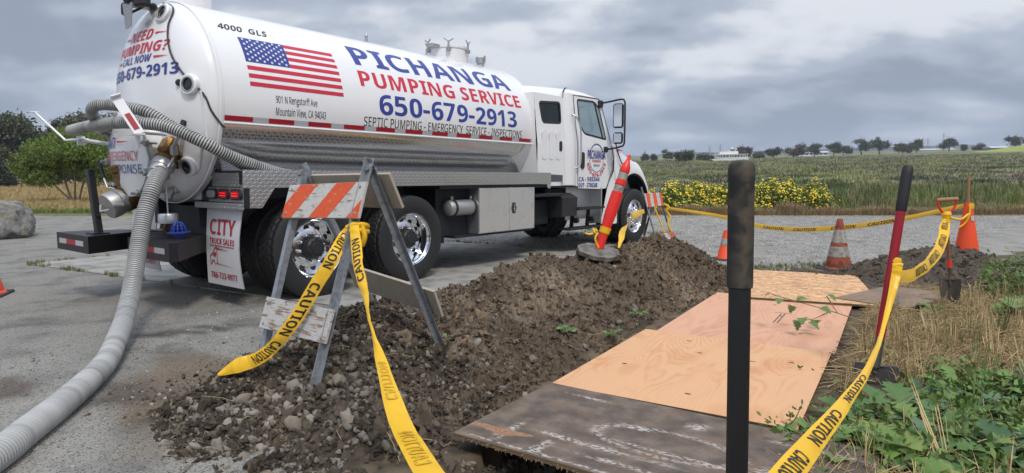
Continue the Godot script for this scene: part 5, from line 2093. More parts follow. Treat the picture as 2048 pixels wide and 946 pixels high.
	var o2 := board("old_plywood", "small grey-brown weathered board right of the strand board", V(4.041, -0.095, -7.312), V(0.40, 0.005, 0.54), V(-0.54, 0.034, 0.845) * 1.22, 0.02, mat("grey_ply", Color.WHITE, 0.85))
	mats.grey_ply.albedo_texture = wood_tex(192, 256, 29, Color(0.54, 0.46, 0.38), Color(0.38, 0.31, 0.25), 7.0, [])
	o2.get_node("face").material_override = mats.grey_ply


func wood_materials() -> void:
	var bw := mat("bare_board", Color.WHITE, 0.85)
	bw.albedo_texture = wood_tex(128, 512, 31, Color(0.68, 0.64, 0.58), Color(0.52, 0.47, 0.41), 9.0, [])
	tri_map(bw, 2.2)
	var n := FastNoiseLite.new()
	n.seed = 14
	n.frequency = 1.0
	n.fractal_octaves = 5
	for q in [["painted_board", Color(0.74, 0.73, 0.71), -0.05], ["peeling_board", Color(0.72, 0.71, 0.70), 0.10], ["stripe_orange", Color(0.83, 0.33, 0.16), -0.22]]:
		var m := mat(q[0], Color.WHITE, 0.7)
		m.albedo_texture = picture(256, 256, func(u: float, v: float) -> Color:
			var f := 0.6 * n.get_noise_2d(u * 4.0, v * 11.0) + 0.5 * n.get_noise_2d(u * 3.0, v * 55.0)
			var g := n.get_noise_2d(u * 6.0, v * 70.0)
			var wood := Color(0.52, 0.45, 0.38) * (1.0 + 0.3 * g)
			var c: Color = q[1] * (1.0 - 0.14 * absf(n.get_noise_2d(u * 9.0, v * 9.0 + 4)))
			if q[0] == "stripe_orange":
				wood = Color(0.74, 0.60, 0.53)
			c = c.lerp(wood, smoothstep(0.14, 0.36, f + q[2] * 0.8))
			c.a = 1
			return c)
		tri_map(m, 1.3)


func angle_leg(s: Shape, a: Vector3, b: Vector3, side: Vector3, w := 0.038) -> void:   # folded steel angle
	var y := (b - a).normalized()
	var x := (side - y * side.dot(y)).normalized()
	var z := x.cross(y)
	s.box((a + b) / 2, V(w, a.distance_to(b), 0.004), Basis(x, y, z))
	s.box((a + b) / 2 - x * (w / 2 - 0.002) + z * (w / 2), V(0.004, a.distance_to(b), w), Basis(x, y, z))


func barricade(label: String, lt: Vector3, rt: Vector3, feet: Array, boards: Array, group: String) -> Node3D:
	# feet: near left, near right, far left, far right
	var o := thing("barricade", label, "barricade", (feet[0] + feet[1] + feet[2] + feet[3]) / 4, group)
	var ridge: Vector3 = (rt - lt).normalized()
	var tops := [lt, rt, lt, rt]
	for k in 4:
		var s := Shape.new()
		var out: Vector3 = (feet[k] - tops[k])
		var nrm: Vector3 = ridge.cross(out).normalized() * (1.0 if k < 2 else -1.0)
		var off := nrm * 0.018 * (1.0 if k < 2 else 1.0)
		angle_leg(s, feet[k] + off * 0.2, tops[k] + off * 0.2 - out.normalized() * 0.02, ridge * (1.0 if k % 2 else -1.0))
		part(o, "leg", s, mats.galvanised, true)
	for k in 2:
		var s := Shape.new()
		s.tube([tops[k] - V(0, 0.045, 0) - ridge.cross(Vector3.UP) * 0.035, tops[k] - V(0, 0.045, 0) + ridge.cross(Vector3.UP) * 0.035], 0.008, 8)
		s.box(tops[k] - V(0, 0.045, 0), V(0.012, 0.05, 0.06), basis_to(Vector3.UP) * Basis(), 0.003)
		part(o, "hinge_bolt", s, mats.galvanised, true)
	for q in boards:
		# [front?, from fraction down the leg, to, overhang, kind]
		var k: int = 0 if q[0] else 2
		var da: Vector3 = feet[k] - lt
		var db: Vector3 = feet[k + 1] - rt
		var nrm: Vector3 = ridge.cross((da + db) / 2).normalized() * (-1.0 if q[0] else 1.0)
		if nrm.dot(da - Vector3.UP * da.y) < 0:
			nrm = -nrm
		var p0: Vector3 = lt + da * q[1]
		var p1: Vector3 = rt + db * q[1]
		var p2: Vector3 = lt + da * q[2]
		var p3: Vector3 = rt + db * q[2]
		var rx := (p3 - p2).normalized()
		p0 -= rx * q[3]
		p2 -= rx * q[3]
		p1 += rx * q[3]
		p3 += rx * q[3]
		var y := ((p0 + p1) - (p2 + p3)).normalized()
		var x := ((p1 + p3) - (p0 + p2)).normalized()
		y = (y - x * y.dot(x)).normalized()
		var z := x.cross(y)
		var cen := (p0 + p1 + p2 + p3) / 4 + nrm * 0.022
		var w := ((p1 + p3) - (p0 + p2)).length() / 2
		var h := ((p0 + p1) - (p2 + p3)).length() / 2
		var s := Shape.new()
		s.box(V(0, 0, 0), V(w, h, 0.02), Basis(), 0.002)
		var bo := part(o, "board", s, mats[q[4]])
		bo.transform = Transform3D(Basis(x, y, z), cen - o.position)
		var fwd := 1.0 if z.dot(nrm) > 0 else -1.0
		if q[5] > 0:
			var n: float = q[5]
			var pitch := w / n
			for i in range(-2, int(n) + 2):
				var x0: float = -w / 2 + pitch * (i * 2 + q[6])
				var poly := P2([x0, -h / 2, x0 + pitch, -h / 2, x0 + pitch + h * q[7], h / 2, x0 + h * q[7], h / 2])
				for piece in Geometry2D.intersect_polygons(poly, P2([-w / 2 + 0.002, -h / 2 + 0.002, w / 2 - 0.002, -h / 2 + 0.002, w / 2 - 0.002, h / 2 - 0.002, -w / 2 + 0.002, h / 2 - 0.002])):
					var st := Shape.new()
					st.prism(piece, 0.0095 * fwd, 0.0115 * fwd)
					part(bo, "orange_stripe", st, mats.stripe_orange)
		for cx in [-1, 1]:
			for cy in [-1, 1]:
				var bl := Shape.new()
				bl.lathe([Vector2(0.009, 0.0), Vector2(0.009, 0.004), Vector2(0.004, 0.007), Vector2(0, 0.007)], 8, Transform3D(basis_to(V(0, 0, fwd)), V(cx * (w / 2 - 0.04), cy * (h / 2 - 0.03), 0.010 * fwd)))
				part(bo, "bolt", bl, mats.galvanised)
	return o


func cone(label: String, at: Vector3, h: float, r0: float, r1: float, base: float, m: Material, bands: Array, base_m: Material, tilt := Basis(), group := "traffic cones") -> Node3D:
	var o := thing("traffic_cone", label, "traffic cone", at, group)
	o.basis = tilt
	var s := Shape.new()
	var b := base / 2
	s.box(V(0, 0.018, 0), V(base, 0.036, base), Basis(V(0, 1, 0), 0.35), 0.012)
	part(o, "base", s, base_m)
	var c := Shape.new()
	c.lathe([Vector2(r0 * 1.12, 0.034), Vector2(r0 * 1.08, 0.05), Vector2(r0, 0.06), Vector2(r1, h - 0.02), Vector2(r1 * 0.9, h), Vector2(r1 * 0.6, h), Vector2(r1 * 0.55, h - 0.08)], 36)
	part(o, "body", c, m)
	for q in bands:
		var k := Shape.new()
		var ra := lerpf(r0, r1, q[0]) + 0.002
		var rb := lerpf(r0, r1, q[1]) + 0.002
		k.lathe([Vector2(ra - 0.003, 0.06 + q[0] * (h - 0.08)), Vector2(ra, 0.06 + q[0] * (h - 0.08)), Vector2(rb, 0.06 + q[1] * (h - 0.08)), Vector2(rb - 0.003, 0.06 + q[1] * (h - 0.08))], 36)
		part(o, "reflective_band", k, mats.reflective_sleeve)
	return o


# a ribbon through [point, direction of its width, width]; prints CAUTION along it
func tape(label: String, pts: Array, words: Array, ink_: Material, group := "caution tapes") -> Node3D:
	var o := thing("caution_tape", label, "caution tape", pts[0][0], group)
	var n := (pts.size() - 1) * 22
	var f := func(u: float, v: float) -> Vector3:
		var t := clampf(u, 0, 1) * (pts.size() - 1)
		var i := mini(int(t), pts.size() - 2)
		var a: Array = pts[maxi(i - 1, 0)]
		var b: Array = pts[i]
		var c: Array = pts[i + 1]
		var d: Array = pts[mini(i + 2, pts.size() - 1)]
		t -= i
		var p: Vector3 = b[0].cubic_interpolate(c[0], a[0], d[0], t)
		var s: Vector3 = b[1].lerp(c[1], smoothstep(0, 1, t)).normalized() * lerpf(b[2], c[2], t)
		var tn: Vector3 = (c[0] - b[0]).normalized()
		var curl := tn.cross(s).normalized() * (0.006 * sin(v * PI) + 0.004 * sin(u * 37.0) + 0.007 * lump_noise.get_noise_2d(u * n * 0.10, v * 0.5 + pts.size() * 7.0))
		return p + s * (v - 0.5) + curl
	var sh := Shape.new()
	sh.grid(n, 5, func(i: int, j: int) -> Vector3: return f.call(i / float(n), j / 5.0))
	part(o, "ribbon", sh, mats.tape_yellow, true)
	for w in words:
		# [from u, to u, from v, to v, slant, faint]
		var ink: Material = ink_ if w.size() < 6 else mats.tape_ink_faint
		for side in [1.0, -1.0]:
			var l := Shape.new()
			var m := glyph_tris("CAUTION")
			lay(l, m, func(u: float, v: float) -> Vector3:
				var uu: float = lerpf(w[0], w[1], u) + w[4] * (v - 0.5)
				var vv: float = lerpf(w[2], w[3], v)
				var e := 0.002
				var p: Vector3 = f.call(uu, vv)
				var nrm: Vector3 = (f.call(uu + e, vv) - f.call(uu - e, vv)).cross(f.call(uu, vv + 0.05) - f.call(uu, vv - 0.05)).normalized()
				return p + nrm * 0.0022 * side, Vector2(0.06, 0.5))
			part(o, "printed_word", l, ink, true)
	return o


func build_works() -> void:
	wood_materials()
	build_heap()
	build_boards()
	# barricades
	barricade("near A-frame barricade with peeling orange striped board, legs dug into the heap", V(-1.326, 1.371, -4.176), V(-0.802, 1.40, -3.774),
		[V(-1.547, 0.17, -3.782), V(-1.074, 0.17, -3.38), V(-0.99, 0.30, -4.60), V(-0.463, 0.20, -4.129)],
		[[true, 0.10, 0.265, 0.045, "painted_board", 4.15, -0.45, 0.95], [true, 0.655, 0.80, 0.02, "peeling_board", 0, 0, 0], [false, 0.06, 0.24, 0.10, "bare_board", 0, 0, 0], [false, 0.66, 0.82, 0.10, "bare_board", 0, 0, 0]], "striped A-frame barricades")
	barricade("far A-frame barricade with red and white board behind the front wheel", V(2.52, 0.78, -12.6), V(2.88, 0.78, -12.95),
		[V(2.80, -0.25, -12.45), V(3.16, -0.26, -12.75), V(2.32, -0.25, -12.85), V(2.68, -0.25, -13.2)],
		[[true, 0.11, 0.36, 0.03, "painted_board", 5.0, 0.2, 0.12], [false, 0.12, 0.36, 0.02, "bare_board", 0, 0, 0], [false, 0.72, 0.92, 0.02, "peeling_board", 0, 0, 0], [true, 0.86, 1.0, 0.06, "painted_board", 3, 0.2, 0.3]], "striped A-frame barricades")
	# leaning delineator
	var db := V(0.918, 0.425, -6.86)
	var dl := thing("delineator_post", "leaning red plastic delineator post with two grey reflective bands", "delineator post", db)
	var ax := (V(1.272, 1.412, -7.0) - db)
	var H := ax.length()
	var xf := Transform3D(basis_to(ax), Vector3.ZERO)
	var pr := []
	for q in [[0.0, 0.056], [0.10, 0.056], [0.18, 0.056], [0.25, 0.062], [0.33, 0.072], [0.40, 0.076], [0.58, 0.073], [0.60, 0.073], [0.605, 0.060], [0.675, 0.059], [0.68, 0.067], [0.70, 0.068], [0.73, 0.066], [0.735, 0.059], [0.81, 0.057], [0.815, 0.064], [0.84, 0.066], [0.88, 0.058], [0.92, 0.036], [0.95, 0.023], [0.985, 0.021], [1.0, 0.015], [1.0, 0.0]]:
		pr.append(Vector2(q[1] * 0.84, q[0] * H))
	var ps := Shape.new()
	ps.lathe(pr, 28, xf)
	var po := part(dl, "post", ps, mats.post_red)
	for q in [[0.607, 0.673, 0.0525], [0.737, 0.808, 0.0515]]:
		var s := Shape.new()
		s.lathe([Vector2(q[2], q[0] * H), Vector2(q[2] - 0.001, q[1] * H)], 28, xf)
		part(po, "reflective_band", s, mats.reflective_sleeve)
	var hx := Shape.new()
	var tilt := Transform3D(Basis(V(1, 0, 0), 0.20) * Basis(V(0, 0, 1), -0.14), V(0, -0.01, 0))
	var hp := PackedVector2Array()
	for k in 8:
		hp.append(Vector2(cos(TAU * (k + 0.5) / 8), sin(TAU * (k + 0.5) / 8)) * 0.235)
	hx.prism(hp, -0.042, 0.0, tilt * Transform3D(Basis(V(1, 0, 0), -PI / 2), Vector3.ZERO))
	hx.lathe([Vector2(0.15, 0.0), Vector2(0.13, 0.018), Vector2(0.09, 0.03), Vector2(0.05, 0.03)], 24, tilt)
	part(dl, "rubber_base", hx, mats.rubber_base)
	var kn := thing("tied_tape", "knotted yellow tape end round the foot of the red post", "caution tape", db)
	var ks := Shape.new()
	ks.lathe([Vector2(0.054, 0.165 * H), Vector2(0.058, 0.18 * H), Vector2(0.057, 0.20 * H), Vector2(0.060, 0.215 * H), Vector2(0.063, 0.23 * H)], 20, xf)
	for q in [[V(-0.02, 0.18, 0.055), V(-0.05, 0.12, 0.09), V(-0.015, 0.03, 0.085)], [V(-0.03, 0.19, 0.05), V(-0.10, 0.17, 0.08), V(-0.15, 0.18, 0.06)], [V(-0.02, 0.20, 0.06), V(-0.07, 0.23, 0.07), V(-0.05, 0.19, 0.09)]]:
		ks.tube(curve(q, 0.03), 0.012, 5)
	part(kn, "knot", ks, mats.tape_yellow)
	# cones
	cone("dirty faded orange cone with two grey bands behind the strand board", V(4.46, -0.215, -8.82), 0.71, 0.165, 0.038, 0.46, mats.cone_worn, [[0.22, 0.44], [0.52, 0.80]], mats.cone_base)
	cone("small bright orange cone half hidden behind the black handle", V(3.24, -0.205, -9.82), 0.46, 0.115, 0.03, 0.36, mats.cone_orange, [[0.45, 0.72]], mats.cone_base)
	var c3 := cone("bright plain orange cone standing on the small soil pile", V(6.02, -0.02, -8.55), 0.72, 0.145, 0.042, 0.30, mats.cone_orange, [], mats.rust, Basis(V(0, 0, 1), 0.02))
	var stc := Shape.new()
	lay(stc, rect_tris(0, 0, 1, 1), func(u: float, v: float) -> Vector3:
		var a := lerpf(4.55, 5.15, u)
		return V(cos(a), 0, -sin(a)) * lerpf(0.084, 0.070, v) + V(0, lerpf(0.49, 0.55, v), 0), Vector2(0.2, 9))
	part(c3, "sticker", stc, mats.reflector_silver)
	cone("orange cone at the left edge of the paved lot", V(-5.475, 0.085, -6.66), 0.71, 0.165, 0.038, 0.40, mats.cone_orange, [[0.5, 0.78]], mats.cone_base)
	var rod := thing("stake", "thin rusty stake sticking up out of the bright orange cone", "stake", V(6.02, -0.1, -8.55))
	var rs := Shape.new()
	rs.tube([V(0, 0.05, 0), V(-0.03, 1.10, 0.0), V(-0.035, 1.14, 0)], [0.02, 0.018, 0.012], 10)
	part(rod, "shaft", rs, mats.tool_wood)
	# long-handled tools planted in the ground
	var bk := thing("long_handled_shovel", "tall black shovel handle with muddy grip standing close in front", "shovel", V(0.318, 0.10, -0.885))
	var bt := V(0.3475, 1.389, -0.986) - bk.position
	var bs := Shape.new()
	bs.tube([V(0, 0.12, 0), bt * 0.90], 0.0162, 24)
	part(bk, "shaft", bs, mats.shaft_black)
	var bg := Shape.new()
	var bl := bt.length()
	bg.lathe([Vector2(0.0165, 0.852 * bl), Vector2(0.0188, 0.853 * bl), Vector2(0.0192, 0.858 * bl), Vector2(0.0192, 0.975 * bl), Vector2(0.0198, 0.978 * bl), Vector2(0.0198, 0.990 * bl), Vector2(0.0185, 0.996 * bl), Vector2(0.014, 0.9995 * bl), Vector2(0.0, bl)], 32, Transform3D(basis_to(bt), Vector3.ZERO))
	part(bk, "grip", bg, mats.grip_muddy)
	shovel_head(bk, V(0, 0.14, 0), V(0.0, -1, -0.05), V(1, 0, 0.2), 0.22, 0.28)
	var rk := thing("red_handled_shovel", "red shovel handle with long black grip, taped halfway and planted in straw", "shovel", V(2.19, -0.03, -3.86))
	var rt := V(2.437, 1.31, -4.016) - rk.position
	var r1 := Shape.new()
	r1.tube([rt * 0.085, rt * 0.22], 0.026, 14)
	part(rk, "ferrule", r1, mats.tool_steel)
	var r2 := Shape.new()
	r2.tube([rt * 0.22, rt * 0.82], [0.027, 0.0265], 18)
	part(rk, "shaft", r2, mats.handle_red)
	var r3 := Shape.new()
	var rl := rt.length()
	r3.lathe([Vector2(0.027, 0.79 * rl), Vector2(0.031, 0.80 * rl), Vector2(0.0325, 0.85 * rl), Vector2(0.0325, 0.96 * rl), Vector2(0.031, 0.985 * rl), Vector2(0.022, 0.998 * rl), Vector2(0, rl)], 20, Transform3D(basis_to(rt), Vector3.ZERO))
	part(rk, "grip", r3, mats.grip_black)
	shovel_head(rk, rt * 0.10, V(-0.08, -1, 0.05), V(1, 0.02, 0.35), 0.24, 0.24)
	var sd := thing("spade", "short spade with wooden D handle planted before the soil pile", "spade", V(4.235, -0.10, -6.17))
	var st := V(4.196, 0.77, -6.27) - sd.position
	var s1 := Shape.new()
	s1.tube([st * 0.30, st], [0.018, 0.016], 12)
	part(sd, "shaft", s1, mats.rust)
	var s2 := Shape.new()
	for k in [-1.0, 1.0]:
		s2.tube(curve([st, st + V(0.055 * k, 0.05, 0), st + V(0.085 * k, 0.10, 0), st + V(0.08 * k, 0.15, 0)], 0.02), 0.011, 8)
	part(sd, "handle_fork", s2, mats.post_red)
	var s3 := Shape.new()
	s3.lathe([Vector2(0, -0.10), Vector2(0.018, -0.098), Vector2(0.021, -0.05), Vector2(0.021, 0.05), Vector2(0.018, 0.098), Vector2(0, 0.10)], 14, Transform3D(basis_to(V(1, 0.05, 0.05)), st + V(0, 0.15, 0)))
	part(sd, "hand_grip", s3, mats.tool_wood)
	var s4 := Shape.new()
	s4.tube([st * 0.42, st * 0.50], 0.021, 10)
	part(sd, "red_collar", s4, mats.post_red)
	shovel_head(sd, st * 0.30, V(0.02, -1, 0.08), V(1, 0, 0.8), 0.18, 0.30)
	sd.get_node("blade").material_override = mat("muddy_steel", lin(0.085, 0.072, 0.058), 0.85, 0.2)
	build_tapes()
	build_hoses()
	# blue strainer on the bumper step
	var tb := truck.transform
	var bp := thing("blue_strainer", "blue plastic strainer basket standing on the black bumper step", "strainer", tb * V(-1.12, 0.678, 0.62))
	var b1 := Shape.new()
	bp.scale = Vector3.ONE * 0.8
	b1.lathe([Vector2(0.055, 0.0), Vector2(0.06, 0.05), Vector2(0.125, 0.055), Vector2(0.125, 0.068), Vector2(0.085, 0.075), Vector2(0.08, 0.07)], 28)
	part(bp, "flange", b1, mats.blue_plastic)
	for k in 5:
		var rb := Shape.new()
		var arc := []
		for m in 13:
			var a := PI * m / 12.0
			arc.append(V(cos(a) * 0.078, 0.07 + sin(a) * 0.115, 0).rotated(Vector3.UP, PI * k / 5))
		rb.tube(arc, 0.008, 6)
		part(bp, "basket_rib", rb, mats.blue_plastic)
	for y in [0.11, 0.145]:
		var rr := Shape.new()
		var rad := sqrt(1.0 - pow((y - 0.07) / 0.115, 2)) * 0.078
		rr.lathe([Vector2(rad - 0.006, y - 0.005), Vector2(rad + 0.006, y - 0.005), Vector2(rad + 0.006, y + 0.005), Vector2(rad - 0.006, y + 0.005)], 24)
		part(bp, "basket_ring", rr, mats.blue_plastic)
	# boulder at the left edge
	var bo := thing("boulder", "large rounded grey boulder at the left edge of the lot", "boulder", V(-10.45, 0.03, -12.9))
	var bn := FastNoiseLite.new()
	bn.seed = 6
	bn.frequency = 0.8
	bn.fractal_octaves = 5
	var bsp := Shape.new()
	bsp.grid(40, 64, func(i: int, j: int) -> Vector3:
		var a := TAU * (j % 64) / 64.0
		var e := PI * i / 40.0 - PI / 2
		var d := V(cos(e) * cos(a), sin(e), cos(e) * sin(a))
		var p := V(signf(d.x) * pow(absf(d.x), 0.75), signf(d.y) * pow(absf(d.y), 0.7), d.z) * (1.0 + 0.20 * bn.get_noise_3dv(d * 1.3) + 0.07 * bn.get_noise_3dv(d * 5.0))
		return V(p.x * 0.83, 0.25 + p.y * 0.50, p.z * 0.75))
	var bm := mat("boulder_stone", lin(0.27, 0.275, 0.27), 0.9)
	bm.albedo_texture = noise_tex(0.008, [0.0, Color(0.45, 0.43, 0.40), 0.45, Color(0.85, 0.85, 0.84), 0.6, Color(1.0, 0.99, 0.97), 0.8, Color(0.85, 0.74, 0.60), 1.0, Color(1.2, 1.18, 1.15)], 512, FastNoiseLite.TYPE_SIMPLEX_SMOOTH, 6, 61)
	tri_map(bm, 0.8)
	bm.normal_enabled = true
	bm.normal_texture = noise_tex(0.03, [], 256, FastNoiseLite.TYPE_SIMPLEX_SMOOTH, 5, 62, true, 6.0)
	part(bo, "stone", bsp, bm)


func shovel_head(o: Node3D, at: Vector3, down: Vector3, side: Vector3, w: float, l: float) -> void:
	var s := Shape.new()
	var y := -down.normalized()
	var x := (side - y * side.dot(y)).normalized()
	var z := x.cross(y)
	for f in [1.0, -1.0]:
		s.grid(8, 8, func(i: int, j: int) -> Vector3:
			var u: float = (i / 4.0 - 1.0) * f
			var v := j / 8.0
			var wd := w / 2 * (1.0 - 0.75 * pow(1.0 - v, 3.0))
			var q: Vector3 = x * u * wd - y * l * (1.0 - v) + z * (0.035 * u * u - 0.012 * f * 0.2)
			return at + q)
	s.tube([at - y * l * 0.25, at + y * 0.10], [0.012, 0.022], 10)
	s.box(at - y * 0.008, V(w * 0.96, 0.012, 0.03), Basis(x, y, z), 0.003)
	part(o, "blade", s, mats.tool_steel)


func build_tapes() -> void:
	var e := V(0, 1.4, 0)
	var sd := V(0.79, 0.55, 0.25)
	tape("yellow caution tape slanting down left from the near barricade to the asphalt", [
		[V(-0.90, 1.03, -3.70), V(0.1, -1, 0.1), 0.06], [V(-0.955, 0.975, -3.68), V(0.6, -0.8, 0.1), 0.07], [V(-0.99, 0.877, -3.56), V(0.80, -0.58, 0.15), 0.075], [V(-1.09, 0.725, -3.555), V(0.80, -0.58, 0.1), 0.076], [V(-1.215, 0.535, -3.54), V(0.80, -0.58, 0.0), 0.076],
		[V(-1.34, 0.39, -3.55), V(0.75, -0.62, -0.1), 0.07], [V(-1.44, 0.315, -3.56), V(0.5, -0.85, 0.2), 0.075], [V(-1.55, 0.28, -3.55), V(0.25, -0.95, 0.3), 0.085], [V(-1.66, 0.235, -3.53), V(0.4, -0.8, 0.3), 0.012]],
		[[0.365, 0.565, 0.16, 0.84, -0.012], [0.60, 0.78, 0.16, 0.84, -0.012], [0.10, 0.30, 0.15, 0.8, -0.01]], mats.tape_ink)
	tape("yellow caution tape hanging from the near barricade towards the viewer over the heap", [
		[V(-0.885, 1.06, -3.66), V(1, 0, 0.2), 0.05], [V(-0.86, 0.96, -3.56), V(0.9, 0.1, 0.3), 0.07], [V(-0.80, 0.81, -3.38), V(0.75, 0.2, 0.5), 0.072], [V(-0.685, 0.63, -3.06), V(0.35, 0.1, 0.9), 0.07], [V(-0.54, 0.555, -2.60), V(0.8, 0.1, 0.5), 0.076],
		[V(-0.40, 0.53, -2.14), V(0.98, 0.12, 0.1), 0.078], [V(-0.265, 0.56, -1.74), V(0.98, 0.16, 0.0), 0.078], [V(-0.16, 0.61, -1.46), V(0.98, 0.16, 0.0), 0.078], [V(-0.06, 0.70, -1.15), V(0.98, 0.16, 0.0), 0.078]],
		[[0.27, 0.11, 0.85, 0.15, 0.01], [0.585, 0.485, 0.2, 0.8, 0, 1], [0.765, 0.665, 0.2, 0.8, 0, 1], [0.90, 0.80, 0.2, 0.8, 0, 1]], mats.tape_ink)
	tape("yellow caution tape sagging across the gravel from far barricade to orange cone", [
		[V(3.03, 0.38, -12.7), V(0, 1, 0), 0.05], [V(3.85, 0.26, -12.0), V(0, 1, 0.1), 0.07], [V(4.25, 0.15, -11.4), V(0, 1, -0.1), 0.078], [V(4.65, 0.14, -10.7), V(0, 1, 0.1), 0.08], [V(5.05, 0.25, -9.9), V(0, 1, 0), 0.08], [V(5.45, 0.42, -9.2), V(0, 1, 0.1), 0.075], [V(5.98, 0.66, -8.60), V(0, 1, 0), 0.055]],
		[[0.23, 0.33, 0.2, 0.8, 0.004], [0.38, 0.46, 0.2, 0.8, 0.004], [0.50, 0.58, 0.2, 0.8, 0.004], [0.63, 0.71, 0.2, 0.8, 0.004], [0.75, 0.83, 0.2, 0.8, 0.004]], mats.tape_ink)
	tape("yellow caution tape looping from the spade down to the red handle", [
		[V(4.19, 0.735, -6.25), V(1, 0, 0.1), 0.07], [V(4.149, 0.68, -6.211), V(1, 0.1, 0.2), 0.09], [V(4.028, 0.567, -6.047), V(0.8, -0.5, 0.1), 0.10], [V(3.765, 0.476, -5.734), V(0.55, -0.8, 0.1), 0.105], [V(3.412, 0.44, -5.326), V(0.25, -1, 0.1), 0.10], [V(3.001, 0.47, -4.826), V(0.1, -1, 0), 0.098], [V(2.610, 0.556, -4.332), V(0.05, -1, 0), 0.09], [V(2.33, 0.675, -3.935), V(0, -1, 0), 0.075]],
		[[0.10, 0.20, 0.8, 0.2, 0.0], [0.25, 0.36, 0.8, 0.2, 0.0], [0.41, 0.52, 0.8, 0.2, 0.0], [0.57, 0.68, 0.8, 0.2, 0.0]], mats.tape_ink)
	tape("yellow caution tape running from the red handle to the lower right corner", [
		[V(2.345, 0.72, -3.92), V(0.9, -0.1, 0.3), 0.06], [V(2.30, 0.60, -3.87), V(0.95, 0.1, 0.3), 0.05], [V(2.118, 0.377, -3.654), V(0.9, 0.2, 0.2), 0.024], [V(1.571, 0.448, -2.803), V(0.8, -0.4, 0.3), 0.03], [V(1.184, 0.512, -2.249), V(0.80, -0.56, 0.15), 0.05], [V(0.926, 0.553, -1.896), V(0.80, -0.6, 0.1), 0.068], [V(0.733, 0.586, -1.633), V(0.80, -0.6, 0.1), 0.078], [V(0.575, 0.609, -1.416), V(0.80, -0.6, 0.1), 0.078], [V(0.40, 0.64, -1.18), V(0.80, -0.6, 0.1), 0.078]],
		[[0.545, 0.665, 0.18, 0.82, 0.0], [0.72, 0.82, 0.18, 0.82, 0.0], [0.41, 0.50, 0.2, 0.8, 0]], mats.tape_ink)
	tape("yellow caution tape from the red post past the front wheel to the far barricade", [
		[V(1.18, 0.40, -7.15), V(1, 0.2, 0), 0.02], [V(1.24, 0.46, -7.35), V(1, 0.1, 0), 0.06], [V(1.34, 0.53, -7.8), V(0.9, 0.4, 0), 0.10], [V(1.62, 0.53, -8.9), V(0.3, 0.9, 0.2), 0.06], [V(2.05, 0.43, -10.8), V(-0.4, 1, 0), 0.11], [V(2.52, 0.36, -12.35), V(-0.3, 1, 0), 0.08]], [], mats.tape_ink)
	# the knot round the barricade leg and round the handles
	var k1 := thing("tied_tape", "bunched yellow tape knotted under the near barricade's striped board", "caution tape", V(-0.88, 1.03, -3.7))
	var s := Shape.new()
	for q in [[V(-0.05, 0.0, 0.03), V(0.0, 0.02, 0.05), V(0.045, 0.015, 0.03), V(0.05, 0.0, -0.03)], [V(-0.05, -0.02, 0.035), V(0.0, -0.01, 0.055), V(0.045, -0.02, 0.035), V(0.05, -0.03, -0.03)], [V(0.035, 0.01, 0.04), V(0.05, -0.05, 0.05), V(0.03, -0.10, 0.045)]]:
		s.tube(curve(q, 0.015), 0.017, 6)
	part(k1, "knot", s, mats.tape_yellow)
	var k2 := thing("tied_tape", "yellow tape wound round the red handle at mid height", "caution tape", V(2.34, 0.70, -3.945))
	s = Shape.new()
	s.lathe([Vector2(0.032, -0.06), Vector2(0.036, -0.04), Vector2(0.031, -0.01), Vector2(0.037, 0.03), Vector2(0.030, 0.05)], 14, Transform3D(basis_to(V(0.17, 1, -0.1)), Vector3.ZERO))
	part(k2, "knot", s, mats.tape_yellow)
	var k3 := thing("tied_tape", "yellow tape knotted round the neck of the D handled spade", "caution tape", V(4.195, 0.75, -6.265))
	s = Shape.new()
	s.lathe([Vector2(0.03, -0.07), Vector2(0.042, -0.04), Vector2(0.032, -0.01), Vector2(0.044, 0.03), Vector2(0.03, 0.06)], 14)
	s.tube(curve([V(0.02, 0.0, 0.03), V(0.10, -0.02, 0.05), V(0.20, 0.03, 0.02)], 0.03), 0.012, 5)
	part(k3, "knot", s, mats.tape_yellow)
	var k4 := thing("tied_tape", "yellow tape tied round the top of the bright orange cone", "caution tape", V(6.02, 0.66, -8.55))
	s = Shape.new()
	s.lathe([Vector2(0.05, -0.04), Vector2(0.054, 0.0), Vector2(0.047, 0.03)], 14)
	s.tube(curve([V(-0.03, 0.0, 0.05), V(-0.05, -0.12, 0.08), V(-0.09, -0.22, 0.07), V(-0.16, -0.28, 0.06)], 0.03), 0.012, 5)
	part(k4, "knot", s, mats.tape_yellow)
	var k5 := thing("tied_tape", "loose yellow tape wound down the far barricade's right leg", "caution tape", V(3.02, 0.36, -12.75))
	s = Shape.new()
	s.tube(curve([V(-0.05, 0.10, 0.05), V(0.06, 0.03, 0.06), V(0.0, -0.03, 0.06), V(0.07, -0.16, 0.07), V(0.02, -0.3, 0.1), V(0.10, -0.45, 0.1)], 0.03), 0.022, 6)
	s.tube(curve([V(-0.28, 0.08, 0.25), V(-0.20, -0.15, 0.28), V(-0.10, -0.42, 0.30)], 0.04), 0.014, 6)
	part(k5, "knot", s, mats.tape_yellow)


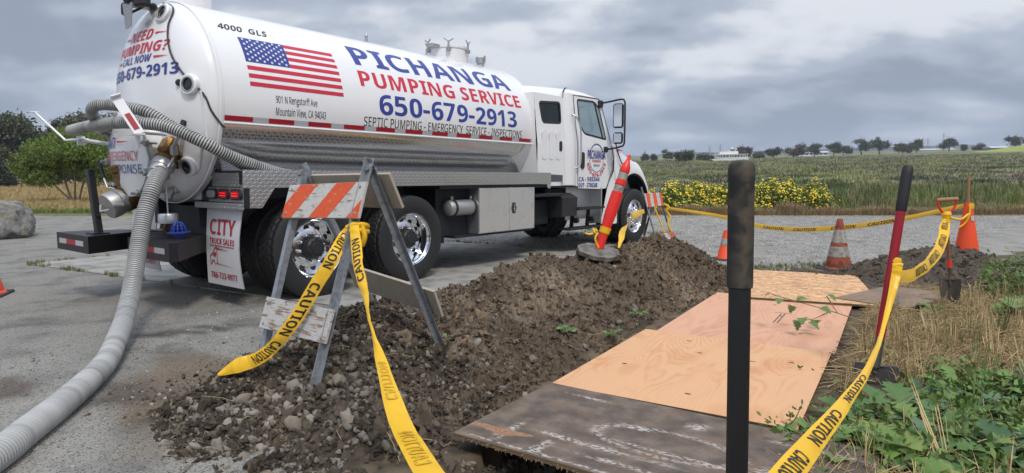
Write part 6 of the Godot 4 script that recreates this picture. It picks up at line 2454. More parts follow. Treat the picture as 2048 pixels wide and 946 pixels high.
func build_hoses() -> void:
	var tb := truck.transform
	var h1 := thing("suction_hose", "thick grey ribbed suction hose running from the valve across the asphalt", "hose", V(-2.6, 0.1, -4.1))
	var hm := vmat("hose_plastic", 0.45)
	var pts := [tb * V(-1.24, 1.31, 0.60), V(-3.17, 1.21, -5.80), V(-3.19, 0.94, -5.64), V(-3.16, 0.66, -5.45), V(-3.07, 0.41, -5.17), V(-2.95, 0.26, -4.85), V(-2.80, 0.185, -4.48), V(-2.61, 0.165, -4.05), V(-2.48, 0.17, -3.68), V(-2.36, 0.175, -3.24), V(-2.29, 0.18, -2.93), V(-2.23, 0.185, -2.69), V(-2.15, 0.19, -2.2), V(-2.0, 0.2, -1.4), V(-2.2, 0.22, 0.5)]
	part(h1, "hose", hose_mesh(pts, 0.070, 0.021, Color(0.03, 0.03, 0.032), Color(0.44, 0.44, 0.43), func(t: float) -> float: return 0.85 * smoothstep(0.26, 0.36, t) * (1.0 - 0.35 * smoothstep(0.5, 0.6, t))), hm, true)
	var cl := Shape.new()
	var c0: Vector3 = tb * V(-1.24, 1.31, 0.60)
	cl.lathe([Vector2(0.074, -0.05), Vector2(0.076, -0.05), Vector2(0.076, -0.035), Vector2(0.074, -0.035)], 24, Transform3D(basis_to(c0 - pts[1]), c0))
	cl.box(c0 + V(-0.08, -0.04, 0.02), V(0.05, 0.025, 0.025), Basis(), 0.004)
	part(h1, "hose_clamp", cl, mats.alu, true)
	var lo := []
	for q in [[-1.52, 1.70, -0.68], [-1.53, 1.72, -0.2], [-1.53, 1.728, 0.3], [-1.46, 1.72, 0.62], [-1.30, 1.685, 0.86], [-1.10, 1.56, 1.06], [-0.9, 1.45, 1.12], [-0.6, 1.345, 1.13], [-0.25, 1.265, 1.11], [0.3, 1.235, 1.08], [2.0, 1.235, 1.06], [3.9, 1.235, 1.05]]:
		lo.append(tb * V(q[0], q[1], q[2]))
	var h2 := thing("suction_hose", "ribbed hose lying on the cradle with its free end to the left", "hose", lo[0], "hoses stowed on the truck")
	part(h2, "hose", hose_mesh(lo, 0.055, 0.0225, Color(0.022, 0.022, 0.024), Color(0.46, 0.46, 0.445), func(t: float) -> float: return 0.75 * smoothstep(0.09, 0.0, t)), hm, true)
	var up := []
	for q in [[-1.28, 1.72, -0.62], [-1.34, 1.73, -0.34], [-1.48, 1.76, -0.10], [-1.58, 1.82, 0.02], [-1.60, 1.885, 0.14], [-1.54, 1.89, 0.32], [-1.48, 1.86, 0.52], [-1.38, 1.81, 0.70], [-1.20, 1.67, 0.84], [-1.02, 1.57, 0.94], [-0.86, 1.46, 0.99], [-0.62, 1.33, 1.03], [-0.3, 1.24, 0.99], [0.2, 1.235, 0.95], [2.0, 1.235, 0.93], [3.8, 1.235, 0.93]]:
		up.append(tb * V(q[0], q[1], q[2]))
	var h3 := thing("suction_hose", "ribbed hose bent back in a tight loop above the cradle hose", "hose", up[0], "hoses stowed on the truck")
	part(h3, "hose", hose_mesh(up, 0.053, 0.0225, Color(0.022, 0.022, 0.024), Color(0.46, 0.46, 0.445), func(t: float) -> float: return 0.75 * smoothstep(0.16, 0.07, t)), hm, true)


# ---------- plants ----------
func leaf_card(w: float, l: float, fold := 0.25) -> ArrayMesh:   # one small folded leaf, four triangles
	var s := Shape.new()
	var a := V(0, 0, 0)
	var b := V(0, fold * w * 0.3, l)
	var m := V(0, 0, l * 0.5)
	var p := V(w / 2, fold * w, l * 0.45)
	var q := V(-w / 2, fold * w, l * 0.45)
	s.tri(a, p, m)
	s.tri(m, p, b)
	s.tri(a, m, q)
	s.tri(m, b, q)
	return s.mesh()


func leaf_spray(n: int, size: float, seed_: int) -> ArrayMesh:   # a few leaves on one twig end
	var s := Shape.new()
	var r := RandomNumberGenerator.new()
	r.seed = seed_
	for k in n:
		var d := V(r.randfn(0, 1), r.randfn(0, 1), r.randfn(0, 1)).normalized()
		var o := V(r.randfn(0, 1), r.randfn(0, 1), r.randfn(0, 1)) * size * 0.55
		var x := d.cross(V(r.randfn(0, 1), r.randfn(0, 1), r.randfn(0, 1))).normalized()
		var l := size * r.randf_range(0.6, 1.2)
		var w := l * 0.45
		s.quad(o, o + d * l * 0.5 + x * w / 2, o + d * l, o + d * l * 0.5 - x * w / 2)
	return s.mesh()


func limb(s: Shape, a: Vector3, b: Vector3, r0: float, r1: float, bend: float) -> void:
	var m := (a + b) / 2 + V(rng.randfn(0, bend), rng.randfn(0, bend * 0.4), rng.randfn(0, bend))
	s.tube(curve([a, m, b], maxf(0.1, a.distance_to(b) / 6)), [r0, lerpf(r0, r1, 0.2), lerpf(r0, r1, 0.35), lerpf(r0, r1, 0.5), lerpf(r0, r1, 0.7), lerpf(r0, r1, 0.85), r1, r1, r1, r1, r1, r1, r1, r1], 7, false)


# crown: clumps of [centre, radii]; leaves fill the outer part of each
func tree(called: String, label: String, at: Vector3, clumps: Array, trunks: Array, leaf: ArrayMesh, n: int, tones: Array, group: String, category := "tree") -> Node3D:
	var o := thing(called, label, category, at, group)
	var t := Shape.new()
	for q in trunks:
		limb(t, q[0], q[1], q[2], q[3], q[0].distance_to(q[1]) * 0.06)
	part(o, "trunk", t, mats.bark)
	var total := 0.0
	for q in clumps:
		total += q[1].x * q[1].y
	var xs := []
	var cs := []
	for q in clumps:
		var m := int(n * q[1].x * q[1].y / total)
		var tint := rng.randf_range(0.75, 1.2)
		for k in m:
			var d := V(rng.randfn(0, 1), rng.randfn(0, 1), rng.randfn(0, 1)).normalized()
			var rr := pow(rng.randf(), 0.45) * (1.0 + 0.28 * lump_noise.get_noise_3dv(d * 1.6 + q[0] * 0.7))
			var p: Vector3 = q[0] + d * rr * q[1]
			if p.y < 0.05:
				continue
			xs.append(Transform3D(spin(Vector3.ONE * rng.randf_range(0.7, 1.25)), p))
			var c: Color = tones[0].lerp(tones[1], clampf(rng.randf() + lump_noise.get_noise_3dv(p * 0.8) * 0.5, 0, 1))
			cs.append(c * tint)
	scatter(o, "crown", leaf, mats.leaves, xs, cs)
	return o


func random_crown(w: float, h: float, low: float, n: int) -> Array:
	var a := []
	for k in n:
		var u := rng.randf_range(-1, 1)
		var y := lerpf(low, 0.86, rng.randf())
		var lim := sqrt(maxf(0.08, 1.0 - pow((y - 0.5) * 1.75, 2)))
		a.append([V(u * lim * w * 0.36, y * h, rng.randf_range(-1, 1) * lim * w * 0.33), V(w * rng.randf_range(0.14, 0.24), h * rng.randf_range(0.09, 0.16), w * rng.randf_range(0.14, 0.24))])
	return a


func blades(n: int, h: float, spread: float, w: float, seed_: int, droop := 0.35) -> ArrayMesh:
	var s := Shape.new()
	var r := RandomNumberGenerator.new()
	r.seed = seed_
	for k in n:
		var a := r.randf() * TAU
		var d := V(cos(a), 0, sin(a))
		var o := d * spread * r.randf() * 0.5
		var l := h * r.randf_range(0.55, 1.1)
		var lean := r.randf_range(0.08, 0.45)
		var x := V(-d.z, 0, d.x) * w / 2
		var p1 := o + V(0, l * 0.55, 0) + d * l * lean * 0.4
		var p2 := o + V(0, l * (1.0 - droop * lean), 0) + d * l * lean
		s.quad(o - x, o + x, p1 + x * 0.8, p1 - x * 0.8)
		s.tri(p1 - x * 0.8, p1 + x * 0.8, p2)
	return s.mesh()


func lobed_leaf(l: float, w: float, lobes: int, seed_: int) -> ArrayMesh:   # a broad wavy weed leaf that bends along its rib
	var s := Shape.new()
	var r := RandomNumberGenerator.new()
	r.seed = seed_
	var n := 10
	var wid := []
	for i in n + 1:
		var t := float(i) / n
		wid.append(w / 2 * pow(sin(PI * pow(t, 0.75)), 0.8) * (1.0 + (0.28 * (1 if i % 2 else -1) if lobes else 0.0)) * r.randf_range(0.9, 1.1) + 0.002)
	var droop := r.randf_range(0.2, 0.6)
	s.smooth()
	var f := func(t: float, u: float) -> Vector3:
		var k := t * n
		var i := mini(int(k), n - 1)
		var ww: float = lerpf(wid[i], wid[i + 1], k - i)
		return V(u * ww, l * (0.35 * t - droop * t * t) + absf(u) * ww * 0.35 + 0.012 * sin(t * 17.0 + u * 4.0) * absf(u), l * t)
	s.grid(n, 4, func(i: int, j: int) -> Vector3: return f.call(i / float(n), 1.0 - j / 2.0))
	return s.mesh()


func build_gravel() -> void:
	var xs := []
	var cs := []
	for k in 42000:
		var z := -9.0 - 12.2 * rng.randf()
		var x := rng.randf_range(0.0, 0.95) * -z - 3.0
		if k % 26 == 0:
			x = rng.randf_range(-3.4, 0.5)
			z = rng.randf_range(-7.0, -2.0)
		if lot_inside(x, z) < 0.1:
			continue
		var r := 0.004 + 0.011 * pow(rng.randf(), 2.0)
		xs.append(Transform3D(spin(V(r * 1.2, r * 0.8, r)), V(x, ground_y(x, z) + 0.009, z)))
		var v := rng.randf_range(0.12, 0.34) if z > -8.0 else rng.randf_range(0.14, 0.55)
		cs.append(Color(v, v * 0.97, v * 0.92))
	var m := vmat("loose_stone", 0.9)
	scatter(self, "loose_gravel", lump(90, 6, 4, 0.5, 0.7), m, xs, cs)


func build_plants() -> void:
	build_gravel()
	mat("bark", lin(0.13, 0.105, 0.08), 0.95)
	vmat("leaves", 0.6, 0.45)
	vmat("grass", 0.75, 0.4)
	vmat("straw", 0.85, 0.3)
	vmat("petals", 0.6, 0.35)
	# verge and marsh across the lot
	var tall := blades(9, 0.62, 0.34, 0.016, 1)
	var short := blades(9, 0.34, 0.30, 0.014, 2)
	var reeds := blades(12, 0.42, 0.8, 0.028, 3)
	var dry := blades(10, 0.36, 0.4, 0.010, 4, 0.8)
	var xs := []
	var cs := []
	for k in 15000:
		var x := rng.randf_range(-1.5, 30)
		var z := -21.7 - pow(rng.randf(), 1.4) * 13.0
		if z > -21.9 - 0.5 * zone_noise.get_noise_2d(x * 6, 5):
			continue
		var n := zone_noise.get_noise_2d(x * 3.0, z * 3.0)
		var m := zone_noise.get_noise_2d(x * 7.0 + 300, z * 7.0)
		if m < -0.18 and rng.randf() < 0.8:
			continue
		var s := rng.randf_range(0.45, 1.1) * (0.5 + 0.45 * smoothstep(-22.0, -24.5, z)) * (1.0 + n * 0.9 + m * 1.1)
		xs.append(Transform3D(Basis(V(0, 1, 0), rng.randf() * TAU).scaled(V(s, s * 1.05, s)), V(x, ground_y(x, z) - 0.01, z)))
		var c := Color(0.17, 0.225, 0.055).lerp(Color(0.27, 0.30, 0.11), rng.randf())
		if m > 0.15:
			c = c.lerp(Color(0.07, 0.10, 0.035), 0.65)
		if n + rng.randfn(0, 0.25) < -0.12:
			c = Color(0.29, 0.235, 0.125)
		cs.append(c * rng.randf_range(0.7, 1.15))
	scatter(self, "verge_grass", tall, mats.grass, xs, cs)
	xs = []
	cs = []
	for k in 9000:
		var x := rng.randf_range(-2.5, 30)
		var z := -21.4 - absf(rng.randfn(0, 0.55)) - 0.1 * zone_noise.get_noise_2d(x * 8, 0)
		var s := rng.randf_range(0.3, 1.0) * (1.0 + 1.6 * maxf(0.0, zone_noise.get_noise_2d(x * 9.0, z * 4.0)))
		xs.append(Transform3D(Basis(V(0, 1, 0), rng.randf() * TAU).scaled(V(s, s, s)), V(x, ground_y(x, z) - 0.01, z)))
		cs.append(Color(0.40, 0.30, 0.17).lerp(Color(0.24, 0.16, 0.085), rng.randf()) * rng.randf_range(0.75, 1.2))
	scatter(self, "dry_verge_grass", dry, mats.straw, xs, cs)
	xs = []
	cs = []
	for k in 52000:
		var d := 30.0 + 235.0 * pow(rng.randf(), 1.7)
		var a := rng.randf_range(-0.16, 0.80)
		var x := d * tan(a)
		var z := -d
		if x < -3.0:
			continue
		var q := zone_noise.get_noise_2d(x * 0.22 + 40, z * 0.5)
		var n := zone_noise.get_noise_2d(x * 0.8, z * 0.8)
		var n2 := zone_noise.get_noise_2d(x * 2.2 + 70, z * 1.6)
		if n2 < -0.03 and rng.randf() < 0.78:
			continue
		var s := (0.8 + d / 130.0) * rng.randf_range(0.5, 1.25) * (0.9 + 1.5 * maxf(0.0, n2))
		xs.append(Transform3D(Basis(V(0, 1, 0), rng.randf() * TAU).scaled(V(s * 1.3, s * 0.62 * (1.0 - 0.35 * smoothstep(40, 200, d)), s * 1.3)), V(x, ground_y(x, z) - 0.03, z)))
		var c := Color(0.20, 0.205, 0.095).lerp(Color(0.19, 0.155, 0.125), smoothstep(-0.14, 0.08, q))
		c = c.lerp(Color(0.25, 0.265, 0.11), smoothstep(0.06, 0.25, n))
		c = c.lerp(Color(0.085, 0.115, 0.05), smoothstep(-0.12, -0.30, n))
		cs.append(c * rng.randf_range(0.9, 1.12))
	scatter(self, "marsh_plants", reeds, mats.grass, xs, cs)
	# low dark bushes in the marsh
	var spray := leaf_spray(9, 0.10, 5)
	var far_spray := leaf_spray(10, 0.42, 6)
	for q in [[13.9, -31.0, 1.5, 0.75, "rounded dark green marsh bush straight behind the spade"], [16.8, -34.5, 1.9, 0.8, "broad green marsh bush right of the spade's cone"], [11.0, -34.0, 1.6, 0.7, "low dark marsh bush behind the red handle"], [4.2, -38.0, 2.4, 0.7, "low green marsh bush beyond the flowers near the truck"], [8.6, -27.0, 1.2, 0.6, "grey-green bush right of the yellow flowers"]]:
		tree("marsh_bush", q[4], V(q[0], ground_y(q[0], q[1]), q[1]), [[V(0, q[3] * 0.35, 0), V(q[2] * 0.6, q[3] * 0.6, q[2] * 0.5)], [V(q[2] * 0.4, q[3] * 0.25, 0.1), V(q[2] * 0.4, q[3] * 0.45, 0.4)], [V(-q[2] * 0.45, q[3] * 0.22, 0.1), V(q[2] * 0.4, q[3] * 0.4, 0.4)]],
			[[Vector3.ZERO, V(0.05, q[3] * 0.6, 0), 0.02, 0.008], [Vector3.ZERO, V(-0.2, q[3] * 0.5, 0.1), 0.02, 0.008]], spray, 1500, [Color(0.06, 0.085, 0.035), Color(0.12, 0.15, 0.06)], "bushes in the marsh", "bush")
	# yellow-flowered bushes
	var daisy := Shape.new()
	for k in 8:
		var a := TAU * k / 8
		var d := V(cos(a), 0, sin(a))
		var x := V(-d.z, 0, d.x)
		daisy.quad(d * 0.006, d * 0.020 + x * 0.009 + V(0, 0.003, 0), d * 0.033, d * 0.020 - x * 0.009 + V(0, 0.003, 0))
	daisy.lathe([Vector2(0.010, 0.001), Vector2(0.007, 0.006), Vector2(0, 0.007)], 8)
	var dm := daisy.mesh()
	var fern := leaf_spray(12, 0.075, 8)
	var words := ["low yellow flower bush just right of the front wheel", "yellow flower bush behind the far barricade", "yellow flower bush over the left end of the sagging tape", "tall yellow flower bush left of the black handle", "yellow flower bush hidden mostly by the black handle", "yellow flower bush right of the black handle", "tallest yellow flower bush in the middle of the right clump", "yellow flower bush with blooms hanging low to the gravel", "yellow flower bush at the right end of the clump"]
	var i := 0
	for q in [[4.35, 0.62, 0.50], [5.0, 0.75, 0.55], [5.75, 0.95, 0.62], [6.55, 1.0, 0.66], [7.4, 0.9, 0.6], [8.1, 1.02, 0.62], [8.95, 1.10, 0.72], [9.75, 1.06, 0.66], [10.55, 1.0, 0.58]]:
		var z := -22.9 - 0.25 * sin(i * 2.1)
		var b := thing("flower_bush", words[i], "flower bush", V(q[0], ground_y(q[0], z), z), "yellow flower bushes along the gravel")
		q[1] *= 0.9
		xs = []
		cs = []
		var fx := []
		var fc := []
		for k in 1500:
			var d := V(rng.randfn(0, 1), absf(rng.randfn(0, 1)), rng.randfn(0, 1)).normalized()
			var p: Vector3 = d * V(q[2], q[1], q[2]) * pow(rng.randf(), 0.4) * (1.0 + 0.55 * lump_noise.get_noise_3dv(d * 2.4 + b.position))
			xs.append(Transform3D(spin(Vector3.ONE * rng.randf_range(0.7, 1.3)), p))
			cs.append(Color(0.11, 0.165, 0.035).lerp(Color(0.20, 0.26, 0.06), rng.randf()))
		for k in 950:
			var d := V(rng.randfn(0, 1), absf(rng.randfn(1.25 if k % 5 else 0.4, 0.55)), rng.randfn(0.25, 1)).normalized()
			var p: Vector3 = d * V(q[2], q[1], q[2]) * rng.randf_range(0.95, 1.12) * (1.0 + 0.55 * lump_noise.get_noise_3dv(d * 2.4 + b.position))
			p.y = absf(p.y)
			if lump_noise.get_noise_3dv(p * 2.2 + b.position) < 0.02 and rng.randf() < 0.9:
				continue
			var s := rng.randf_range(0.65, 1.2)
			fx.append(Transform3D((basis_to((d + V(0, 0.5, 0.25) + V(rng.randfn(0, 0.3), 0, rng.randfn(0, 0.3))).normalized())).scaled(Vector3.ONE * s), p))
			fc.append(Color(0.90, 0.62, 0.015).lerp(Color(0.85, 0.70, 0.08), rng.randf()))
		scatter(b, "foliage", fern, mats.leaves, xs, cs)
		scatter(b, "flowers", dm, mats.petals, fx, fc)
		i += 1
	# grass verge and dry field on the left
	xs = []
	cs = []
	for k in 26000:
		var d := 20.4 + 62.0 * pow(rng.randf(), 1.8)
		var a := rng.randf_range(-0.72, 0.10)
		var x := d * tan(a)
		var z := -d - 0.2
		if x > 1.0 or z > -20.6 + 0.035 * (x + 6.0) - 0.4 * zone_noise.get_noise_2d(x * 4, 9):
			continue
		var n := zone_noise.get_noise_2d(x * 2.0, z * 2.0)
		var strip := smoothstep(-25.5, -21.5, z)
		var s := (0.45 + d / 60.0) * rng.randf_range(0.5, 1.1)
		xs.append(Transform3D(Basis(V(0, 1, 0), rng.randf() * TAU).scaled(V(s * 1.2, s * 0.75, s * 1.2)), V(x, ground_y(x, z) - 0.01, z)))
		var c := Color(0.36, 0.27, 0.125).lerp(Color(0.15, 0.19, 0.045), clampf(strip * 1.3 - 0.25 + n * 1.2 + rng.randfn(0, 0.15), 0, 1))
		cs.append(c * rng.randf_range(0.8, 1.2))
	scatter(self, "field_grass", short, mats.straw, xs, cs)
	# weeds along the joints of the slab and at the lot's edge behind the truck
	xs = []
	cs = []
	for seg in [[Vector2(-6.74, -9.0), Vector2(-4.05, -7.48), 200], [Vector2(-4.05, -7.48), Vector2(-2.4, -6.54), 16], [Vector2(-6.74, -9.02), Vector2(-6.12, -10.1), 90], [Vector2(-1.2, -12.27), Vector2(0.93, -11.0), 100], [Vector2(0.6, -13.6), Vector2(3.6, -14.2), 260], [Vector2(-2.5, -15.5), Vector2(2.5, -15.2), 420], [Vector2(2.6, -8.62), Vector2(5.0, -9.2), 240]]:
		for k in seg[2]:
			var t := rng.randf()
			if zone_noise.get_noise_2d(t * 60.0, seg[0].x * 9.0) < -0.06 and seg[2] < 210:
				continue
			var p: Vector2 = seg[0].lerp(seg[1], t) + Vector2(rng.randfn(0, 0.03), rng.randfn(0, 0.03)) * (1.0 if seg[2] < 210 else 6.0)
			var s := rng.randf_range(0.06, 0.15)
			xs.append(Transform3D(Basis(V(0, 1, 0), rng.randf() * TAU).scaled(Vector3.ONE * s), V(p.x, ground_y(p.x, p.y) + 0.01, p.y)))
			cs.append(Color(0.11, 0.15, 0.035).lerp(Color(0.20, 0.19, 0.07), rng.randf()))
	scatter(self, "joint_weeds", blades(14, 0.55, 0.5, 0.03, 12), mats.grass, xs, cs)
	build_foreground()
	# trees on the left
	tree("broadleaf_tree", "bright green spreading young tree with several thin stems left of the truck", V(-19.6, ground_y(-19.6, -29.2) - 0.05, -29.2),
		[[V(-0.6, 2.3, 0), V(1.3, 0.75, 1.2)], [V(0.7, 2.5, 0.2), V(1.3, 0.7, 1.2)], [V(1.7, 1.9, 0), V(0.8, 0.6, 0.9)], [V(-1.7, 1.8, 0.1), V(0.75, 0.6, 0.9)], [V(-1.1, 1.2, 0.2), V(0.9, 0.45, 0.8)], [V(0.3, 3.0, 0), V(1.0, 0.42, 0.8)], [V(1.3, 1.2, 0.1), V(0.7, 0.4, 0.7)], [V(0.1, 1.7, -0.3), V(1.2, 0.6, 0.8)]],
		[[V(0, 0, 0), V(-0.1, 2.6, 0), 0.06, 0.02], [V(0.12, 0, 0.05), V(0.25, 2.4, 0.1), 0.05, 0.02], [V(0.25, 0, 0), V(1.1, 1.9, 0), 0.05, 0.015], [V(-0.05, 0.15, 0), V(-1.1, 1.5, 0.1), 0.05, 0.015], [V(0.0, 0.9, 0), V(-0.6, 2.3, 0.2), 0.03, 0.01], [V(0.2, 1.0, 0.1), V(0.9, 2.5, 0.2), 0.03, 0.01]],
		leaf_spray(8, 0.10, 21), 5200, [Color(0.09, 0.15, 0.025), Color(0.20, 0.28, 0.055)], "", "tree")
	var big := leaf_spray(14, 0.55, 31)
	var lab := ["large dark tree at the far left edge of the field", "large dark tree, second from the left edge of the field", "dark feathery tree behind the bright green tree's left side", "tall grey-green tree behind the bright green tree", "pale airy eucalyptus behind the bright green tree's right side", "distant tree top showing between the hose and the tank"]
	i = 0
	for q in [[-80.0, -92.0, 13.0, 10.6], [-70.5, -95.0, 13.0, 10.2], [-63.0, -99.0, 12.0, 10.0], [-57.0, -92.0, 10.5, 9.8], [-52.0, -104.0, 11.0, 10.0], [-67.0, -130.0, 9.0, 12.8]]:
		var y := ground_y(q[0], q[1])
		tree("field_tree", lab[i], V(q[0], y, q[1]), random_crown(q[2], q[3], 0.12, 17), [[Vector3.ZERO, V(0.3, q[3] * 0.75, 0), 0.28, 0.08], [V(0, q[3] * 0.2, 0), V(q[2] * 0.25, q[3] * 0.6, 0), 0.16, 0.05], [V(0, q[3] * 0.2, 0), V(-q[2] * 0.25, q[3] * 0.65, 0), 0.16, 0.05]],
			big, 2300, [Color(0.045, 0.055, 0.028), Color(0.095, 0.105, 0.052)] if i < 4 else [Color(0.09, 0.095, 0.055), Color(0.14, 0.14, 0.085)], "dark trees beyond the dry field")
		i += 1
	# two small conifers before them
	var nd := leaf_spray(14, 0.20, 41)
	i = 0
	for q in [[-44.6, -57.6, 2.9], [-46.5, -66.0, 3.3]]:
		var cl := []
		for k in 9:
			var t := k / 8.0
			cl.append([V(rng.randfn(0, 0.06), q[2] * (0.10 + 0.80 * t), 0), V(1, 0.7, 1) * (1.05 * (1.0 - t * 0.85)) * q[2] / 3.0])
		tree("conifer", ["small dark bushy conifer left in the dry field", "slim dark conifer right of the bushy one"][i], V(q[0], ground_y(q[0], q[1]), q[1]), cl, [[Vector3.ZERO, V(0, q[2] * 0.9, 0), 0.09, 0.02]], nd, 1500, [Color(0.022, 0.036, 0.022), Color(0.05, 0.075, 0.042)], "small conifers in the field")
		i += 1
	# a brown picnic table under the conifer
	var pt := thing("picnic_table", "small brown picnic table beside the bushy conifer", "picnic table", V(-43.2, ground_y(-43.2, -59.0), -59.0))
	var ps := Shape.new()
	ps.box(V(0, 0.74, 0), V(1.8, 0.06, 0.75))
	part(pt, "table_top", ps, mats.rust)
	for z in [-0.65, 0.65]:
		var s := Shape.new()
		s.box(V(0, 0.44, z), V(1.8, 0.05, 0.26))
		part(pt, "bench", s, mats.rust)
	for x in [-0.6, 0.6]:
		var s := Shape.new()
		s.box(V(x, 0.37, 0.3), V(0.08, 0.78, 0.08), Basis(V(1, 0, 0), -0.4))
		s.box(V(x, 0.37, -0.3), V(0.08, 0.78, 0.08), Basis(V(1, 0, 0), 0.4))
		s.box(V(x, 0.42, 0), V(0.06, 0.06, 1.5))
		part(pt, "trestle", s, mats.rust)


func weed(label: String, at: Vector3, n: int, size_: float, leaves: Array, tone: Array, upright := 0.5) -> Node3D:
	var size := size_ * (1.3 if at.x > 1.3 else 1.0)
	var o := thing("leafy_weed", label, "weed", at, "broad-leaved weeds in the foreground")
	var st := Shape.new()
	for k in n:
		var a := TAU * (k * 0.382) + rng.randf() * 0.5
		var up := upright * rng.randf_range(0.2, 1.3)
		var d := V(cos(a), up, sin(a)).normalized()
		var stem := d * size * rng.randf_range(0.25, 0.75)
		st.tube([Vector3.ZERO, stem * 0.5 + V(0, size * 0.08, 0), stem], 0.0028, 5, false)
		var l := part(o, "leaf", leaves[rng.randi() % leaves.size()], mats[tone[rng.randi() % tone.size()]])
		var f := V(d.x, 0, d.z).normalized()
		var x := Vector3(f.z, 0, -f.x)
		l.transform = Transform3D(Basis(x, Vector3.UP, f).rotated(x, -rng.randf_range(-0.3, 0.5)).scaled_local(Vector3.ONE * size * rng.randf_range(0.7, 1.25)), stem)
	part(o, "stem", st, mats.weed_stem)
	return o


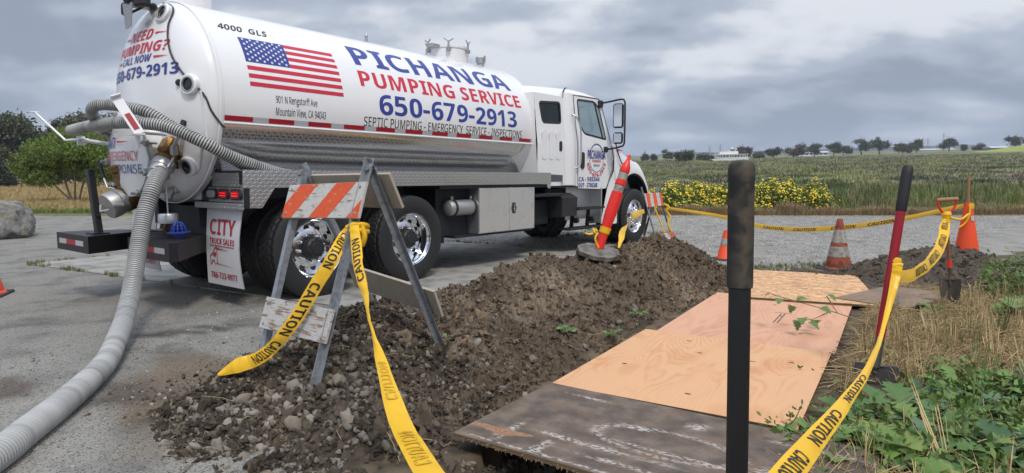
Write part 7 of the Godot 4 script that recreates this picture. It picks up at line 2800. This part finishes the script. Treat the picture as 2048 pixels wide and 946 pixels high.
func build_foreground() -> void:
	# matted straw
	var xs := []
	var cs := []
	var straw := Shape.new()
	straw.tube([V(-0.10, 0, 0), V(-0.03, 0.012, 0.006), V(0.04, 0.014, 0), V(0.11, 0.002, -0.01)], 0.0016, 4, false)
	var sm := straw.mesh()
	var edge_x := func(z: float) -> float: return 1.45 + (-3.1 - z) * 0.66   # right edge of the boards
	var flat_board := P2([4.06, -7.36, 4.47, -6.74, 3.80, -5.68, 3.36, -6.26])
	for k in 21000:
		var z := rng.randf_range(-7.2, -1.9)
		var x: float = edge_x.call(z) + 0.05 + 3.5 * pow(rng.randf(), 1.5)
		if Geometry2D.is_point_in_polygon(Vector2(x, z), flat_board):
			continue
		if Vector2((x - 2.5) / 1.2, (z + 2.95) / 0.8).length() < 0.95 and rng.randf() < 0.7:
			continue
		if zone_noise.get_noise_2d(x * 7.0, z * 7.0) < -0.32:
			continue
		var y := ground_y(x, z)
		var b := Basis(V(0, 1, 0), rng.randfn(0.9, 0.8)) * Basis(V(0, 0, 1), rng.randfn(0.1, 0.22))
		var s := rng.randf_range(0.6, 1.7)
		xs.append(Transform3D(b.scaled(Vector3.ONE * s), V(x, y + absf(rng.randfn(0.015, 0.03)), z)))
		cs.append(Color(0.48, 0.35, 0.175).lerp(Color(0.25, 0.175, 0.09), rng.randf()) * rng.randf_range(0.65, 1.25))
	scatter(self, "matted_straw", sm, mats.straw, xs, cs)
	xs = []
	cs = []
	var tuft := blades(16, 0.32, 0.22, 0.005, 14, 0.9)
	for k in 420:
		var z := rng.randf_range(-7.0, -2.2)
		var x: float = edge_x.call(z) + 0.15 + 3.0 * rng.randf()
		if Geometry2D.is_point_in_polygon(Vector2(x, z), flat_board):
			continue
		if Vector2((x - 2.5) / 1.2, (z + 2.95) / 0.8).length() < 1.0 and rng.randf() < 0.8:
			continue
		var s := rng.randf_range(0.5, 1.25)
		xs.append(Transform3D(Basis(V(0, 1, 0), rng.randf() * TAU) * Basis(V(1, 0, 0), rng.randfn(0, 0.35)).scaled(V(s, s, s)), V(x, ground_y(x, z), z)))
		cs.append((Color(0.48, 0.355, 0.18) if rng.randf() < 0.75 else Color(0.16, 0.20, 0.06)) * rng.randf_range(0.7, 1.2))
	scatter(self, "dry_tufts", tuft, mats.straw, xs, cs)
	# low green cover
	xs = []
	cs = []
	var sprig := leaf_spray(7, 0.045, 15)
	for k in 8000:
		var z := rng.randf_range(-7.4, -1.7)
		var x := rng.randf_range(1.2, 6.0)
		var q := Vector2((x - 2.5) / 1.25, (z + 3.0) / 0.85).length() + zone_noise.get_noise_2d(x * 9, z * 9)
		var q2 := Vector2((x - 5.75) / 0.8, (z + 6.3) / 1.2).length() + zone_noise.get_noise_2d(x * 9, z * 9)
		if minf(q, q2) > 1.0 - 0.5 * absf(zone_noise.get_noise_2d(x * 23.0, z * 23.0)) * 2.0:
			continue
		var hh := 0.02 + rng.randf() * (0.10 if q < q2 else 0.42)
		xs.append(Transform3D(spin(Vector3.ONE * rng.randf_range(0.7, 1.5)), V(x, ground_y(x, z) + hh, z)))
		cs.append(Color(0.065, 0.125, 0.028).lerp(Color(0.16, 0.235, 0.055), rng.randf()))
	scatter(self, "ground_cover", sprig, mats.leaves, xs, cs)
	# broad-leaved weeds, leaf by leaf
	mat("weed_stem", lin(0.16, 0.20, 0.07), 0.7)
	for q in [["weed_green", 0.075, 0.155, 0.038], ["weed_light", 0.13, 0.225, 0.045], ["weed_blue", 0.095, 0.165, 0.085], ["weed_yellow", 0.185, 0.245, 0.05], ["weed_dark", 0.042, 0.095, 0.03]]:
		var m := mat(q[0], lin(q[1], q[2], q[3]), 0.5)
		m.cull_mode = BaseMaterial3D.CULL_DISABLED
		m.backlight_enabled = true
		m.backlight = Color(0.4, 0.45, 0.3)
	var lv := [lobed_leaf(1.0, 0.48, 1, 1), lobed_leaf(0.9, 0.55, 1, 2), lobed_leaf(1.0, 0.42, 0, 3)]
	var rl := [lobed_leaf(0.8, 0.72, 0, 4), lobed_leaf(0.75, 0.75, 1, 5)]
	var spots := [
		["broad-leaved weed under the tape at the very bottom corner", 1.42, -2.72, 12, 0.13, 1], ["round-leaved weed against the corner of the fresh plywood", 1.36, -2.98, 11, 0.105, 1], ["weed with wide wavy leaves right of the tape, lowest in view", 1.82, -2.72, 13, 0.13, 0], ["grey-green thistle-like weed in the middle of the leaf patch", 2.05, -3.15, 14, 0.16, 2],
		["large-leaved weed behind the grey-green one", 2.35, -3.35, 13, 0.15, 2], ["bright weed at the right bottom edge of the photo", 2.35, -2.75, 12, 0.12, 1], ["wavy-leaved weed right of the shovel blade", 2.55, -3.65, 11, 0.12, 0], ["spreading weed at the right edge, among straw", 2.95, -3.45, 12, 0.14, 0],
		["small weed between tape and straw", 1.75, -3.25, 10, 0.10, 1], ["weed left of the shovel blade beside the plywood", 1.70, -3.02, 10, 0.11, 0], ["low weed behind the red shovel's ferrule", 2.75, -4.05, 9, 0.10, 0], ["bushy weed right of the spade blade", 4.55, -5.75, 13, 0.16, 1],
		["tall bushy weed at the right edge by the soil pile", 5.15, -6.15, 16, 0.20, 0], ["bushy weed before the soil pile's right end", 5.05, -5.5, 15, 0.19, 1], ["weed overhanging the right edge halfway up", 4.55, -5.05, 14, 0.18, 0], ["weed left of the spade blade", 3.95, -5.95, 9, 0.10, 0],
		["weed at the right edge below the bushy ones", 3.85, -4.3, 12, 0.14, 1], ["small bright weed at the foot of the heap by the boards", 0.72, -4.72, 8, 0.065, 1], ["pale weed rooted in the heap above the fresh plywood", 0.40, -4.80, 8, 0.08, 1], ["small weed where heap and pink plywood meet", 1.05, -5.45, 8, 0.07, 0], ["tiny weed on the heap under the barricade's far leg", -0.42, -4.05, 6, 0.035, 1]]
	for q in spots:
		var y := ground_y(q[1], q[2]) + (0.02 if q[1] > 1.3 else 0.09 if q[1] > 0.0 else 0.24)
		weed(q[0], V(q[1], y, q[2]), q[3], q[4], rl if q[5] == 1 else lv, [["weed_green", "weed_green", "weed_light"], ["weed_light", "weed_green"], ["weed_blue", "weed_green"]][q[5]], 1.1 if q[2] < -4.9 and q[1] > 4 else 0.55)
	for k in 70:
		var x := rng.randf_range(1.45, 3.9)
		var z := rng.randf_range(-3.9, -2.45)
		if x < 1.5 + (-2.9 - z) * 0.7 or x > 2.4 + (-2.4 - z) * 1.1:
			continue
		var kind := rng.randi() % 3
		weed("one of the alike broad-leaved weeds crowded in the lower right corner", V(x, ground_y(x, z) + 0.02, z), rng.randi_range(8, 12), rng.randf_range(0.055, 0.14), rl if kind == 1 else lv, [["weed_green", "weed_light", "weed_dark"], ["weed_light", "weed_yellow", "weed_green"], ["weed_blue", "weed_green", "weed_dark"]][kind], 0.6)
	# thin upright stalks
	var sk := [["tall thin seeding stalk right of the soil pile", 5.9, -7.2, 1.0], ["thin green stalk at the right edge behind the soil pile", 6.7, -7.6, 0.8], ["thin stalk rising from the bushy weeds at the right edge", 5.0, -5.8, 0.75], ["thin sprig leaning over the plywood corner", 1.30, -3.1, 0.17], ["dry stalk at the right edge of the straw", 3.9, -5.1, 0.5]]
	for q in sk:
		var o := thing("stalk", q[0], "weed", V(q[1], ground_y(q[1], q[2]), q[2]), "thin stalks in the foreground")
		var s := Shape.new()
		var top := V(rng.randfn(0, 0.08), q[3], rng.randfn(0, 0.08))
		s.tube([Vector3.ZERO, top * 0.5 + V(0.02, 0, 0.01), top], [0.005, 0.0035, 0.0015], 5, false)
		for k in 9:
			var p := top * rng.randf_range(0.35, 1.0)
			var d: Vector3 = V(rng.randfn(0, 1), rng.randf_range(0.5, 1.4), rng.randfn(0, 1)).normalized() * q[3] * 0.14
			s.tube([p, p + d], [0.002, 0.001], 4, false)
			for l in 3:
				s.box(p + d * (0.5 + 0.25 * l), V(0.006, 0.012, 0.004), Basis(V(0, 0, 1), rng.randf()))
		part(o, "stem", s, mats.weed_stem)
	# ivy-like sprig lying over the boards
	var sp := thing("vine_sprig", "leafy vine sprig reaching from the straw over the pink plywood", "vine", V(2.92, -0.02, -5.15))
	var vs := Shape.new()
	for q in [[V(0, 0.02, 0), V(-0.35, 0.14, -0.02), V(-0.62, 0.22, -0.05), V(-0.80, 0.27, -0.10)], [V(-0.35, 0.14, -0.02), V(-0.55, 0.10, 0.08), V(-0.66, 0.13, 0.15)], [V(-0.3, 0.12, 0), V(-0.38, 0.26, -0.04)]]:
		vs.tube(curve(q, 0.05), 0.0045, 5)
	part(sp, "stem", vs, mats.root_straw)
	for q in [[-0.80, 0.28, -0.1], [-0.74, 0.24, -0.06], [-0.62, 0.23, -0.04], [-0.68, 0.20, 0.02], [-0.55, 0.10, 0.1], [-0.66, 0.13, 0.15], [-0.7, 0.11, 0.12], [-0.38, 0.27, -0.04], [-0.45, 0.17, 0.0], [-0.6, 0.09, 0.13]]:
		var l := part(sp, "leaf", lv[int(absf(q[0] * 100)) % 2], mats.weed_green)
		var s := rng.randf_range(0.07, 0.11)
		l.transform = Transform3D(Basis.from_euler(V(rng.randf_range(-0.3, 0.9), rng.randf() * TAU, rng.randfn(0, 0.3))).scaled_local(Vector3(s * 1.5, s, s)), V(q[0], q[1], q[2]))


# ---------- the far side ----------
func build_far() -> void:
	var sp := leaf_spray(13, 0.62, 51)
	var sp2 := leaf_spray(12, 0.42, 52)
	var list := [[52.6, -0.84, -255.3, 3.3, 2.5], [54.1, -0.84, -248.4, 1.9, 2.1], [61.4, -0.84, -258.4, 4.7, 3.7], [50.7, -0.84, -197.3, 3.5, 2.7], [52.0, -0.84, -193.0, 3.7, 2.9], [67.1, -0.84, -226.5, 5.2, 1.9], [80.4, -0.84, -257.2, 1.8, 1.2], [98.6, -0.84, -277.4, 5.3, 4.6], [108.7, -0.84, -286.6, 4.8, 2.0], [119.7, -0.84, -299.3, 7.3, 4.1], [118.8, -0.84, -275.5, 10.5, 4.8], [142.6, -0.84, -308.5, 5.6, 5.4], [163.5, -0.47, -332.1, 6.3, 5.3], [168.3, -0.57, -332.1, 9.4, 4.3], [177.7, -0.51, -332.1, 10.9, 7.6], [186.7, -0.69, -332.1, 9.6, 7.6], [196.2, -0.64, -332.1, 5.8, 4.6], [205.3, -0.58, -332.1, 6.3, 6.1], [200.8, -0.49, -332.1, 5.1, 4.0], [221.3, -0.41, -332.1, 8.1, 6.1], [229.2, -0.57, -332.1, 3.5, 3.8], [236.8, -0.47, -332.1, 5.6, 3.8], [255.0, 0.91, -332.3, 9.6, 5.3]]
	var lab := ["tiny round tree, leftmost of the far tree line", "tiny tree, second from the left in the far line", "open round tree above the far barricade's tape", "left half of the dark clump beyond the sagging tape", "right half of the dark clump beyond the sagging tape", "low bush-like tree left of the white boat house", "smallest tree just left of the white boat house", "dark tree right behind the white boat house", "low tree right of the black handle's top", "rounded dark tree right of the black handle", "broad reddish dark tree with a pylon behind it", "single round tree with a bare trunk between gaps", "open light tree at the left of the tallest group", "low spreading tree at the foot of the light one", "left crown of the tallest far group", "right crown of the tallest far group", "small dark tree right of the tallest group", "dark pointed tree left of the red handle", "low tree merging with the pointed one", "wide grey-green tree right of the red handle, under a pylon", "small round tree left of the reddish one", "small reddish tree left of the yellow hill", "dark tree on the yellow hill at the right edge"]
	for k in list.size():
		var q: Array = list[k]
		var w: float = q[3] * 1.05
		var h: float = q[4] * 1.28
		var red := k in [7, 10, 21]
		var warm: Array = [Color(0.075, 0.06, 0.045), Color(0.13, 0.095, 0.07)] if red else [Color(0.05, 0.062, 0.036), Color(0.11, 0.125, 0.065)]
		tree("far_tree", lab[k], V(q[0], q[1] - 0.2, q[2]), random_crown(w, h, 0.34 if h > 3 else 0.15, 13), [[Vector3.ZERO, V(0.1, h * 0.7, 0), 0.035 * h, 0.01 * h], [V(0, h * 0.25, 0), V(w * 0.25, h * 0.65, 0), 0.02 * h, 0.008 * h], [V(0, h * 0.25, 0), V(-w * 0.25, h * 0.65, 0), 0.02 * h, 0.008 * h]], sp if w > 5 else sp2, 330 if w > 5 else 300, warm, "trees of the far tree line")
	# lattice pylons
	var steel := mat("pylon_steel", lin(0.30, 0.31, 0.33), 0.6, 0.3)
	var pl := [[185.9, -907, 9.6], [275.0, -907, 13.8], [289.5, -907, 15.6], [404.7, -907, 17.5], [520.6, -907, 16.5], [575.8, -907, 17.4], [597.3, -907, 24.5]]
	var pn := ["pylon farthest left, beside the truck's mirror", "shorter pylon of the pair left of the boat house", "taller pylon of the pair left of the boat house", "pylon behind the broad reddish tree", "faint pylon right of the tallest trees", "shorter pylon of the right pair", "tallest pylon, over the grey-green tree"]
	for k in pl.size():
		var q: Array = pl[k]
		var h: float = q[2] + 1.2
		var o := thing("pylon", pn[k], "pylon", V(q[0], -1.0, q[1]), "power pylons on the horizon")
		var b := h * 0.10
		for c in [[1, 1], [1, -1], [-1, 1], [-1, -1]]:
			var s := Shape.new()
			s.tube([V(c[0] * b, 0, c[1] * b), V(c[0] * b * 0.25, h * 0.65, c[1] * b * 0.25), V(0, h, 0)], 0.16, 4)
			part(o, "leg", s, steel)
		for a in [0.62, 0.76, 0.90]:
			var s := Shape.new()
			var w := h * 0.17
			s.tube([V(-w, h * a, 0), V(0, h * a + h * 0.025, 0), V(w, h * a, 0)], 0.14, 4)
			part(o, "cross_arm", s, steel)
		var s := Shape.new()
		for m in 6:
			var y0 := h * 0.11 * m
			var y1 := h * 0.11 * (m + 1)
			var r0 := b * (1 - 0.75 * y0 / (h * 0.65))
			var r1 := b * (1 - 0.75 * y1 / (h * 0.65))
			var f := 1.0 if m % 2 else -1.0
			s.tube([V(-r0 * f, y0, r0), V(r1 * f, y1, r1)], 0.09, 4)
			s.tube([V(-r0 * f, y0, -r0), V(r1 * f, y1, -r1)], 0.09, 4)
		part(o, "lattice", s, steel)
	# white house in the shape of a river boat
	var wp := mat("house_white", lin(0.72, 0.72, 0.72), 0.6)
	var dk := mat("house_dark", lin(0.10, 0.11, 0.12), 0.4)
	var hb := thing("boat_house", "white two-decked riverboat-like building on the far shore", "building", V(72.2, -0.75, -216.3))
	hb.rotation.y = -0.05
	var s := Shape.new()
	s.prism(P2([-5.6, 0.0, 5.2, 0.0, 5.8, 0.75, -6.4, 0.55]), -2.2, 2.2)
	part(hb, "hull", s, wp)
	s = Shape.new()
	s.box(V(0.2, 1.35, 0), V(9.4, 1.2, 3.2))
	var hw := part(hb, "wall", s, wp)
	for k in 10:
		var wn := Shape.new()
		wn.box(V(-3.9 + k * 0.9, 1.35, 1.62), V(0.5, 0.55, 0.06))
		part(hw, "window", wn, dk)
	s = Shape.new()
	s.box(V(0, 2.05, 0), V(11.2, 0.14, 4.4))
	part(hb, "deck_roof", s, wp)
	for k in 10:
		s = Shape.new()
		s.box(V(-5.2 + k * 1.15, 1.35, 2.1), V(0.10, 1.4, 0.10))
		part(hb, "column", s, wp)
	s = Shape.new()
	s.box(V(-0.6, 2.55, 0), V(6.0, 0.9, 2.6))
	part(hb, "upper_deck", s, wp)
	s = Shape.new()
	s.box(V(0.7, 3.3, 0), V(2.0, 0.9, 1.8))
	var ph := part(hb, "pilot_house", s, wp)
	s = Shape.new()
	s.box(V(0.7, 3.3, 0.92), V(1.5, 0.4, 0.05))
	part(ph, "window", s, dk)
	s = Shape.new()
	s.box(V(0.7, 3.8, 0), V(2.4, 0.1, 2.2))
	s.lathe([Vector2(0.35, 3.85), Vector2(0.3, 4.25), Vector2(0, 4.4)], 10, Transform3D(Basis(), V(0.7, 0, 0)))
	part(ph, "roof", s, wp)
	s = Shape.new()
	s.box(V(-3.6, 2.9, 0), V(3.2, 0.08, 2.6))
	for k in 4:
		s.box(V(-5.0 + k * 0.95, 2.5, 1.2), V(0.08, 0.8, 0.08))
	part(hb, "awning", s, wp)
	# other pale buildings half hidden by the trees
	var bl := [["long white low building behind the spreading tree", 158.0, 0.1, -345.0, 16.0, 1.7, 0.0], ["pale building at the foot of the pylons on the right", 272.0, 0.6, -423.0, 24.0, 1.4, 0.0], ["low grey picnic shelter left of the yellow hill", 226.0, 0.85, -306.0, 8.0, 1.5, 0.1], ["small pale building between the dark clump and the boat house", 104.0, -0.7, -330.0, 9.0, 1.6, 0.0]]
	for q in bl:
		var o := thing("building", q[0], "building", V(q[1], q[2] - 0.7, q[3]), "low buildings on the far shore")
		s = Shape.new()
		s.box(V(0, q[5] / 2, 0), V(q[4], q[5], 6))
		var w := part(o, "wall", s, wp if q[4] > 8.5 else mats.galvanised)
		for k in 6:
			var wn := Shape.new()
			wn.box(V((k - 2.5) * q[4] / 6.5, q[5] * 0.55, 3.02), V(q[4] * 0.08, q[5] * 0.35, 0.06))
			part(w, "window", wn, dk)
		s = Shape.new()
		s.prism(P2([-3.5, q[5], 3.5, q[5], 0, q[5] + 0.8]), -q[4] / 2 - 0.4, q[4] / 2 + 0.4, Transform3D(Basis(V(0, 1, 0), PI / 2), Vector3.ZERO))
		part(o, "roof", s, mat("shed_roof", lin(0.45, 0.46, 0.48), 0.6))
	# a rise covered in yellow mustard, and low hills past the bay
	var hill := vmat("mustard", 0.9)
	var rise := sheet(steps(205, 216, 270, 300, 2.0, 1.2), steps(-330, -310, -280, -270, 2.0, 1.2), func(x: float, z: float) -> float: return ground_y(x, z) - 0.4 + 2.6 * exp(-pow((x - 236) / 17.0, 2) - pow((z + 295) / 11.0, 2)) + 0.15 * zone_noise.get_noise_2d(x * 3, z * 3), func(x: float, z: float) -> Color: return Color(0.34, 0.33, 0.05).lerp(Color(0.20, 0.24, 0.05), clampf(0.5 + zone_noise.get_noise_2d(x * 4, z * 4), 0, 1)))
	struct("mustard_rise", rise, hill)
	var range_ := Shape.new()
	range_.grid(120, 6, func(i: int, j: int) -> Vector3:
		var x := -400.0 + 3400.0 * i / 120.0
		var h := 16.0 + 14.0 * lump_noise.get_noise_1d(x * 0.0016) + 5.0 * lump_noise.get_noise_1d(x * 0.008)
		var t := j / 6.0
		return V(x, -4.0 + maxf(2.0, h) * (1.0 - t) * smoothstep(-100, 900, x), -2600.0 + 400.0 * (1.0 - t)))
	struct("hills", range_, mat("hill_blue", lin(0.10, 0.12, 0.11), 0.95))
